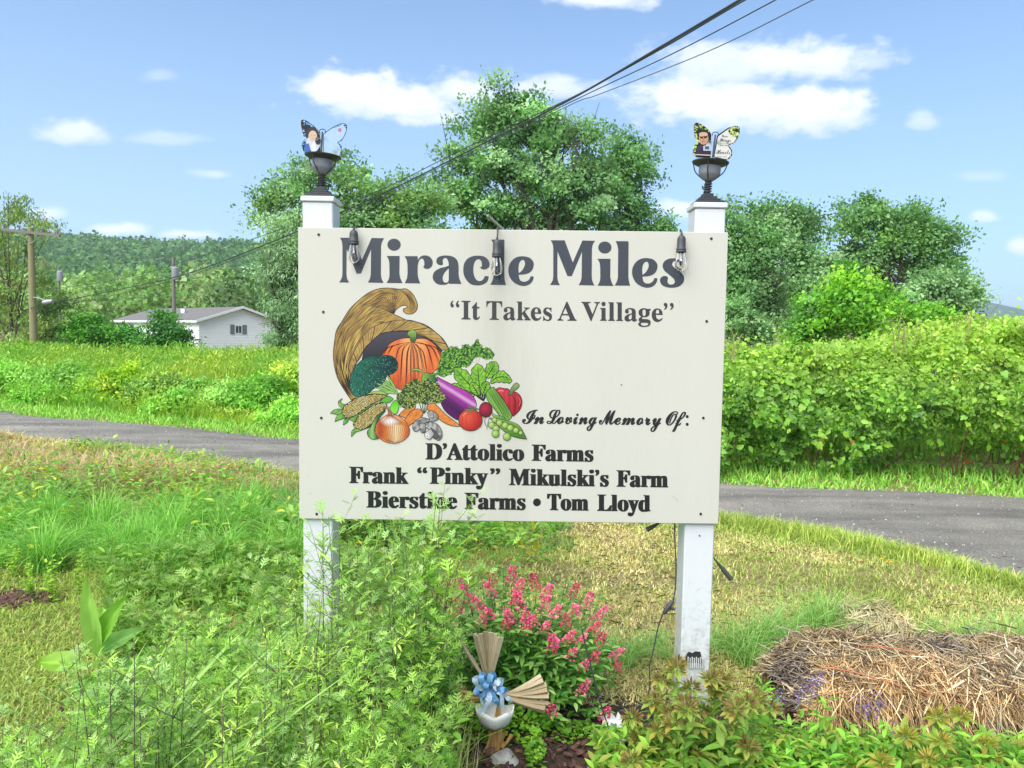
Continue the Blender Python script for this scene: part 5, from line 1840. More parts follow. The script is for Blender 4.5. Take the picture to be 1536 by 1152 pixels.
# tomato and beet
a = Art('tomato_print')
for fn_, e in ((lambda x, y: lerp3(C(186, 44, 74), C(110, 16, 44), math.hypot(x - 727, y - 612) / 12), (600, 775, 66, 76)), (lambda x, y: lerp3(C(236, 92, 66), C(178, 32, 30), math.hypot(x - 699, y - 625) / 22), (445, 880, 121, 110))):
    lp = a.ell(e[0] / K6[2] + K6[0], e[1] / K6[2] + K6[1], e[2] / K6[2], e[3] / K6[2], fn_, 28)
    a.outline(lp, .9)
for pp in [[(600, 850), (590, 900), (615, 960)], [(640, 840), (625, 900), (610, 980)], [(580, 850), (575, 880)]]: a.stroke(Z(K6, *pp), .8, C(60, 60, 66))
for (x, y) in ((375, 780), (410, 740), (435, 830), (480, 735), (540, 770), (500, 800), (525, 765), (405, 800)):
    a.stroke(Z(K6, (462, 775), ((462 + x) / 2, (775 + y) / 2 - 6), (x, y)), 1.9, C(34, 66, 30), n=3); a.stroke(Z(K6, (462, 775), ((462 + x) / 2, (775 + y) / 2 - 6), (x, y)), .9, C(120, 150, 84), n=3)
for (x0_, x1_) in ((420, 400), (400, 360), (470, 480), (500, 540)): a.stroke(Z(K6, (x0_, 800), (x1_, 880), (x1_ + 15, 960)), .6, C(150, 24, 24))
a.stroke(Z(K6, (370, 850), (385, 820), (410, 805)), 1.6, C(250, 170, 150))
a.done()

# peas
a = Art('pea_pod_print')
pd = LP(K6, 'c640,860 720,865 800,885 880,905 950,950 c1018,1074 930,1060 840,1030 750,960')
a.shape(pd, lambda x, y: lerp3(C(150, 190, 70), C(74, 128, 36), (y - 630) / 22)); a.outline(pd, .8)
a.shape(LP(K6, 'c720,880 800,895 880,920 940,960 c985,1030 900,1005 800,960'), C(96, 140, 50))
for (x, y, r) in [(690, 880, 24), (740, 910, 30), (797, 935, 32), (850, 960, 32), (907, 985, 29), (955, 1010, 19), (660, 933, 34), (705, 968, 34), (700, 1020, 38), (815, 1050, 39)]:
    X_, Y_ = x / 6.775 + 640, y / 6.775 + 500
    lp = a.ell(X_, Y_, r / 6.775, r / 6.775, lambda u, v: lerp3(C(206, 226, 140), C(110, 158, 54), (math.hypot(u - X_ + 1.2, v - Y_ + 1.5)) / 6.5), 16)
    a.outline(lp, .6, C(40, 70, 24))
a.done()

# mushrooms
a = Art('mushroom_print')
def gr(x, y): return lerp3(C(196, 194, 190), C(104, 102, 102), float(vnoise(x, y, .3, 8)) * 1.1)
for s_ in ['c1390,560 1440,520 1500,560 1512,600 1480,640 c1400,645', 'c1365,530 1400,508 1440,520 c1450,600 c1390,610', '1165,720 1200,645 1290,598 1395,625 c1390,650 1300,690 1245,770 1190,780', 'c1250,685 1330,680 c1340,780 1310,805 c1280,795']:
    lp = LP(K7, s_); a.shape(lp, gr); a.outline(lp, .8)
def ZL(*p): return list(p)
lp = smooth_loop([(637, 640, True), (642, 634, False), (650, 633.5, False), (658, 638, False), (663, 648, False), (662, 657, False), (656, 660, False), (651, 652, False), (645, 645, False)], 5)
a.shape(lp, gr); a.outline(lp, .8)
lp = smooth_loop([(646, 641, True), (654, 647, False), (659, 655, False), (656, 659, True), (648, 655, False)], 4)
a.shape(lp, C(92, 90, 90)); a.outline(lp, .6)
lp = smooth_loop([(637, 650, True), (646, 643, True), (652, 651, True), (645, 659, True), (638, 656, False)], 4)
a.shape(lp, lambda x, y: lerp3(C(226, 224, 220), C(150, 148, 148), (x - 638) / 14)); a.outline(lp, .8)
a.ell(641, 654, 2.6, 3.6, C(232, 230, 226), 14, rot=.5); a.ell(641, 654, .8, 1.1, C(60, 60, 60), 8)
for k in range(12): a.stroke(Z(K7, (1190 + 12 * k, 640 - 3 * k), (1180 + 9 * k, 760 - 12 * k)), .4, C(70, 70, 72))
a.done()

# ------------------------------------------------------------------ posts
def post(cx, ztop, zcap, label, lean=0.0):
    w2 = .0545
    yf = YS + T + .001
    root = empty('sign_post', (cx, yf + w2, 0), label, 'post')
    mb = MB().cbox((cx - w2, yf, -.25), (cx + w2, yf + 2 * w2, zcap), .004)
    mb.build('post_sleeve', VINYL, root)
    e = .006
    mb = MB().cbox((cx - w2 - e, yf - e, zcap + .0005), (cx + w2 + e, yf + 2 * w2 + e, ztop), .003)
    mb.build('cap_collar', VINYL, root)
    return root, cx, yf + w2, ztop
pL = post(at(477.0, 400, YS + .02).x, at(480, 294.5, YS + .02).z, at(480, 303, YS + .02).z, 'white square vinyl post holding up the left side of the sign')
pR = post(at(1062.5, 400, YS + .02).x, at(1064, 304, YS + .02).z, at(1064, 312.5, YS + .02).z, 'white square vinyl post holding up the right side of the sign')
for r_, z in ((pL, .56), (pR, at(1048, 805, YS).z)):
    MB().lathe([(.003, 0), (.0026, .002)], (r_[1] + (.0), YS + T + .0005, z), 8, Matrix.Rotation(PI / 2, 3, 'X')).build('screw', SCREW, r_[0])
# ragged broken opening, its inner shade painted as a flat dark patch, with white slats near the foot of the right post
vz = at(1040, 985, YS + .02).z
op = MB()
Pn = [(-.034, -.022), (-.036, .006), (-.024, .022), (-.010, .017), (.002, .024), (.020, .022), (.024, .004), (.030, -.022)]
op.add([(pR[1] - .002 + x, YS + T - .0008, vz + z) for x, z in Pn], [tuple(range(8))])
op.build('opening_shade', simple('hollow_shade', (0.02, .02, .022), rough=.9), pR[0])
for k in range(8):
    x = pR[1] - .030 + k * .0078
    MB().box((x, YS + T - .006, vz - .04), (x + .0042, YS + T - .001, vz + .002 - .004 * (k % 2))).build('slat', VINYL, pR[0])

# ------------------------------------------------------------------ black solar lamps on the posts
SOLG = simple('lamp_drum_plastic', C(140, 144, 156, .8), rough=.5, var=.1, scale=50)
def post_lamp(p, label, tilt, zscale, hook):
    root0, cx, cy, zt = p
    root = empty('post_lamp', (cx, cy, zt), label, 'lamp')
    def stepbox(w2, za, zb, n='base_step'):
        MB().cbox((cx - w2, cy - w2, zt + za), (cx + w2, cy + w2, zt + zb), .002).build(n, BLACKM, root)
    stepbox(.050, .0006, .010); stepbox(.040, .0106, .018); stepbox(.030, .0186, .028); stepbox(.019, .0286, .040)
    R = Matrix.Rotation(tilt, 3, 'Y')
    o = Vector((cx, cy, zt + .040))
    mb = MB().lathe([(.012, -.002), (.0105, .006), (.0095, .03), (.011, .042), (.016, .048)], tuple(o), 16, R)
    mb.build('stem', BLACKM, root, smooth=True)
    mb = MB().lathe([(.014, .046), (.022, .052), (.036, .066), (.039, .074), (.039, .104), (.036, .106)], tuple(o), 28, R)
    mb.build('drum', SOLG, root, smooth=True)
    # wide shallow dish over the drum
    mb = MB().lathe([(.037, .098), (.052, .103), (.0645, .110), (.066, .114), (.060, .1135), (.02, .108)], tuple(o), 36, R)
    mb.build('dish', BLACKM, root, smooth=True)
    for k in range(4):
        t = PI / 4 + k * PI / 2 + .4
        a_ = o + R @ Vector((.018 * math.cos(t), .018 * math.sin(t), .050))
        m_ = o + R @ Vector((.050 * math.cos(t), .050 * math.sin(t), .078))
        b_ = o + R @ Vector((.061 * math.cos(t), .061 * math.sin(t), .110))
        MB().tube(catmull([a_, m_, b_], 4), .0022, 6).build('strut', BLACKM, root, smooth=True)
    # twisted cord round the stem
    P = [o + R @ Vector((.0135 * math.cos(t * 2.3), .0135 * math.sin(t * 2.3), .002 + .0032 * t)) for t in np.linspace(0, 12, 60)]
    MB().tube(P, .0021, 5).build('cord_wrap', PLAST, root, smooth=True)
    if hook:
        P = [o + Vector(q) for q in [(.006, -.012, .006), (-.006, -.016, .004), (-.014, -.014, .012), (-.020, -.012, .018), (-.021, -.012, .026)]]
        MB().tube(catmull(P, 4), [.003] * 17, 6).build('hook', BLACKM, root, smooth=True)
    return root, o, R
lampL = post_lamp(pL, 'black pedestal lamp with wide dish on top of the left post', math.radians(3), 1, False)
lampR = post_lamp(pR, 'black pedestal lamp leaning slightly on top of the right post, hook at its stem', math.radians(4), 1, True)

# ------------------------------------------------------------------ butterflies on the lamps
CLEAR, n, b = new_mat('clear_acrylic')
b.inputs['Transmission Weight'].default_value = .92
b.inputs['Roughness'].default_value = .05
b.inputs['IOR'].default_value = 1.1
noi = n.nodes.new('ShaderNodeTexNoise'); noi.inputs['Scale'].default_value = 60
rr_ = n.nodes.new('ShaderNodeMapRange'); rr_.inputs['To Min'].default_value = .03; rr_.inputs['To Max'].default_value = .14
n.links.new(noi.outputs[0], rr_.inputs[0]); n.links.new(rr_.outputs[0], b.inputs['Roughness'])
b.inputs['Base Color'].default_value = (.93, .96, .99, 1)
BK = (430, 160, 7.2)
BR = (1010, 160, 7.2)
def butterfly(K_, wingA, wingB, spine, label, Yb, kindL):
    c = at(spine[0][0] / 7.2 + K_[0], spine[0][1] / 7.2 + K_[1], Yb)
    root = empty('butterfly_ornament', (c.x, Yb, c.z), label, 'ornament')
    lay = [0.0]
    def q(x, y, lift): 
        p = at(x / 7.2 + K_[0], y / 7.2 + K_[1], Yb)
        return Vector((p.x, Yb - lift, p.z))
    def slab(mb, loop, h, col, thick=.0):
        L3 = [Vector((x, y, 0)) for x, y in loop]
        tris = tessellate_polygon([L3])
        mb.cur = col
        F_ = []
        for t in tris:
            a_, b2, c_ = [loop[i] for i in t]
            ar = (b2[0] - a_[0]) * (c_[1] - a_[1]) - (b2[1] - a_[1]) * (c_[0] - a_[0])
            F_.append(tuple(t) if ar < 0 else tuple(reversed(t)))
        m_ = len(loop)
        V = [q(x, y, h) for x, y in loop]
        if thick:
            V += [q(x, y, h - thick) for x, y in loop]
            F_ = F_ + [tuple(i + m_ for i in reversed(f)) for f in F_] + [(i, (i + 1) % m_, (i + 1) % m_ + m_, i + m_) for i in range(m_)]
        mb.add(V, F_)
    def LPx(s): return smooth_loop([(float(t.lstrip('c').split(',')[0]), float(t.split(',')[1]), t[0] == 'c') for t in s.split()], 6)
    def shrink(loop, f, c0=None):
        mx = sum(p[0] for p in loop) / len(loop); my = sum(p[1] for p in loop) / len(loop)
        return [(mx + (x - mx) * f, my + (y - my) * f) for x, y in loop]
    return root, q, slab, LPx, shrink
def ring(mb, q, slab, loop, wd, col, h):
    """band along a loop"""
    m = len(loop)
    mb.cur = col
    mx = sum(p[0] for p in loop) / m; my = sum(p[1] for p in loop) / m
    inner = []
    for i in range(m):
        x, y = loop[i]
        ax_, ay_ = loop[(i + 1) % m][0] - loop[i - 1][0], loop[(i + 1) % m][1] - loop[i - 1][1]
        l = math.hypot(ax_, ay_) or 1
        nx1, ny1 = -ay_ / l, ax_ / l
        if inside(x + nx1 * 3, y + ny1 * 3, loop) is False: nx1, ny1 = -nx1, -ny1
        inner.append((x + nx1 * wd, y + ny1 * wd))
    V = [q(x, y, h) for x, y in loop] + [q(x, y, h) for x, y in inner]
    mb.add(V, [(i, (i + 1) % m, (i + 1) % m + m, i + m) for i in range(m)])
    return inner
DARKI = C(30, 28, 34)
for side in (0, 1):
    if side == 0:
        K_, Yb = BK, YS + .055
        WA = 'c365,280 310,215 240,160 185,135 150,155 155,230 175,310 195,345 165,385 162,430 180,490 c215,512 c375,512'
        WB = 'c395,295 470,240 540,200 610,180 650,200 648,260 620,330 585,375 555,385 585,420 598,470 590,520 c560,545 c395,515'
        sx0, sx1 = (388, 275), (378, 512)
        lab = 'blue-edged butterfly with a portrait and a clear wing, on the left lamp'
    else:
        K_, Yb = BR, YS + .055
        WA = 'c415,300 370,235 300,185 250,168 220,195 220,270 232,340 262,375 225,410 210,460 215,520 c250,555 c405,560'
        WB = 'c470,315 530,270 600,225 670,208 712,225 715,280 690,350 655,400 605,420 632,470 635,520 600,565 c560,580 c430,545'
        sx0, sx1 = (452, 305), (420, 545)
        lab = 'green-edged butterfly with a portrait and a white script wing, on the right lamp'
    root, q, slab, LPx, shrink = butterfly(K_, WA, WB, [sx1], lab, Yb, side)
    la, lb = LPx(WA), LPx(WB)
    edge = [C(110, 176, 226), C(176, 220, 244), C(70, 120, 190)] if side == 0 else [C(206, 226, 110), C(150, 196, 60), C(236, 240, 170)]
    # left wing
    mb = MB(); slab(mb, la, .001, DARKI, .002)
    inner = ring(mb, q, slab, la, 5, C(206, 214, 222), .0014)
    R = random.Random(3 + side)
    # coloured cells toward the wing's rim
    for k in range(90):
        i = R.randrange(len(la))
        f = R.uniform(.72, .97)
        mx, my = (300, 360) if side == 0 else (330, 400)
        x, y = mx + (la[i][0] - mx) * f, my + (la[i][1] - my) * f
        if y > (300 if side == 0 else 290) and x > mx: continue
        r = R.uniform(5, 13)
        t0 = R.uniform(0, 6)
        slab(mb, [(x + r * math.cos(t0 + t), y + r * .7 * math.sin(t0 + t)) for t in np.linspace(0, 2 * PI, 7)[:-1]], .0016 + k * 2e-6, R.choice(edge))
    # printed portrait: hair, face, glasses, clothes
    E_ = lambda cx_, cy_, rx, ry, col, h: slab(mb, [(cx_ + rx * math.cos(t), cy_ + ry * math.sin(t)) for t in np.linspace(0, 2 * PI, 21)[:-1]], h, col)
    if side == 0:
        E_(275, 300, 72, 78, C(60, 52, 56), .0019); E_(285, 400, 78, 88, C(214, 220, 232), .0020)
        E_(283, 318, 46, 58, C(226, 196, 170), .0021); E_(340, 370, 30, 44, C(50, 50, 62), .0022)
        slab(mb, [(195, 400), (240, 400), (262, 470), (340, 500), (200, 500)], .0023, C(70, 110, 190))
        slab(mb, [(262, 420), (300, 380), (330, 480), (268, 490)], .0024, C(236, 240, 246))
        E_(272, 312, 4, 3, C(50, 40, 36), .0024); E_(300, 312, 4, 3, C(50, 40, 36), .0024); slab(mb, [(276, 345), (296, 345), (290, 350), (280, 350)], .0024, C(180, 96, 90))
    else:
        E_(320, 300, 66, 56, C(44, 36, 40), .0019)
        E_(325, 345, 52, 68, C(206, 158, 128), .0020); E_(322, 300, 48, 24, C(222, 182, 152), .0021)
        slab(mb, [(288, 326), (318, 330), (316, 345), (290, 342)], .0023, C(40, 34, 36)); slab(mb, [(328, 330), (362, 322), (360, 338), (330, 344)], .0023, C(40, 34, 36)); slab(mb, [(288, 326), (368, 318), (368, 324), (288, 332)], .0023, C(30, 26, 28))
        slab(mb, [(320, 345), (328, 345), (330, 362), (316, 362)], .0023, C(180, 124, 100)); slab(mb, [(306, 378), (338, 375), (334, 382), (310, 384)], .0023, C(150, 76, 66))
        slab(mb, [(240, 470), (285, 412), (330, 430), (360, 395), (415, 400), (405, 480), (250, 480)], .0022, C(62, 56, 92))
        slab(mb, [(318, 430), (345, 420), (375, 385), (412, 400), (408, 478), (320, 478)], .0024, C(196, 206, 220)); slab(mb, [(306, 425), (318, 425), (322, 478), (304, 478)], .0025, C(40, 36, 60))
        slab(mb, [(238, 482), (405, 484), (404, 520), (246, 512)], .0023, C(66, 40, 56)); slab(mb, [(240, 514), (404, 522), (404, 532), (246, 524)], .0024, C(220, 214, 206))
        slab(mb, [(340, 430), (385, 430), (385, 462), (340, 462)], .0026, C(80, 92, 112))
    mb.build('portrait_wing', PRINT, root)
    # right wing
    if side == 0:
        mb = MB(); slab(mb, lb, .001, (1, 1, 1), .0018); mb.build('clear_wing', CLEAR, root)
        mb = MB(); ring(mb, q, slab, lb, 7, DARKI, .0014)
        for k in range(34):
            i = R.randrange(len(lb)); x, y = lb[i]
            if x < 470: continue
            f = R.uniform(.86, .97); x, y = 500 + (x - 500) * f, 370 + (y - 370) * f
            r = R.uniform(5, 11); slab(mb, [(x + r * math.cos(t), y + r * math.sin(t)) for t in np.linspace(0, 2 * PI, 7)[:-1]], .0016 + k * 2e-6, R.choice(edge + [DARKI]))
        for k in range(5):
            t = k * 2 * PI / 5
            slab(mb, [(575 + 12 * math.cos(t) + 9 * math.cos(s_), 252 + 12 * math.sin(t) + 9 * math.sin(s_)) for s_ in np.linspace(0, 2 * PI, 8)[:-1]], .002, C(214, 110, 150))
        mb.build('wing_edge', PRINT, root)
    else:
        mb = MB(); slab(mb, lb, .001, C(236, 234, 226), .002); ring(mb, q, slab, lb, 13, DARKI, .0014)
        slab(mb, [(590, 262), (625, 225), (700, 215), (712, 270), (690, 340), (650, 310), (612, 300)], .0016, DARKI)
        for k in range(46):
            x, y = R.uniform(610, 705), R.uniform(222, 320)
            if inside(x, y, lb) and y < 330 - (x - 600) * .1:
                r = R.uniform(6, 13); slab(mb, [(x + r * math.cos(t), y + r * .7 * math.sin(t)) for t in np.linspace(0, 2 * PI, 7)[:-1]], .0018 + k * 2e-6, R.choice(edge))
        for k in range(30):
            i = R.randrange(len(lb)); x, y = lb[i]
            if x < 560: continue
            x, y = 540 + (x - 540) * .955, 400 + (y - 400) * .96
            slab(mb, [(x + 5 * math.cos(t), y + 5 * math.sin(t)) for t in np.linspace(0, 2 * PI, 6)[:-1]], .0019 + k * 2e-6, C(240, 240, 236))
        mb.build('text_wing', PRINT, root)
        mb = MB()
        for (s_, xa, xb, by, cap) in [('Your', 520, 590, 330, 26), ('Wings', 498, 620, 378, 36), ('were ready', 505, 600, 400, 15), ('but our', 500, 590, 424, 20), ('Hearts', 460, 612, 510, 44), ('were not', 470, 575, 545, 15)]:
            word(mb, s_, 's', xa, xb, by, cap, 0, put=lambda x, y: q(x, y, .0026))
        mb.build('lettering', INKV, root)
    # body, antennae curl, stake
    mb = MB(); mb.tube([q(sx1[0], sx1[1], .003), q((sx0[0] + sx1[0]) / 2, (sx0[1] + sx1[1]) / 2, .004), q(sx0[0], sx0[1], .003)], [.0022, .0032, .0026], 8)
    t_ = [q(sx0[0] + 34 * math.cos(a_) , sx0[1] - 4 + 26 * math.sin(a_), .003) for a_ in np.linspace(2.7, 6.7, 9)]
    mb.tube(t_, .0016, 5); mb.build('body', BLACKM, root, smooth=True)
    y_ = 350 if side == 0 else 385
    mb = MB(); mb.tube([q(sx0[0] - 55, y_, .004), q(sx0[0] + 30, y_, .004)], .0009, 5)
    for x_ in (sx0[0] - 58, sx0[0] + 36):
        P = [q(x_ + 14 * math.cos(t), y_ + 14 * math.sin(t), .004) for t in np.linspace(0, 2 * PI, 13)]
        mb.tube(P, .0009, 5)
    mb.build('clasp', GREYM, root, smooth=True)
    MB().tube([q(sx1[0], sx1[1], .003), q(sx1[0] - 2, sx1[1] + 70, .001)], .0018, 6).build('stake', BLACKM, root)

# ------------------------------------------------------------------ hanging bulbs
BULB, n, b = new_mat('clear_bulb_glass')
b.inputs['Transmission Weight'].default_value = 1.0
b.inputs['IOR'].default_value = 1.25
b.inputs['Roughness'].default_value = .02
b.inputs['Base Color'].default_value = (.97, .97, .98, 1)
FIL = simple('filament', C(214, 196, 176), rough=.4)
STEMG = simple('glass_stem', C(216, 214, 220), rough=.2)
def hbulb(px, ytop, ysock, yglass, yend, label, cord_from):
    x = sp(px, ysock, 0).x
    yb = YS - .026
    zs, zg, ze = at(px, ysock, yb).z, at(px, yglass, yb).z, at(px, yend, yb).z
    root = empty('hanging_bulb', (x, yb, zs), label, 'light bulb')
    H_ = zs - zg
    MB().lathe([(.0165, -H_), (.0178, -H_ + .002), (.0178, -H_ + .006), (.0165, -H_ + .008), (.0176, -H_ + .010), (.0176, -H_ + .0135), (.0155, -H_ + .016), (.0150, -.016), (.0135, -.008), (.009, -.002), (.0045, 0), (.0040, .006)], (x, yb, zs), 22).build('socket', PLAST, root, smooth=True)
    G_ = zg - ze
    prof = []
    for t in np.linspace(0, 1, 15):
        # pear-shaped bulb: neck at the socket, widest two thirds down
        r = .0128 + (.0208 - .0128) * math.sin(min(t / .62, 1) * PI / 2) ** 1.5
        if t > .62: r = .0208 * math.sqrt(max(0, 1 - ((t - .62) / .38) ** 2))
        prof.append((max(r, .0004), -t * G_))
    MB().lathe(prof, (x, yb, zg), 24).build('glass', BULB, root, smooth=True)
    MB().lathe([(.004, 0), (.0032, -G_ * .3), (.005, -G_ * .42), (.001, -G_ * .44)], (x, yb, zg), 10).build('glass_stem', STEMG, root, smooth=True)
    mb = MB()
    for s_ in (-1, 1):
        mb.tube([(x + s_ * .003, yb, zg - G_ * .2), (x + s_ * .0055, yb, zg - G_ * .66), (x + s_ * .002, yb, zg - G_ * .74)], .00045, 4)
    mb.build('filament', FIL, root)
    ztop = tl.z if px < 600 else (tl.z + tr_.z) / 2 if px < 900 else tr_.z
    P = catmull([(x, yb, zs + .004), (x + .001, yb + .004, (zs + ztop) / 2 + .004), (x, YS - .004, ztop + .004), (x + .003, YS + .010, ztop + .006), (x + .008, YS + .03, ztop - .02)], 6)
    MB().tube(P, .0028, 6).build('drop_cord', PLAST, root, smooth=True)
hbulb(533, 341, 345, 367, 395.5, 'bulb hanging over the first M of the lettering, leftmost of three', 0)
hbulb(746, 345, 359, 386, 414.5, 'bulb on the longest cord, hanging over the l of Miracle', 0)
hbulb(1020, 346, 353, 379, 407.5, 'bulb hanging over the final s of Miles, nearest the right post', 0)
# main cord stapled along the back of the board's top edge
P = [(tl.x + .05, YS + T + .006, tl.z - .025)]
for k in range(1, 12):
    t = k / 12
    P.append((tl.x + (tr_.x - tl.x) * t, YS + T + .006, tl.z + (tr_.z - tl.z) * t - .022 - .006 * math.sin(k * 1.3)))
tag(MB().tube(catmull(P, 4), .003, 6).build('light_cord', PLAST, None, smooth=True), 'black cord of the hanging bulbs running along the back of the board', 'cord')

# small solar panel bracket above the board
PANEL = simple('grey_panel', C(150, 152, 156, .6), rough=.3, var=.1, scale=80)
c0, c1_ = at(733, 323, YS + .03), at(756, 344, YS + .03)
root = empty('solar_panel', tuple(c1_), 'small grey solar panel tilted up behind the middle of the board top', 'solar panel')
d = (c1_ - c0)
mb = MB()
nrm = Vector((.35, 0, .5)).normalized() * .0022
V = []
for p in (c0, c1_):
    for (yy_, s_) in ((0, -1), (.06, -1), (.06, 1), (0, 1)):
        V.append(p + Vector((0, yy_, 0)) + nrm * s_)
mb.add(V, [(0, 3, 2, 1), (4, 5, 6, 7), (0, 1, 5, 4), (1, 2, 6, 5), (2, 3, 7, 6), (3, 0, 4, 7)])
mb.build('panel', PANEL, root)
MB().tube([c1_ + Vector((0, .03, 0)), c1_ + Vector((.002, .03, -.05))], .005, 6).build('bracket', BLACKM, root)
MB().box(tuple(c0 + Vector((-.008, .0, -.004))), tuple(c0 + Vector((.004, .06, .003)))).build('panel_rim', GREYM, root)

# ------------------------------------------------------------------ cords by the right post
yk = YS + .02
def cordpts(*p): return [at(x, y, yk) for x, y in p]
root = empty('extension_cord', tuple(at(975, 1025, yk)), 'black extension cord with a plug joint, hanging just left of the right post', 'cord')
MB().tube(catmull(cordpts((1013, 760), (1012, 800), (1014, 850), (1012, 890), (1008, 905)), 8), .0026, 8).build('cord', PLAST, root, smooth=True)
MB().tube(catmull(cordpts((996, 918), (988, 938), (980, 975), (974, 1000), (975, 1028), (968, 1050), (950, 1062), (930, 1066)), 8), .0026, 8).build('cord', PLAST, root, smooth=True)
mb = MB()
a_, b_ = at(1010, 900, yk - .003), at(995, 921, yk - .003)
mb.tube([a_, a_.lerp(b_, .12), a_.lerp(b_, .45), a_.lerp(b_, .55), a_.lerp(b_, .88), b_], [.004, .008, .0095, .0095, .008, .004], 10)
mb.build('plug_joint', PLAST, root, smooth=True)
MB().tube(cordpts((1003, 912), (1012, 914)), .0055, 8).build('plug_prong_cover', PLAST, root)
MB().tube(catmull(cordpts((1003, 905), (996, 909), (997, 913), (1002, 912)), 5), .0014, 5).build('tie', PLAST, root, smooth=True)
def loose(pts, plug, label, y_):
    root = empty('loose_plug', tuple(at(*plug[0], y_)), label, 'plug')
    MB().tube(catmull([at(x, y, y_) for x, y in pts], 6), .0018, 6).build('cord', PLAST, root, smooth=True)
    a_, b_ = [at(x, y, y_) for x, y in plug]
    GREYP = simple('weathered_plug_rubber', C(84, 84, 78, .7), rough=.6)
    MB().tube([a_, a_.lerp(b_, .25), a_.lerp(b_, .6), b_], [.0025, .005, .009, .0095], 10).build('plug_body', GREYP, root, smooth=True)
    for s_ in (-1, 1):
        dd = (b_ - a_).normalized()
        n_ = Vector((-dd.z, 0, dd.x)) * .004 * s_
        MB().tube([b_ + n_, b_ + n_ + dd * .012], .0013, 5).build('prong', GREYM, root)
loose([(1067, 770), (1068.5, 810), (1068.8, 832), (1071, 838)], [(1071, 838), (1097, 869)], 'loose dark plug dangling at the right side of the right post', YS + .08)
loose([(1000, 770), (995, 780), (990, 785)], [(990, 784), (970, 795)], 'short loose plug peeping out under the board left of the right post', YS + .06)
MB_ = MB().tube(catmull([at(x, y, YS + .08) for x, y in [(573, 770), (577, 790), (584, 830), (590, 850), (597, 890), (600, 930)]], 5), .0022, 6)
tag(MB_.build('loose_cable', PLAST, None, smooth=True), 'thin black cord hanging behind the mugwort under the board, right of the left post', 'cord')

# ================================================================== HEDGE beyond the road, right
rng = np.random.default_rng(61)
hedge_root = None
def hedge_profile(x):
    """front foot, top height and depth of the thicket along x"""
    yf = y_far(x) + .95
    px = 768 + x / yf * F
    top_px = np.interp(px, [1000, 1085, 1100, 1150, 1200, 1300, 1400, 1450, 1490, 1536, 1600], [520, 512, 508, 512, 512, 514, 512, 500, 478, 468, 470])
    h = np.interp(px, [1000, 1088, 1200, 1400, 1470, 1536, 1700, 2000], [1.32, 1.35, 1.31, 1.29, 1.42, 1.60, 1.62, 1.4])
    return yf, h
VINE = leafmat('vine_leaf', gain=1.14, sat=1.02, trans=0.32, rough=.45, spec=.4, scale=2.0, var=.22)
nl = 95000
xx = rng.uniform(1.2, 9.5, nl)
u = rng.random(nl)
yf, h = hedge_profile(xx)
h = h + .16 * (fnoise(xx, xx * 0, 1.7, 3) - .5) * 2 + .10 * (fnoise(xx, xx * 0, 7, 5) - .5) * 2
dep = rng.uniform(0, 1, nl)
kind = rng.random(nl)
front = kind < .62
# front face bulges; the rest covers the top
zz = np.where(front, h * rng.random(nl) ** 1.05, h * (1 - .25 * rng.random(nl) ** 2))
bul = .28 * np.sin(PI * np.clip(zz / h, 0, 1) ** .8) + .85 * (fnoise(xx, zz, 1.4, 8) - .5) * 2 + .22 * (fnoise(xx, zz, 4.5, 18) - .5) * 2
yy = np.where(front, yf + .35 * (zz / h) ** 3 - bul + rng.exponential(.07, nl), yf + .1 + rng.random(nl) * 2.2 - bul * .3)
zz = np.where(front, zz, zz + .16 * (fnoise(xx, yy, 2.2, 11) - .4) + rng.exponential(.035, nl))
# hollows where one sees dark stems low down
hol = fnoise(xx, zz, 2.4, 33) + .22 * (1 - sstep(.1, .7, zz))
keep = ~(front & (hol > .68) & (zz < .95) & (rng.random(nl) < .93))
xx, yy, zz, h, front = xx[keep], yy[keep], zz[keep], h[keep], front[keep]
m = len(xx)
pos = np.stack([xx, yy, zz + .02], 1)
toward = np.stack([np.full(m, -.1), np.where(front, -1.0, -.35), np.where(front, .35, 1.0)], 1)
dv = rdir(m, rng) * .8 + np.array([0, -.2, -.55])
upv = toward + rdir(m, rng) * .55
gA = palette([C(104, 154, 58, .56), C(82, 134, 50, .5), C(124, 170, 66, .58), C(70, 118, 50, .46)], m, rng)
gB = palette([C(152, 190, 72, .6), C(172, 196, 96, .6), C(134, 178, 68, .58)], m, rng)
f = np.clip(sstep(.6, 1.0, zz / h) * .5 + .28 * sstep(3.8, 5.5, xx) + rng.normal(0, .12, m), 0, 1)[:, None]  # brighter greens toward the top paint in the light from above
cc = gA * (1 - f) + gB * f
red = (rng.random(m) < .012) & (zz < .5)
cc[red] = np.array(C(170, 92, 50, .6))
hx, hy = 4.6, float(y_far(4.6)) + 1.2
hedge_root = empty('vine_hedge', (hx, hy, 0), 'long waist-high thicket of bright vine leaves beyond the road at the right', 'hedge')
big = rng.random(m) < .35
size = rng.uniform(.026, .064, m) * np.where(rng.random(m) < .12, 1.3, 1)
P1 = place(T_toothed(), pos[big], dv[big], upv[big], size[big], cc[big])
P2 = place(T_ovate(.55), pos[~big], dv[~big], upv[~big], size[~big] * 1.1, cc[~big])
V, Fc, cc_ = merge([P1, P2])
o = link('foliage', mesh_np('foliage', V, Fc, VINE, cc_), hedge_root)
tag(o, kind='stuff')
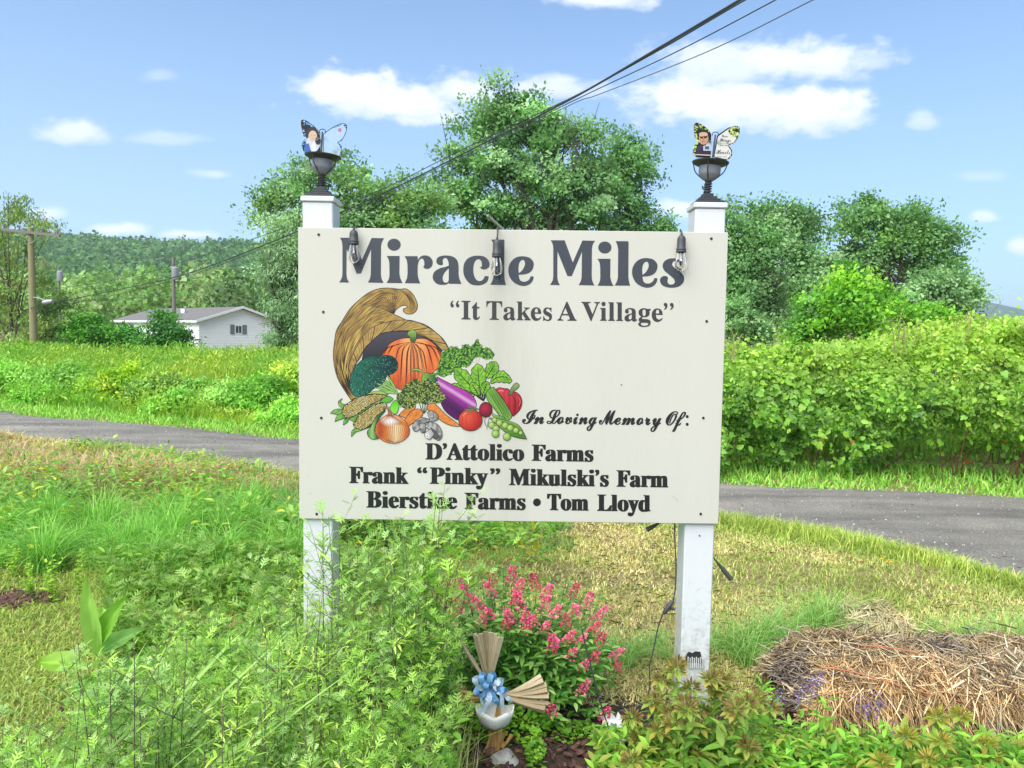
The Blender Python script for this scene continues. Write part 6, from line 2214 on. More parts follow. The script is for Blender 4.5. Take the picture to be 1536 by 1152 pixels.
# the large leaves that show best are leaves of their own
lm = []
for k in range(6):
    c = palette([C(112, 164, 62, .58), C(134, 178, 70, .58), C(92, 146, 54, .54)], 1, rng)[0]
    Vt, Ft = T_toothed() if k % 2 else T_ovate(.62)
    lm.append(mesh_np('leaf', Vt, Ft, VINE, np.repeat([c], len(Vt), axis=0)))
for k in range(120):
    x = rng.uniform(1.9, 6.2)
    yf0, h0 = hedge_profile(x)
    z = float(h0) * rng.uniform(.2, .98)
    y = float(yf0) + .35 * (z / float(h0)) ** 3 - .28 * math.sin(PI * (z / float(h0)) ** .8) - .85 * (float(fnoise(x, z, 1.4, 8)) - .5) * 2 - .05 - .1 * rng.random()
    o = bpy.data.objects.new('leaf', lm[k % 6])
    COL.objects.link(o)
    o.parent = hedge_root
    ydir = Vector((rng.normal(0, .6), -.3 + rng.normal(0, .3), -.6 + rng.normal(0, .4))).normalized()
    upq = Vector((rng.normal(0, .4), -1, .6 + rng.normal(0, .4)))
    xdir = ydir.cross(upq).normalized()
    zdir = xdir.cross(ydir)
    s = rng.uniform(.06, .09)
    Mx = Matrix((xdir, ydir, zdir)).transposed().to_4x4()
    o.matrix_local = Matrix.Translation((x - hx, y - hy, z)) @ Mx @ Matrix.Scale(s, 4)
REDSTEM = simple('red_brown_vine_stem', C(140, 92, 66, .55), rough=.7, var=.3, scale=20)
TWIG = simple('dry_twig', C(170, 156, 110, .7), rough=.8, var=.25, scale=12)
for k in range(46):
    x = rng.uniform(1.7, 6.5)
    yf0, h0 = hedge_profile(x)
    y = float(yf0) + rng.uniform(-.1, .25)
    P = [Vector((x, y, 0)), Vector((x + rng.normal(0, .12), y - rng.uniform(0, .12), rng.uniform(.15, .35)))]
    P.append(P[-1] + Vector((rng.normal(0, .2), rng.normal(-.05, .1), rng.uniform(.1, .4))))
    MB().tube(catmull(P, 4), [.009, .008, .008, .007, .007, .006, .005, .004, .003], 5).build('stem', REDSTEM, hedge_root, smooth=True)
# dry canes arching out of the top
for (px, py, n_, sp_) in ((1345, 512, 9, 40), (1500, 560, 8, 60), (1455, 500, 7, 30), (1100, 520, 4, 16)):
    for k in range(n_):
        yb_ = 8.3 + rng.uniform(-.4, .6)
        a0 = at(px + rng.uniform(-sp_, sp_) * .6, py + 20, yb_)
        a1 = a0 + Vector((rng.normal(0, .10), rng.normal(0, .1), rng.uniform(.22, .42)))
        a2 = a1 + Vector((rng.normal(0, .22), rng.normal(0, .1), rng.uniform(-.12, .16)))
        MB().tube(catmull([a0, a1, a2], 4), [.006, .006, .005, .005, .004, .004, .003, .003, .002], 4).build('dry_cane', TWIG, hedge_root, smooth=True)
# sprig sticking up from the thicket, and a pale seed-head cloud further right
def far_plant(px, py, Y, hh, n_, label, cols, name='tall_weed', cat='plant', lsz=.09, seed=0):
    rg = np.random.default_rng(seed)
    c = at(px, py, Y)
    z0 = float(height(c.x, Y))
    root = empty(name, (c.x, Y, z0), label, cat)
    top = c.z - z0
    ms = MB()
    pts, dirs = [], []
    for k in range(n_):
        tipx = rg.normal(0, .16)
        P = catmull([(0, 0, 0), (tipx * .4, rg.normal(0, .05), top * .5), (tipx, rg.normal(0, .1), top * rg.uniform(.8, 1))], 6)
        ms.cur = C(110, 140, 70, .6)
        ms.tube(P, [.008 * (1 - .8 * i / (len(P) - 1)) for i in range(len(P))], 5)
        for p in P[3:]:
            for q in range(4):
                pts.append(p + Vector(rg.normal(0, .015, 3)))
                dirs.append((*rg.normal(0, 1, 2), rg.uniform(-.2, .7)))
    ms.build('stem', STEM, root, smooth=True, world=False)
    m_ = len(pts)
    V, Fc, c2 = place(T_ovate(.36), np.array([tuple(p) for p in pts]), np.array(dirs), np.tile((0, 0, 1.), (m_, 1)), rg.uniform(.7, 1.3, m_) * lsz, palette(cols, m_, rg))
    tag(link('foliage', mesh_np('foliage', V, Fc, LEAF, c2), root, world=False), kind='stuff')
far_plant(1188, 484, 8.6, 1, 5, 'pale leafy sprig standing up out of the hedge nearest the right post', [C(140, 196, 100, .62), C(110, 170, 76, .6)], seed=71, lsz=.10)
far_plant(1440, 470, 12, 1, 12, 'feathery straw-green weed clump rising behind the hedge below the right maple', [C(196, 196, 130, .65), C(160, 176, 96, .6)], seed=72, lsz=.10)
far_plant(1500, 490, 9.2, 1, 14, 'tall yellow-green weed growing through the hedge at the right edge', [C(170, 206, 70, .62), C(140, 190, 60, .6)], seed=73, lsz=.10)

# ================================================================== NEAR PLANTING BED
def beds(n_, poly, zf, rng):
    pass
# mulch
rng = np.random.default_rng(71)
bed_x = rng.uniform(-1.75, 2.4, 5200)
bed_y = rng.uniform(1.55, 2.95, 5200)
okb = (bed_y < 2.95 - .1 * np.sin(bed_x * 3)) & ((bed_x > -.15) | (rng.random(5200) < .3))
pos = np.stack([bed_x, bed_y, .006 + rng.random(5200) * .02], 1)[okb]
# two patches of mulch in the lawn to the left
q = rng.normal(0, 1, (500, 2)) * (.10, .06)
c_ = gp(5, 905); pos = np.concatenate([pos, np.stack([c_.x + q[:, 0], c_.y + q[:, 1], .012 + rng.random(500) * .02], 1)])
q = rng.normal(0, 1, (60, 2)) * (.08, .04)
c_ = gp(250, 866); pos = np.concatenate([pos, np.stack([c_.x + q[:, 0], c_.y + q[:, 1], .012 + rng.random(60) * .02], 1)])
m = len(pos)
chip = np.array([(-.5, -.5, -.12), (.5, -.5, -.12), (.5, .5, -.12), (-.5, .5, -.12), (-.4, -.45, .12), (.45, -.4, .12), (.4, .45, .12), (-.45, .4, .12)], float) * [.35, 1, 1]
cf = np.array([(0, 1, 5), (0, 5, 4), (1, 2, 6), (1, 6, 5), (2, 3, 7), (2, 7, 6), (3, 0, 4), (3, 4, 7), (4, 5, 6), (4, 6, 7)])
dv = rdir(m, rng); dv[:, 2] *= .25
V, Fc, cc = place((chip, cf), pos, dv, np.tile((0, 0, 1.), (m, 1)) + rdir(m, rng) * .4, rng.uniform(.015, .045, m), palette([C(110, 72, 66, .6), C(86, 58, 54, .55), C(136, 96, 84, .6)], m, rng))
tag(link('mulch', mesh_np('mulch', V, Fc, ROCK, cc)), 'dark red-brown bark mulch on the bed under the plants', 'mulch', kind='stuff')
# mulch sheet: the dark bed soil itself
sheet = []
N_ = 60
sv = [(-.35, 1.0, 0)]
ring_ = [(-1.9, .9), (-1.95, 1.7), (-1.3, 2.25), (-.7, 2.6), (-.2, 2.85), (.3, 3.0), (.8, 2.95), (1.3, 2.98), (2.0, 3.0), (2.7, 2.9), (2.9, 1.0), (.5, .7)]
rp = catmull([(x, y, 0) for x, y in ring_], 6, closed=True)
Vb = [(.5, 1.9, .006)] + [(p.x, p.y, float(height(p.x, p.y)) + .004) for p in rp]
BED = simple('bed_soil', C(84, 66, 56, .5), rough=.95, var=.35, scale=18, bump=.8, bscale=60)
me = bpy.data.meshes.new('bed_soil')
me.from_pydata(Vb, [], [(0, 1 + i, 1 + (i + 1) % len(rp)) for i in range(len(rp))])
me.materials.append(BED)
tag(link('soil_bed', me), kind='structure')

# ---- mugwort
def stem_plant(seed, H, nst, leafT, lsize, nl, cols, stemcol, r=.0028, droop=.3, branch=True, narrow_top=True, spreadf=.14, lw=None, topsize=.35):
    """returns stem mesh, leaf mesh in local coordinates (foot at the origin)"""
    rg = np.random.default_rng(seed)
    ms = MB()
    ms.cur = stemcol
    pts, dirs, sz = [], [], []
    for s_ in range(nst):
        a_ = rg.uniform(0, 2 * PI)
        ln = rg.uniform(.3, 1) * spreadf * H
        hh = H * rg.uniform(.75, 1)
        P = catmull([(math.cos(a_) * .015, math.sin(a_) * .015, -.02), (math.cos(a_) * ln * .35, math.sin(a_) * ln * .35, hh * .4), (math.cos(a_) * ln + rg.normal(0, .02), math.sin(a_) * ln + rg.normal(0, .02), hh)], 9)
        mm = len(P)
        ms.tube(P, [r * (1.1 - .85 * i / (mm - 1)) for i in range(mm)], 5)
        axes = [(P, 0.0, 1.0)]
        if branch:
            for q in range(int(5 + rg.integers(0, 5))):
                i = int(mm * rg.uniform(.3, .85))
                b_ = rg.uniform(0, 2 * PI)
                l2 = H * rg.uniform(.10, .24)
                e = P[i] + Vector((math.cos(b_) * l2 * .75, math.sin(b_) * l2 * .75, l2 * .8))
                Q = catmull([P[i], P[i].lerp(e, .5) + Vector((0, 0, -.01)), e], 5)
                ms.tube(Q, [r * .5 * (1 - .7 * k / (len(Q) - 1)) for k in range(len(Q))], 4)
                axes.append((Q, .3, .62))
        for Q, t0, sc_ in axes:
            cnt = int(nl * (len(Q) / mm))
            for k in range(cnt):
                t = t0 * .3 + (1 - t0 * .3) * (k + rg.random()) / cnt
                if sc_ == 1.0: t = .12 + .88 * t
                f_ = t * (len(Q) - 1)
                i = min(int(f_), len(Q) - 2)
                p = Q[i].lerp(Q[i + 1], f_ - i)
                b_ = k * 2.4 + rg.normal(0, .4)
                up_t = .15 + .75 * t
                pts.append(tuple(p)); dirs.append((math.cos(b_), math.sin(b_), up_t + rg.normal(0, .25)))
                sz.append(lsize * sc_ * (1 - (1 - topsize) * max(0, t - .35) / .65) * rg.uniform(.7, 1.2))
    m_ = len(pts)
    V, Fc, cc = place(leafT, np.array(pts), np.array(dirs), np.tile((0, 0, 1.), (m_, 1)) + rdir(m_, rg) * .35, np.array(sz), palette(cols, m_, rg, .14), wscale=None if lw is None else np.full(m_, lw))
    return ms.mesh('stem', STEM, True), mesh_np('foliage', V, Fc, LEAF, cc)

MUG = [C(136, 178, 84, .72), C(140, 180, 92, .62), C(96, 146, 62, .54), C(160, 190, 122, .64), C(110, 160, 62, .58)]
MUGS = [[C(132, 176, 80, .74), C(108, 158, 66, .66), C(150, 190, 98, .76)], [C(130, 168, 100, .74), C(156, 190, 130, .78), C(104, 148, 80, .64)], [C(150, 186, 78, .74), C(122, 170, 66, .68), C(170, 196, 104, .78)]]
protos = [stem_plant(100 + k, 1.0, 1 + (k % 2), [T_lobed(), T_lobed(), T_narrow(.2)][k % 3], [.088, .07, .062][k % 3], [24, 30, 34][k % 3], MUGS[k % 3], C(120, 108, 92, .6) if k % 3 else C(128, 140, 84, .6)) for k in range(9)]
def root_plant(name, label, cat, group, meshes, x, y, z, s, rz, tilt=(0, 0), names=('stem', 'foliage')):
    r_ = empty(name, (x, y, z), label, cat, group)
    r_.scale = (s, s, s)
    r_.rotation_euler = (tilt[0], tilt[1], rz)
    for nm, me in zip(names, meshes):
        o = bpy.data.objects.new(nm, me)
        COL.objects.link(o)
        o.parent = r_
        if nm == 'foliage': o['kind'] = 'stuff'
    return r_
rng = np.random.default_rng(81)
# outline of the mass: for each picture column the height of its upper edge
def mug_top(px):
    return np.interp(px, [-200, 0, 120, 220, 300, 380, 440, 500, 540, 580, 620, 660, 700, 720, 760], [1040, 1000, 940, 890, 866, 850, 850, 830, 800, 790, 780, 770, 840, 900, 980])
cnt = 0
MUGL = 'mugwort plant with cut grey-green leaves in the mass at the front left'
for k in range(215):
    y = rng.uniform(1.35, 2.5)
    px = rng.uniform(-60, 640)
    x = (px - 768) / F * y
    top = mug_top(px) + rng.uniform(0, 190) * (1 if k > 50 else .3)
    if y < 1.9 and top < 880: top += rng.uniform(60, 160)
    if px < 210 and y > 1.9: continue
    if px < 150 and rng.random() < .5: continue
    zt = at(px, top, y).z
    if zt < .2: continue
    if px > 590 and y < 2.0: continue
    root_plant('mugwort_plant', MUGL, 'plant', 'mugwort plants massed at the front left', protos[k % 9], x, y, 0, zt, rng.uniform(0, 6.28), (rng.normal(0, .05), rng.normal(0, .05)))
    cnt += 1
tallp = [stem_plant(150 + k, 1.0, 2, [T_narrow(.2), T_lobed()][k % 2], [.07, .08][k % 2], 19, MUGS[k % 3], C(120, 118, 84, .6), topsize=.8, spreadf=.10) for k in range(4)]
# the tall ones that reach up in front of the board
for (px, top, y) in [(505, 752, 2.30), (540, 770, 2.36), (586, 775, 2.4), (655, 716, 2.25), (668, 728, 2.32), (640, 768, 2.3), (620, 790, 2.38), (520, 800, 2.15), (675, 790, 2.4), (648, 722, 2.3), (662, 740, 2.38), (530, 760, 2.3), (575, 770, 2.35), (610, 800, 2.35), (630, 780, 2.42)]:
    zt = at(px, top, y).z
    root_plant('mugwort_plant', MUGL, 'plant', 'mugwort plants massed at the front left', tallp[int(rng.integers(0, 4))], (px - 768) / F * y - .04, y, 0, zt / .97, rng.uniform(0, 6.28), (rng.normal(0, .03), rng.normal(.02, .03)))

# low understorey so that the mass has no bare floor
n_ = 26000
yy = rng.uniform(1.25, 2.75, n_)
pxx = rng.uniform(-120, 690, n_)
xx = (pxx - 768) / F * yy
hz = rng.random(n_) ** .7 * np.clip(.18 + .30 * fnoise(xx, yy, 2.2, 4), 0, .6) * np.where(pxx < 240, .55, 1)
ok = ~((pxx < 260) & (yy > 2.2)) 
xx, yy, hz = xx[ok], yy[ok], hz[ok]
m = len(xx)
pos = np.stack([xx, yy, hz], 1)
dv = rdir(m, rng); dv[:, 2] = np.abs(dv[:, 2]) * .7
V1 = place(T_lobed(), pos[::2], dv[::2], np.tile((0, 0, 1.), (len(pos[::2]), 1)) + rdir(len(pos[::2]), rng) * .4, rng.uniform(.035, .08, len(pos[::2])), palette(MUG, len(pos[::2]), rng))
V2 = place(T_ovate(.4), pos[1::2], dv[1::2], np.tile((0, 0, 1.), (len(pos[1::2]), 1)) + rdir(len(pos[1::2]), rng) * .4, rng.uniform(.02, .05, len(pos[1::2])), palette([C(110, 168, 66, .62), C(88, 146, 58, .58), C(140, 186, 84, .64)], len(pos[1::2]), rng))
V3b = pos[::4].copy(); V3b[:, 2] = 0
V3 = blades(V3b, rng.uniform(.15, .4, len(V3b)) * np.where(V3b[:, 0] < -.9, .7, 1), rng.uniform(.1, 1, len(V3b)), rng.uniform(.003, .006, len(V3b)), palette([C(140, 180, 80, .62), C(170, 180, 104, .62), C(112, 164, 66, .6)], len(V3b), rng), rng)
V, Fc, cc = merge([V1, V2, V3])
tag(link('ground_cover', mesh_np('ground_cover', V, Fc, LEAF, cc)), 'dense low ground cover of leaves and fine grass under the mugwort', 'ground cover', kind='stuff')
# dry fine stalks in front, lower middle
n_ = 420
yy = rng.uniform(1.7, 2.2, n_); pxx = rng.uniform(540, 720, n_)
xx = (pxx - 768) / F * yy
V, Fc, cc = blades(np.stack([xx, yy, yy * 0], 1), rng.uniform(.25, .5, n_), rng.uniform(.05, .35, n_), rng.uniform(.002, .0035, n_), palette([C(186, 184, 150, .66), C(160, 152, 120, .6), C(150, 170, 100, .6)], n_, rng), rng, segs=4)
tag(link('dry_stalks', mesh_np('dry_stalks', V, Fc, GRASS, cc)), 'fine pale dry stalks at the bottom, left of the shell and stone', 'dry stalks', kind='stuff')

# ---- broad grass at the lower left corner, every blade its own part
def broad_blade(base, a_, L_, wd, lean, curl, seed, cols=(C(136, 186, 92, .6), C(96, 158, 58, .56))):
    rg = random.Random(seed)
    segs = 12
    V, Fq, cc = [], [], []
    dx, dy = math.cos(a_), math.sin(a_)
    for k in range(segs + 1):
        t = k / segs
        r = L_ * lean * t ** 1.35
        z = L_ * (t * (1.1 - lean * .35) - curl * t ** 2.6)
        c = Vector(base) + Vector((dx * r, dy * r, z))
        side = Vector((-dy, dx, .15 * math.sin(t * 4 + seed)))
        w_ = wd * (math.sin(PI * min(.12 + t * .88, .999)) ** .7) * .5
        V += [tuple(c - side * w_ + Vector((0, 0, .18 * w_))), tuple(c), tuple(c + side * w_ + Vector((0, 0, .18 * w_)))]
        f_ = rg.random() * .2 + t * .3
        e = lerp3(cols[0], cols[1], f_)
        cc += [e, lerp3(e, C(200, 222, 170, .7), .5), e]
    for k in range(segs):
        a0 = 3 * k
        Fq += [(a0, a0 + 1, a0 + 4, a0 + 3), (a0 + 1, a0 + 2, a0 + 5, a0 + 4)]
    return mesh_np('leaf', np.array(V), np.array(Fq), LEAF, np.array(cc), smooth=True)
def grass_tuft(px, py_base_y, Y, label, specs, seed, group=None, name='broad_grass'):
    x = (px - 768) / F * Y
    root = empty(name, (x, Y, 0), label, 'grass clump', group)
    rg = random.Random(seed)
    for k, (a_, L_, wd, lean, curl) in enumerate(specs):
        me = broad_blade((rg.gauss(0, .015), rg.gauss(0, .015), 0), a_, L_, wd, lean, curl, seed * 50 + k)
        o = bpy.data.objects.new('leaf', me)
        COL.objects.link(o)
        o.parent = root
rg = random.Random(5)
grass_tuft(-90, 0, 1.4, 'broad-bladed grass arching in from the lower left corner', [(rg.uniform(-.5, 1.1), rg.uniform(.80, 1.06), rg.uniform(.018, .032), rg.uniform(.35, .8), rg.uniform(.05, .25)) for _ in range(16)] + [(rg.uniform(1, 4), rg.uniform(.5, .7), .02, rg.uniform(.2, .5), .1) for _ in range(6)], 5)
grass_tuft(-60, 0, 1.75, 'long narrow pale grass blades reaching right from behind the lower left corner', [(rg.uniform(-.4, .5), rg.uniform(.8, 1.0), rg.uniform(.010, .016), rg.uniform(.6, .95), rg.uniform(.05, .2)) for _ in range(7)], 7)

# ---- large-leaved sapling (left)
def big_leaf(L_, wd, col, seed):
    V, Fq, cc = [], [], []
    n1, n2 = 8, 4
    for i in range(n1 + 1):
        t = i / n1
        w_ = wd * math.sin(PI * min(.03 + t * .97, .995) ** .8) ** .85
        for j in range(-n2, n2 + 1):
            u_ = j / n2
            z = .10 * L_ * abs(u_) - .30 * L_ * t * t + .012 * L_ * math.sin(t * 22 + abs(u_) * 3 + seed)
            V.append((u_ * w_ / 2, t * L_, z))
            vein = 1.25 if j == 0 else 1.0
            cc.append(tuple(q * vein * (1 + .08 * math.sin(i * 1.7 + j)) for q in col))
    m_ = 2 * n2 + 1
    for i in range(n1):
        for j in range(m_ - 1):
            a0 = i * m_ + j
            Fq.append((a0, a0 + 1, a0 + m_ + 1, a0 + m_))
    return mesh_np('leaf', np.array(V), np.array(Fq), LEAF, np.array(cc), smooth=True)
YL = 2.0
xb = (165 - 768) / F * YL
root = empty('broadleaf_sapling', (xb, YL, 0), 'young sapling with large bright leaves standing in front of the lawn at the left', 'plant')
ms = MB(); ms.cur = C(110, 150, 70, .6)
ms.tube(catmull([(0, 0, 0), (.02, 0, .3), (-.01, 0, .58)], 6), [.008, .008, .007, .007, .006, .006, .006, .005, .005, .005, .004, .004, .004], 7)
ms.build('stem', STEM, root, smooth=True, world=False)
for k, (px, py, tx, ty, wd, col) in enumerate([(150, 975, 122, 884, .05, C(142, 186, 96, .66)), (150, 965, 172, 905, .055, C(120, 172, 70, .62)), (120, 1000, 56, 985, .065, C(128, 172, 62, .62)), (150, 980, 205, 940, .055, C(128, 178, 100, .64)),
                                               (155, 1010, 225, 985, .055, C(112, 166, 86, .6)), (160, 1040, 90, 1075, .09, C(150, 190, 130, .66)), (165, 1030, 250, 1040, .09, C(140, 184, 116, .64)), (148, 960, 150, 900, .045, C(140, 190, 90, .64)), (160, 1020, 110, 1020, .08, C(104, 164, 66, .6))]):
    p0, p1 = at(px, py, YL), at(tx, ty, YL - .06 + .03 * k)
    d = p1 - p0
    o = bpy.data.objects.new('leaf', big_leaf(d.length * 1.08, wd, col, k))
    COL.objects.link(o)
    o.parent = root
    ydir = d.normalized()
    upq = Vector((.3 * math.sin(k), -.55, .8))
    xdir = ydir.cross(upq).normalized()
    zdir = xdir.cross(ydir)
    o.matrix_local = Matrix.Translation(p0 - Vector((xb, YL, 0))) @ Matrix((xdir, ydir, zdir)).transposed().to_4x4()

# ---- weeds with light-green heads, left middle
wp = [stem_plant(200 + k, 1.0, 2, T_ovate(.42), .16, 16, [C(150, 194, 76, .64), C(120, 172, 66, .6), C(176, 208, 96, .66)], C(130, 150, 80, .6), branch=True, topsize=.5) for k in range(3)]
for k, (px, py, hh) in enumerate([(78, 905, .32), (45, 900, .24), (118, 890, .26), (20, 870, .26), (200, 870, .2), (150, 860, .22), (300, 840, .2), (350, 880, .18), (420, 860, .24), (395, 900, .2), (260, 905, .15)]):
    p = gp(px, py)
    root_plant('leafy_weed', 'knee-high pale leafy weed in the lawn edge at the left', 'weed', 'leafy weeds along the left lawn edge', wp[k % 3], p.x, p.y, 0, hh, k * 1.7)

# ---- taller green grass tufts
def tuft_mesh(seed, n_, h, lean, wd, cols):
    rg = np.random.default_rng(seed)
    pos = np.concatenate([rg.normal(0, .05, (n_, 2)), np.zeros((n_, 1))], 1)
    V, Fc, cc = blades(pos, rg.uniform(.5, 1.1, n_) * h, rg.uniform(.2, lean, n_), rg.uniform(.7, 1.2, n_) * wd, palette(cols, n_, rg), rg, segs=5)
    return mesh_np('blades', V, Fc, GRASS, cc)
GT = [tuft_mesh(300 + k, 150, .50, 1.5, .009, [C(112, 176, 60, .62), C(90, 156, 58, .6), C(136, 190, 84, .64)]) for k in range(3)]
GT2 = [tuft_mesh(310 + k, 110, .42, 2.2, .0075, [C(122, 172, 84, .62), C(108, 160, 80, .6), C(156, 192, 112, .64)]) for k in range(3)]
def put_tuft(k, p, s, label, group, meshes, rz):
    r_ = empty('grass_tuft', (p.x, p.y, 0), label, 'grass clump', group)
    r_.scale = (s, s, s); r_.rotation_euler = (0, 0, rz)
    o = bpy.data.objects.new('blades', meshes[k % 3]); COL.objects.link(o); o.parent = r_; o['kind'] = 'stuff'
for k, (px, py, s) in enumerate([(180, 835, .8), (235, 850, .9), (330, 845, 1.0), (355, 838, .8), (290, 825, .8), (410, 820, .9), (120, 828, .8), (60, 850, .8), (440, 795, .8), (20, 840, .7), (380, 790, .7), (150, 800, .7), (270, 880, .6), (330, 880, .7), (440, 850, .7)] + [(float(rng.uniform(-10, 450)), float(rng.uniform(765, 868)), float(rng.uniform(.6, 1.15))) for _ in range(70)]):
    put_tuft(k, gp(px, py), s * .8, 'lush bright green grass tuft in the rough strip left of the sign', 'green grass tufts left of the sign', GT, k * 1.3)
for k, (px, py, s) in enumerate([(560, 800, .7), (620, 805, .8), (690, 808, .75), (740, 803, .7), (600, 815, .6), (830, 796, .6), (545, 815, .7), (660, 818, .5)]):
    put_tuft(k + 1, gp(px, py), s * .6, 'green grass tuft seen just under the lower edge of the board', 'grass tufts under the board edge', GT, k * 2.1)
for k, (px, py, s) in enumerate([(1110, 985, .8), (1140, 975, .9), (1165, 962, .9), (1210, 950, .85), (1245, 945, 1.0), (1185, 985, .8), (1225, 958, .9), (1120, 1000, .7), (1080, 975, .6)]):
    put_tuft(k, gp(px, py), s * .78, 'sprawling blue-green grass tuft between the right post and the straw bale', 'grass tufts behind the left end of the straw bale', GT2, k * 1.1)
for k, (px, py, s) in enumerate([(1450, 960, .7), (1500, 975, .9), (1535, 985, 1.0), (1470, 985, .7), (1400, 955, .55), (1390, 965, .5), (1560, 960, .9)]):
    put_tuft(k, gp(px, py), s * .7, 'blue-green grass tuft behind the right end of the straw bale', 'grass tufts behind the right end of the bale', GT2, k * 1.9)
for k, (px, py, s) in enumerate([(955, 985, .7), (985, 970, .6), (940, 1000, .7), (1000, 990, .6), (920, 975, .5)]):
    put_tuft(k, gp(px, py), s * .62, 'grass tuft between the pink bush and the right post', 'grass tufts left of the right post foot', GT2, k * 1.5)
# ragged taller fringe where lawn meets road, right
n_ = 9000
xx = rng.uniform(.3, 3.4, n_)
yy = y_near(xx) - np.abs(rng.normal(0, .14, n_)) + .02
V, Fc, cc = blades(np.stack([xx, yy, xx * 0], 1), rng.uniform(.05, .13, n_), rng.uniform(.1, .9, n_), rng.uniform(.004, .007, n_), palette([C(160, 186, 84, .64), C(128, 170, 62, .62), C(196, 200, 116, .66)], n_, rng), rng, segs=3)
tag(link('road_fringe', mesh_np('road_fringe', V, Fc, GRASS, cc)), 'ragged taller grass fringe along the near road edge, right of the sign', 'grass', kind='stuff')

# dandelions
YEL = simple('yellow_petal', C(240, 210, 40, .85), rough=.7, var=.1, scale=200)
for k, (px, py) in enumerate([(1321, 851), (1332, 853), (1335, 856)]):
    p = gp(px, py)
    root = empty('dandelion', (p.x, p.y, 0), ['yellow dandelion in the lawn, left of its pair', 'yellow dandelion in the lawn, right of its pair', 'lowest small yellow dandelion in the lawn near the road'][k], 'flower')
    ms = MB(); ms.cur = C(130, 160, 80, .6); ms.tube([(p.x, p.y, 0), (p.x + .004, p.y, .05)], .0015, 5); ms.build('stem', STEM, root)
    mb = MB()
    for r_ in range(3):
        for q in range(14):
            a_ = q * 2 * PI / 14 + r_ * .2
            rr = .016 - .004 * r_
            c0 = Vector((p.x + .004, p.y, .05 + r_ * .002))
            d = Vector((math.cos(a_), math.sin(a_), .15 + .3 * r_))
            s_ = Vector((-math.sin(a_), math.cos(a_), 0)) * .0022
            mb.add([c0, c0 + d * rr * .6 + s_, c0 + d * rr, c0 + d * rr * .6 - s_], [(0, 3, 2, 1)])
    mb.build('petals', YEL, root)

# ================================================================== PINK BUTTERFLY BUSH
bx, by = (778 - 768) / F * 2.98, 2.98
root = empty('butterfly_bush', (bx, by, 0), 'rounded bush covered in pink flower spikes, in front of the lawn under the board', 'bush')
rg = np.random.default_rng(91)
ms = MB(); ms.cur = C(112, 130, 76, .6)
pts, dirs, sz = [], [], []
tips = []
FL = [(740, 868, .09), (767, 862, .10), (738, 882, .08), (775, 880, .09), (805, 872, .10), (815, 888, .09), (705, 890, .09), (716, 905, .08), (856, 884, .08), (881, 898, .08), (892, 917, .09), (783, 902, .10), (772, 898, .08), (766, 925, .08), (788, 928, .07), (815, 905, .08),
      (848, 930, .07), (848, 955, .07), (830, 960, .07), (825, 968, .07), (897, 958, .08), (872, 998, .06), (870, 1030, .08), (827, 1064, .06), (640, 926, .05), (662, 927, .06), (722, 932, .06), (737, 920, .05), (791, 942, .05), (660, 980, .04), (905, 1068, .06), (919, 978, .06), (923, 1000, .06), (868, 958, .05), (700, 875, .06), (690, 900, .05), (760, 935, .05), (800, 930, .06), (830, 915, .07), (862, 915, .07), (885, 940, .07), (728, 910, .07), (690, 915, .06), (855, 980, .06), (890, 985, .06), (815, 940, .06)]
for k in range(82):
    if k < len(FL):
        px, py, fl = FL[k]
        X_ = (px - 785) / 150.0
        Z_ = (1010 - py) / 150.0
        dfront = math.sqrt(max(0.05, 1.05 - min(1, X_ * X_ * .8 + max(Z_, 0) ** 2 * .8))) * .36
        Yt = by - dfront
        tip = at(px, py + fl * 150, Yt)
        tips.append((tip, fl, Vector(((px - 785) / 170.0 * .6 + .25 * math.sin(k * 2.7), -.15, 1)).normalized(), k))
        fl *= .76
        tips[-1] = (tips[-1][0], fl, tips[-1][2], k)
        e = tip - Vector((bx, by, 0))
    else:
        d = rdir(1, rg)[0]
        d[2] = abs(d[2]) * .9 + .15
        e = Vector((d[0] * .45, d[1] * .36, .08 + d[2] * .42))
    b0 = Vector((e.x * .15, e.y * .15, 0))
    mid = b0.lerp(e, .5) + Vector((e.x * .15, e.y * .15, .02))
    P = catmull([b0, mid, e], 6)
    ms.tube(P, [.0035 * (1 - .7 * i / (len(P) - 1)) for i in range(len(P))], 5)
    nk = 46 if k < len(FL) else 40
    for q in range(nk):
        t = .16 + .82 * (q + rg.random()) / nk
        f_ = t * (len(P) - 1); i = min(int(f_), len(P) - 2)
        p = P[i].lerp(P[i + 1], f_ - i)
        a_ = (q // 2) * 1.57 + (q % 2) * PI + rg.normal(0, .3)
        pts.append(tuple(p + Vector(rg.normal(0, .02, 3)))); dirs.append((math.cos(a_), math.sin(a_) - .25, rg.uniform(-.15, .7)))
        sz.append(rg.uniform(.045, .078) * (1.15 - .5 * t))
ms.build('stem', STEM, root, smooth=True, world=False)
m = len(pts)
V, Fc, cc = place(T_ovate(.34, droop=.22), np.array(pts), np.array(dirs), np.tile((0, -.2, 1.), (m, 1)) + rdir(m, rg) * .3, np.array(sz),
                  palette([C(104, 164, 74, .62), C(84, 144, 64, .58), C(132, 182, 92, .64), C(152, 190, 124, .66)], m, rg))
tag(link('foliage', mesh_np('foliage', V, Fc, LEAF, cc), root, world=False), kind='stuff')
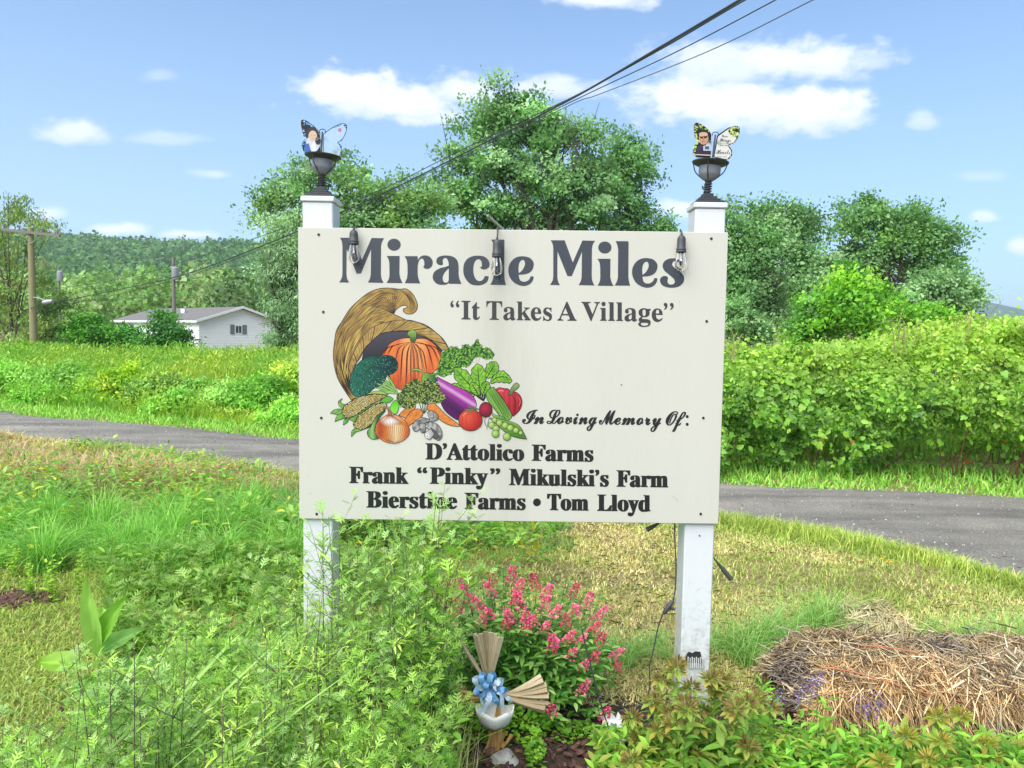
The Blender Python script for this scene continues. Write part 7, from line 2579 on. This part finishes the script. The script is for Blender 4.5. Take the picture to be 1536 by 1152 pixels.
for tip, fl, d, k in tips:
    n_ = int(210 * fl / .08)
    t = rg.random(n_) ** .9
    a_ = rg.random(n_) * 2 * PI
    r_ = .021 * (1 - t * .7) * rg.uniform(.6, 1.05, n_) * (.8 + fl * 3)
    L_ = fl * 1.05
    bend = Vector((d.x * .5, -.1, 0))
    c = np.array([tuple(tip + d * (L_ * tt) + bend * (L_ * tt * tt * .5)) for tt in t])
    off = np.stack([np.cos(a_), np.sin(a_), np.zeros(n_)], 1) * r_[:, None]
    p = c + off - np.array((bx, by, 0))
    hue = [C(226, 92, 138, .9), C(210, 66, 116, .85), C(242, 140, 172, .95)] if k % 4 else [C(222, 82, 112, .78), C(204, 62, 98, .72), C(236, 130, 152, .8)]
    V, Fc, cc = place(T_quad(.8), p, np.stack([np.cos(a_), np.sin(a_), rg.normal(.3, .4, n_)], 1), np.tile((0, 0, 1.), (n_, 1)) + rdir(n_, rg), rg.uniform(.006, .011, n_), palette(hue, n_, rg, .15))
    link('flower_spike', mesh_np('flower_spike', V, Fc, PETAL, cc), root, world=False)
# spent brown spikes
for (px, py) in [(748, 858), (790, 866), (838, 868), (752, 905), (828, 888), (700, 872), (870, 905)]:
    p0 = at(px, py + 14, 2.75); n_ = 50
    t = rg.random(n_); a_ = rg.random(n_) * 6.28
    p = np.stack([p0.x - bx + .006 * np.cos(a_), p0.y - by + .006 * np.sin(a_), p0.z + t * .06], 1)
    V, Fc, cc = place(T_quad(.7), p, rdir(n_, rg), rdir(n_, rg), rg.uniform(.005, .008, n_), palette([C(150, 120, 90, .6), C(130, 128, 84, .6)], n_, rg))
    link('spent_spike', mesh_np('spent_spike', V, Fc, PETAL, cc), root, world=False)

# ================================================================== HUSK CROSS, RIBBON, SHELL AND STONES
HUSK = simple('pale_corn_husk', C(206, 188, 150, .8), rough=.75, var=.14, scale=18, streak=(8, 8, 60), bump=.3, bscale=60, attr=True)
YH = 2.56
def husk_fan(root, c_px, ends, w_, seed, cols):
    """a fan of folded husk strips from the narrow end to the listed far ends (picture px)"""
    rg = random.Random(seed)
    more = []
    for k, (ex, ey) in enumerate(ends):
        more.append((ex, ey))
        if k + 1 < len(ends):
            more.append(((ex + ends[k + 1][0]) / 2 + rg.uniform(-2, 2), (ey + ends[k + 1][1]) / 2 + rg.uniform(-4, 4)))
    for k, (ex, ey) in enumerate(more):
        mb = MB()
        mb.cur = lerp3(cols[0], cols[1], rg.random())
        a_ = at(c_px[0] + rg.uniform(-2, 2), c_px[1] + rg.uniform(-2, 2), YH - .002 * k)
        b_ = at(ex, ey, YH - .012 - .008 * (k % 2))
        d = (b_ - a_)
        s_ = Vector((-d.z, 0, d.x)).normalized()
        V = []
        for t in (0, .35, .7, 1):
            w1 = w_ * (.24 + .56 * t) * .5 * (.8 + .35 * ((k * 7) % 5) / 5)
            p = a_.lerp(b_, t) + Vector((0, -.012 * math.sin(PI * t), 0))
            V += [p - s_ * w1, p + Vector((0, -.006 * (.4 + t), 0)), p + s_ * w1, p + s_ * w1 + Vector((0, .002, 0)), p - s_ * w1 + Vector((0, .002, 0))]
        Fq = []
        for q in range(3):
            i = 5 * q
            for j in range(5):
                Fq.append((i + j, i + (j + 1) % 5, i + 5 + (j + 1) % 5, i + 5 + j))
        Fq += [(4, 3, 2, 1, 0), (15, 16, 17, 18, 19)]
        mb.add(V, Fq)
        mb.build('husk_strip', HUSK, root, smooth=False)
root = empty('husk_cross', tuple(at(745, 1135, YH)), 'cross of folded corn husk fans tied with a blue ribbon, above the small grey stone', 'decoration')
pale = (C(226, 208, 172, .85), C(190, 166, 128, .8)); gold = (C(226, 184, 116, .85), C(196, 150, 90, .8)); grey_ = (C(206, 194, 168, .8), C(176, 158, 130, .75))
husk_fan(root, (734, 1030), [(712, 950), (722, 950), (732, 948), (742, 950), (752, 956)], .026, 1, pale)
husk_fan(root, (732, 1008), [(720, 978), (738, 980)], .02, 2, gold)
husk_fan(root, (740, 1035), [(690, 960), (705, 985)], .022, 12, pale)
husk_fan(root, (752, 1042), [(812, 1014), (820, 1028), (823, 1042), (822, 1056), (815, 1066)], .030, 3, pale)
husk_fan(root, (758, 1040), [(786, 1040), (790, 1050)], .016, 4, gold)
husk_fan(root, (742, 1044), [(652, 1036), (655, 1050), (662, 1030), (660, 1062)], .026, 5, gold)
husk_fan(root, (748, 1050), [(731, 1124), (742, 1130), (753, 1126)], .024, 6, gold)
husk_fan(root, (744, 1130), [(733, 1096), (747, 1100), (768, 1102)], .018, 7, gold)
# ribbon bow
def ribbon(root, pts, wd, mat, name='ribbon_loop'):
    P = catmull(pts, 6)
    V, Fq = [], []
    m_ = len(P)
    for k, p in enumerate(P):
        d = (P[min(k + 1, m_ - 1)] - P[max(k - 1, 0)]).normalized()
        s_ = d.cross(Vector((.2, 1, .1))).normalized() * wd * .5 + Vector((0, .006 * math.sin(k), 0))
        V += [tuple(p - s_), tuple(p + s_)]
    for k in range(m_ - 1):
        Fq.append((2 * k, 2 * k + 1, 2 * k + 3, 2 * k + 2))
    mb = MB().add(V, Fq)
    return mb.build(name, mat, root, smooth=True)
RIB = simple('sky_blue_satin_ribbon', C(132, 190, 240, 1.0), rough=.35, var=.08, scale=30)
RIB2 = simple('pale_blue_ribbon', C(206, 228, 246, 1.0), rough=.35, var=.06, scale=30)
rr_ = random.Random(6)
cR = (737, 1035)
for k, (lx, ly, w_) in enumerate([(712, 1018, 14), (722, 1012, 12), (738, 1010, 12), (752, 1018, 12), (760, 1034, 10), (714, 1036, 14), (724, 1052, 12), (744, 1054, 12), (730, 1024, 12), (748, 1030, 12)]):
    a_ = at(*cR, YH - .03)
    far_ = at(lx, ly, YH - .045 - .01 * (k % 3))
    perp = Vector((-(far_ - a_).z, 0, (far_ - a_).x)).normalized() * .008
    ribbon(root, [a_, a_.lerp(far_, .6) + perp + Vector((0, -.02, 0)), far_, a_.lerp(far_, .6) - perp + Vector((0, .004, 0)), a_ + Vector((0, .004, 0))], .020, RIB if k % 3 else RIB2)
for (ax_, ay_, bx_, by_) in ((744, 1036, 768, 1054), (734, 1038, 722, 1070), (748, 1034, 752, 1062)):
    ribbon(root, [at(ax_, ay_, YH - .045), at((ax_ + bx_) / 2 + 3, (ay_ + by_) / 2, YH - .06), at(bx_, by_, YH - .05)], .015, RIB2, 'ribbon_tail')
# white shell-like cloth bowl under the bow
WHT = simple('weathered_white_shell', C(236, 236, 230, 1.0), rough=.6, var=.08, scale=20, bump=.15, bscale=40, col2=C(176, 172, 160, .8), c2lo=.6, c2hi=.85)
c = at(742, 1070, YH - .02)
mb = MB()
V, Fq = [], []
nr, na = 7, 26
for i in range(nr + 1):
    t = i / nr
    for j in range(na):
        a_ = 2 * PI * j / na
        wv = 1 + .07 * math.sin(a_ * 5) * t
        V.append((c.x + .068 * math.sin(t * PI / 2) * math.cos(a_) * wv, c.y - .015 + .055 * math.sin(t * PI / 2) * math.sin(a_) * wv, c.z - .045 + .07 * (1 - math.cos(t * PI / 2)) ** 1.1 + .008 * math.sin(a_ * 5) * t))
for i in range(nr):
    for j in range(na):
        j2 = (j + 1) % na
        Fq.append((i * na + j, i * na + j2, (i + 1) * na + j2, (i + 1) * na + j))
mb.add(V, Fq)
sh = mb.build('white_shell', WHT, None, smooth=True)
tag(sh, 'scalloped white shell bowl hanging below the blue ribbon bow', 'shell')
md = sh.modifiers.new('t', 'SOLIDIFY'); md.thickness = .004
ROCKM = simple('grey_white_stone', C(196, 194, 190, .8), rough=.85, var=.15, scale=14, bump=.5, bscale=40, col2=C(140, 132, 140, .7), c2lo=.5, c2hi=.65)
WROCK = simple('white_stone', C(222, 218, 216, .9), rough=.8, var=.1, scale=14, bump=.4, bscale=40)
def rock(px, py, Y, sx_, sy_, sz_, mat, label, seed, zc=None, name='stone'):
    rg = np.random.default_rng(seed)
    c = at(px, py, Y)
    V, Fq = [], []
    nu, nv = 18, 12
    for i in range(nv + 1):
        ph = PI * i / nv
        for j in range(nu):
            th = 2 * PI * j / nu
            d = np.array((math.sin(ph) * math.cos(th), math.sin(ph) * math.sin(th), math.cos(ph)))
            r = 1 + .28 * (float(vnoise(d[0] * 2 + seed, d[1] * 2 + d[2] * 3, 1)) - .5) + .14 * (float(vnoise(d[0] * 5 + seed, d[1] * 5 + d[2] * 6, 1, 2)) - .5)
            V.append((c.x + d[0] * sx_ * r, c.y + d[1] * sy_ * r, c.z + d[2] * sz_ * r))
    for i in range(nv):
        for j in range(nu):
            j2 = (j + 1) % nu
            Fq.append((i * nu + j, (i + 1) * nu + j, (i + 1) * nu + j2, i * nu + j2))
    return tag(MB().add(V, Fq).build(name, mat, None, smooth=True), label, 'stone')
rock(757, 1146, 2.50, .050, .045, .046, ROCKM, 'grey speckled stone under the husk cross at the bottom edge', 3)
p_ = gp(855, 1138)
rock(856, 1134, 2.60, .055, .05, .022, WROCK, 'flat white stone lying on the mulch right of the husk cross', 4)
rock(930, 1112, 2.66, .030, .03, .018, WROCK, 'small white stone by the cord loops left of the seed-head plants', 6)
rock(1022, 1108, 2.60, .026, .03, .05, WROCK, 'white stone half hidden among the leaves at the foot of the right post', 7)
# crumpled white plastic and cord loops on the mulch
CRM = simple('crumpled_white_plastic', C(228, 230, 232, .9), rough=.4, var=.05)
rg = np.random.default_rng(17)
for k, (px, py, s_) in enumerate([(918, 1098, .035), (942, 1122, .03), (912, 1108, .022)]):
    p = gp(px, py)
    V, Fq = [], []
    for i in range(5):
        for j in range(5):
            V.append((p.x + (i - 2) * s_ * .5 + rg.normal(0, s_ * .15), p.y + (j - 2) * s_ * .5 + rg.normal(0, s_ * .15), .03 + abs(rg.normal(0, s_ * .4))))
    for i in range(4):
        for j in range(4):
            a0 = i * 5 + j
            Fq += [(a0, a0 + 5, a0 + 6), (a0, a0 + 6, a0 + 1)]
    tag(MB().add(V, Fq).build('plastic_scrap', CRM, None), ['crumpled white plastic scrap beside the cord loops, uppermost of three', 'crumpled white plastic scrap at the right end of the cord loops', 'smallest crumpled white plastic scrap beside the cord loops'][k], 'litter')
P = []
c = gp(925, 1118)
for k in range(60):
    t = k / 59 * 4.2 * PI
    P.append((c.x + (.10 + .012 * math.sin(k * .7)) * math.cos(t), c.y + (.055 + .01 * math.cos(k)) * math.sin(t), .02 + .0006 * k))
tag(MB().tube(P, .003, 6).build('coiled_cord', PLAST, None, smooth=True), 'loosely coiled black cord on the mulch right of the pink bush', 'cord')
Pp = [at(x, y, 2.60) for x, y in [(873, 945), (880, 975), (888, 1005), (895, 1035), (904, 1065), (914, 1095), (922, 1120)]]
tag(MB().tube(catmull(Pp, 6), .0028, 6).build('sloping_cord', PLAST, None, smooth=True), 'thin black cord sloping down through the right side of the pink bush', 'cord')
# blue and white tin at the post foot
TIN = simple('blue_label_tin', C(70, 130, 176, .7), rough=.35, var=.06)
c = gp(1034, 1100)
root = empty('garden_tin', (c.x, c.y, 0), 'small white tin with a blue band, half hidden by leaves at the right post foot', 'tin')
MB().lathe([(.030, 0), (.032, .003), (.032, .045)], (c.x, c.y, 0), 20).build('tin_body', WHT, root, smooth=True)
MB().lathe([(.0325, .0455), (.0325, .105)], (c.x, c.y, 0), 20).build('blue_band', TIN, root, smooth=True)
MB().lathe([(.032, .1055), (.032, .15), (.029, .156)], (c.x, c.y, 0), 20).build('tin_top', WHT, root, smooth=True)

# ================================================================== STRAW BALE
def bale(root, x0, x1, y0, y1, h, n_, seed, rot=0.0, cols=None, slump=.5):
    rg = np.random.default_rng(seed)
    cols = cols or [C(208, 188, 146, .78), C(178, 154, 120, .66), C(230, 216, 184, .9), C(132, 112, 90, .5), C(204, 172, 122, .76)]
    # skin of a rounded, slumped block
    def surf(u, v):
        """u along, v round the section 0 (front foot) .. 1 (back foot)"""
        a_ = PI * v
        cy = (y0 + y1) / 2 - math.cos(0) * 0
        sy = np.sign(np.cos(a_)) * np.abs(np.cos(a_)) ** .55
        sz = np.abs(np.sin(a_)) ** .55
        x = x0 + (x1 - x0) * u
        hh = h * (1 + .16 * (fnoise(x, v * 2, 2.0, seed) - .5) * 2) * (1 - .55 * (1 - np.clip(u / .10, 0, 1)) ** 2)
        return x, (y0 + y1) / 2 - sy * (y1 - y0) / 2 * (1 + .1 * (fnoise(x, v * 3, 3.0, seed + 1) - .5)), sz * hh
    nu, nv = 40, 14
    U, Vv = np.meshgrid(np.linspace(0, 1, nu), np.linspace(0, 1, nv))
    X_, Y_, Z_ = surf(U.ravel(), Vv.ravel())
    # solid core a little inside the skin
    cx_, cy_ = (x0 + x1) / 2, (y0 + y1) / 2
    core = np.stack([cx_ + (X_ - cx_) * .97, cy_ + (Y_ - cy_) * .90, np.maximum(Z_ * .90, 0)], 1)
    ii = (np.arange(nv - 1)[:, None] * nu + np.arange(nu - 1)[None]).ravel()
    Fq = np.stack([ii, ii + 1, ii + 1 + nu, ii + nu], 1)
    ends = [np.arange(nv) * nu, np.arange(nv) * nu + nu - 1]
    me = mesh_np('core', core, [Fq], CORE)
    link('core', me, root)
    u, v = rg.random(n_), rg.random(n_) ** .9 * .92
    X_, Y_, Z_ = surf(u, v)
    jj = rg.exponential(.012, n_)
    a_ = PI * v
    nrm = unit(np.stack([np.zeros(n_), -np.cos(a_), np.sin(a_) + .05], 1))
    pos = np.stack([X_, Y_, Z_], 1) + nrm * (jj[:, None] - .022)
    tang = rdir(n_, rg)
    # front straws hang down, those on top lie about
    down = np.stack([rg.normal(0, .35, n_), -.35 + rg.normal(0, .2, n_), -np.ones(n_)], 1)
    fr = np.clip(1.3 - v * 3.6, 0, 1)[:, None]
    dv = unit(tang - nrm * (np.sum(tang * nrm, 1, keepdims=True)) * .75) * (1 - fr * .7) + unit(down) * fr * .9 + nrm * rg.uniform(0, .35, (n_, 1))
    L_ = rg.uniform(.03, .11, n_)
    pos = pos - unit(dv) * (L_ * .4)[:, None]
    grey = (fnoise(X_, v * 2, 3.0, seed + 5) > .52)[:, None]
    cc = palette(cols, n_, rg, .16)
    cg = palette([C(160, 148, 140, .62), C(128, 112, 104, .55), C(190, 178, 164, .7)], n_, rg, .14)
    cc = np.where(grey & (rg.random((n_, 1)) < .75), cg, cc)
    warm = (fnoise(X_, v * 2, 2.2, seed + 9) > .62)[:, None] & (v[:, None] < .45)
    cc = np.where(warm, cc * np.array([1.15, 1.0, .84]), cc)
    stalk = (np.array([(-.5, 0, 0), (.5, 0, 0), (.42, .5, .25), (-.42, .5, .25), (.2, 1, 0), (-.2, 1, 0), (0, 0, -.8), (0, .5, -.6), (0, 1, -.3)], float), np.array([(0, 1, 2), (0, 2, 3), (3, 2, 4), (3, 4, 5), (1, 6, 7), (1, 7, 2), (6, 0, 3), (6, 3, 7), (2, 7, 8), (2, 8, 4), (7, 3, 5), (7, 5, 8)]))
    V, Fc, cc = place((stalk[0] * [.055, 1, .055], stalk[1]), pos, dv, nrm + rdir(n_, rg) * .3, L_, cc, wscale=rg.uniform(.35, 1.6, n_))
    tag(link('straw', mesh_np('straw', V, Fc, STRAW, cc), root), kind='stuff')
CORE = simple('shaded_packed_straw', C(110, 84, 62, .38), rough=.95, var=.4, scale=60, bump=.8, bscale=90)  # core colour darkened to put shadow behind the front straws
xA = at(1198, 1020, 2.75).x
root = empty('straw_bale', (1.55, 2.85, 0), 'collapsing weathered straw bale tied with orange twine, at the lower right', 'straw bale')
bale(root, xA - .02, 2.75, 2.60, 3.10, .285, 30000, 21)
TW = simple('orange_baling_twine', C(206, 128, 92, .75), rough=.8, var=.1, scale=80)
for pts in ([(1232, 1001), (1270, 1006), (1330, 1022), (1390, 1040), (1440, 1052), (1480, 1064)], [(1290, 968), (1340, 972), (1400, 985), (1440, 992), (1500, 1004)]):
    yt = 2.62 if pts[0][1] > 990 else 2.80
    P = [at(x, y, yt - .012) for x, y in pts]
    MB().tube(catmull(P, 5), .0028, 6).build('twine', TW, root, smooth=True)
root = empty('straw_clump', tuple(gp(1305, 940)), 'small loose clump of pale straw just behind the big bale', 'straw')
p = gp(1308, 950)
bale(root, p.x - .16, p.x + .15, p.y - .10, p.y + .18, .11, 1500, 23, cols=[C(224, 208, 156, .8), C(200, 184, 126, .72), C(236, 226, 190, .82)])
# scattered stalks round the bale
n_ = 900
xx = rg.uniform(.8, 2.4, n_); yy = 2.45 + rg.random(n_) * .9
pos = np.stack([xx, yy, .012 + rg.random(n_) * .02], 1)
dv = rdir(n_, rg); dv[:, 2] *= .12
V, Fc, cc = place(T_quad(.05), pos, dv, np.tile((0, 0, 1.), (n_, 1)), rg.uniform(.04, .11, n_), palette([C(214, 196, 150, .75), C(180, 156, 116, .68)], n_, rg))
tag(link('loose_straw', mesh_np('loose_straw', V, Fc, STRAW, cc)), 'loose straw scattered on the ground around the bale', 'straw', kind='stuff')

# ================================================================== BEE BALM AND OTHER PLANTS, lower right
bb = [stem_plant(400 + k, 1.0, 1, T_ovate(.36, droop=.3), .165, 32, [C(116, 166, 66, .58), C(94, 146, 60, .54), C(142, 182, 84, .6), C(140, 156, 76, .56)], C(130, 140, 70, .6), branch=False, topsize=.55, r=.004) for k in range(4)]
def head_mesh(seed, cols):
    rg = np.random.default_rng(seed)
    n_ = 60
    d = rdir(n_, rg); d[:, 2] = np.abs(d[:, 2]) * .8
    V1 = place(T_narrow(.22, .1), d * .012, d, rdir(n_, rg), rg.uniform(.016, .028, n_), palette(cols, n_, rg, .15))
    a_ = np.arange(7) * 2 * PI / 7
    dl_ = np.stack([np.cos(a_), np.sin(a_), np.full(7, -.15)], 1)
    V2 = place(T_ovate(.5), dl_ * .006, dl_, np.tile((0, 0, 1.), (7, 1)), np.full(7, .035), palette([C(140, 170, 80, .6), C(160, 150, 80, .6)], 7, rg))
    V, Fc, cc = merge([V1, V2])
    return mesh_np('seed_head', V, Fc, LEAF, cc)
HR = [head_mesh(500 + k, [C(160, 136, 92, .46), C(140, 120, 80, .42), C(150, 160, 84, .5)]) for k in range(2)]
HG = [head_mesh(510 + k, [C(176, 182, 78, .5), C(150, 168, 64, .5), C(190, 164, 92, .5)]) for k in range(2)]
def balm(px, py, Y, heads, label, group, k, hs=1.0):
    t = at(px, py - 16, Y)
    if t.z < .05: return
    r_ = root_plant('seed_head_plant', label, 'plant', group, bb[k % 4], t.x, Y, 0, t.z, k * 1.9, (rng.normal(0, .04), rng.normal(0, .04)))
    # the stem's tip in local space
    me = bb[k % 4][0]
    zmax = max(v.co.z for v in me.vertices)
    tipv = [v.co for v in me.vertices if v.co.z > zmax - .01][0]
    o = bpy.data.objects.new('seed_head', heads[k % 2]); COL.objects.link(o); o.parent = r_
    o.location = tipv
    s = hs / t.z
    o.scale = (s, s, s)
rng = np.random.default_rng(95)
k = 0
for (px, py) in [(975, 1042), (1008, 1048), (1020, 1024), (1052, 1020), (1073, 1040), (1045, 1075), (1088, 1052), (1098, 1016), (1128, 1060), (1108, 1085), (1060, 1095), (1018, 1085), (985, 1080), (1085, 1118), (1130, 1105), (1040, 1120), (1110, 1130), (1000, 1120), (955, 1060), (940, 1100), (1148, 1082), (1010, 1010), (1116, 1018), (1065, 1005), (1150, 1120), (960, 1130), (1030, 1140), (1072, 1140), (1030, 1008), (1050, 1050), (1012, 1060), (1035, 1095), (1055, 1112), (1080, 1070), (995, 1030), (1100, 1045), (1020, 1130), (1040, 1035), (1041, 1012), (1056, 1020), (1026, 1016)]:
    balm(px, py, rng.uniform(2.05, 2.5), HR, 'leafy plant topped by a reddish spiky seed head, in front of the right post foot', 'red seed-head plants in front of the right post', k, 1.15); k += 1
for (px, py) in [(1348, 1082), (1390, 1092), (1425, 1074), (1456, 1088), (1330, 1128), (1398, 1135), (1440, 1130), (1472, 1125), (1300, 1140), (1500, 1135), (1225, 1148), (1520, 1110), (1370, 1150), (1480, 1150)]:
    balm(px, py, rng.uniform(1.95, 2.3), HG, 'leafy plant topped by a yellow-green spiky head, in front of the straw bale', 'yellow-green head plants before the bale', k, 1.2); k += 1
lp_ = [stem_plant(600 + k, 1.0, 2, T_ovate(.30, droop=.35), .26, 20, [C(120, 182, 62, .64), C(96, 160, 56, .6), C(146, 198, 84, .66)], C(120, 160, 70, .6), branch=False, topsize=.6, r=.004) for k in range(3)]
for q, (px, py, Y) in enumerate([(1175, 1075, 2.4), (1205, 1068, 2.35), (1240, 1052, 2.4), (1160, 1040, 2.5), (1270, 1080, 2.3), (1300, 1088, 2.3), (1200, 1110, 2.1), (1250, 1118, 2.1), (1320, 1104, 2.2), (1150, 1098, 2.3), (1225, 1090, 2.25), (1285, 1110, 2.15), (1180, 1128, 2.0), (1340, 1135, 2.0), (1350, 1090, 2.4), (1260, 1090, 2.3), (1420, 1118, 2.1), (1480, 1100, 2.2), (1530, 1095, 2.2), (1140, 1010, 2.6), (1128, 1040, 2.55)]):
    t = at(px, py, Y)
    root_plant('lance_leaf_plant', 'bright plant with long lance leaves in front of the straw bale', 'plant', 'lance-leaved plants before the bale', lp_[q % 3], t.x, Y, 0, max(t.z, .1), q * 2.3, (rng.normal(0, .06), rng.normal(0, .06)))
# low cover between them
n_ = 9000
yy = rng.uniform(1.7, 2.62, n_); pxx = rng.uniform(905, 1620, n_)
xx = (pxx - 768) / F * yy
m = n_
pos = np.stack([xx, yy, rng.random(n_) ** 1.2 * .24 * (1 - .75 * sstep(2.3, 2.6, yy))], 1)
dv = rdir(m, rng); dv[:, 2] = np.abs(dv[:, 2]) * .6
V, Fc, cc = place(T_ovate(.38), pos, dv, np.tile((0, 0, 1.), (m, 1)) + rdir(m, rng) * .4, rng.uniform(.025, .06, m), palette([C(112, 170, 62, .62), C(88, 146, 54, .56), C(140, 184, 76, .64), C(150, 160, 76, .6)], m, rng))
tag(link('bed_cover', mesh_np('bed_cover', V, Fc, LEAF, cc)), 'low leafy cover between the plants at the lower right', 'ground cover', kind='stuff')
# low sprigs beneath the bush
n_ = 2600
yy = rng.uniform(2.4, 2.72, n_); pxx = rng.uniform(700, 910, n_)
xx = (pxx - 768) / F * yy
pos = np.stack([xx, yy, rng.random(n_) * .10 * (1 - sstep(.1, .25, xx) * .6)], 1)
keep = ~((xx > .13) & (xx < .38) & (yy < 2.62)) & ~((pxx < 800) & (yy < 2.60))
pos = pos[keep]; m = len(pos)
dv = rdir(m, rng); dv[:, 2] = np.abs(dv[:, 2]) * .6
V, Fc, cc = place(T_ovate(.8), pos, dv, np.tile((0, 0, 1.), (m, 1)) + rdir(m, rng) * .4, rng.uniform(.012, .026, m), palette([C(120, 180, 66, .62), C(150, 196, 70, .64), C(96, 150, 60, .58)], m, rng))
tag(link('clover_cover', mesh_np('clover_cover', V, Fc, LEAF, cc)), 'small round-leaved cover at the foot of the pink bush', 'ground cover', kind='stuff')
# lavender-blue flower sprays by the bale
for q, (px, py) in enumerate([(1160, 1052), (1172, 1050), (1220, 1030), (1203, 1042), (1292, 1056), (1318, 1052), (1305, 1066), (1226, 1022), (1345, 1105)]):
    Y = 2.42
    t = at(px, py, Y)
    root = empty('purple_flower', (t.x, Y, 0), 'spray of small violet flowers against the shaded face of the straw bale', 'flower', 'violet flower sprays in front of the bale')
    ms = MB(); ms.cur = C(130, 150, 90, .6)
    ms.tube([(0, 0, 0), (rng.normal(0, .02), .01, t.z * .5), (0, 0, t.z)], .0016, 4)
    ms.build('stem', STEM, root, world=False)
    n_ = 42
    p = rng.normal(0, 1, (n_, 3)) * (.016, .012, .018) + np.array((0, 0, t.z))
    V, Fc, cc = place(T_quad(.7), p, rdir(n_, rng), rdir(n_, rng), rng.uniform(.006, .011, n_), palette([C(146, 120, 196, .6), C(166, 142, 206, .65), C(118, 92, 170, .55)], n_, rng))
    link('petals', mesh_np('petals', V, Fc, PETAL, cc), root, world=False)
# yellow wild flowers in the rough strip
for q, (px, py) in enumerate([(325, 740), (338, 738), (352, 742), (366, 736), (380, 745), (280, 735), (270, 745), (235, 730), (300, 750), (215, 722), (345, 750), (395, 742)]):
    p = gp(px, py + 14)
    root = empty('yellow_wildflower', (p.x, p.y, 0), 'stalk of tiny yellow wild flowers in the rough grass left of the board', 'flower', 'yellow wildflowers in the rough strip')
    ms = MB(); ms.cur = C(130, 150, 80, .6)
    ms.tube([(0, 0, 0), (.01, 0, .12), (.0, 0, .22)], .002, 4); ms.build('stem', STEM, root, world=False)
    n_ = 60
    pp = rng.normal(0, 1, (n_, 3)) * (.05, .05, .035) + np.array((0, 0, .2))
    V, Fc, cc = place(T_quad(.8), pp, rdir(n_, rng), rdir(n_, rng), rng.uniform(.008, .014, n_), palette([C(206, 196, 80, .5), C(190, 190, 80, .45), C(214, 180, 80, .5)], n_, rng))
    link('petals', mesh_np('petals', V, Fc, PETAL, cc), root, world=False)
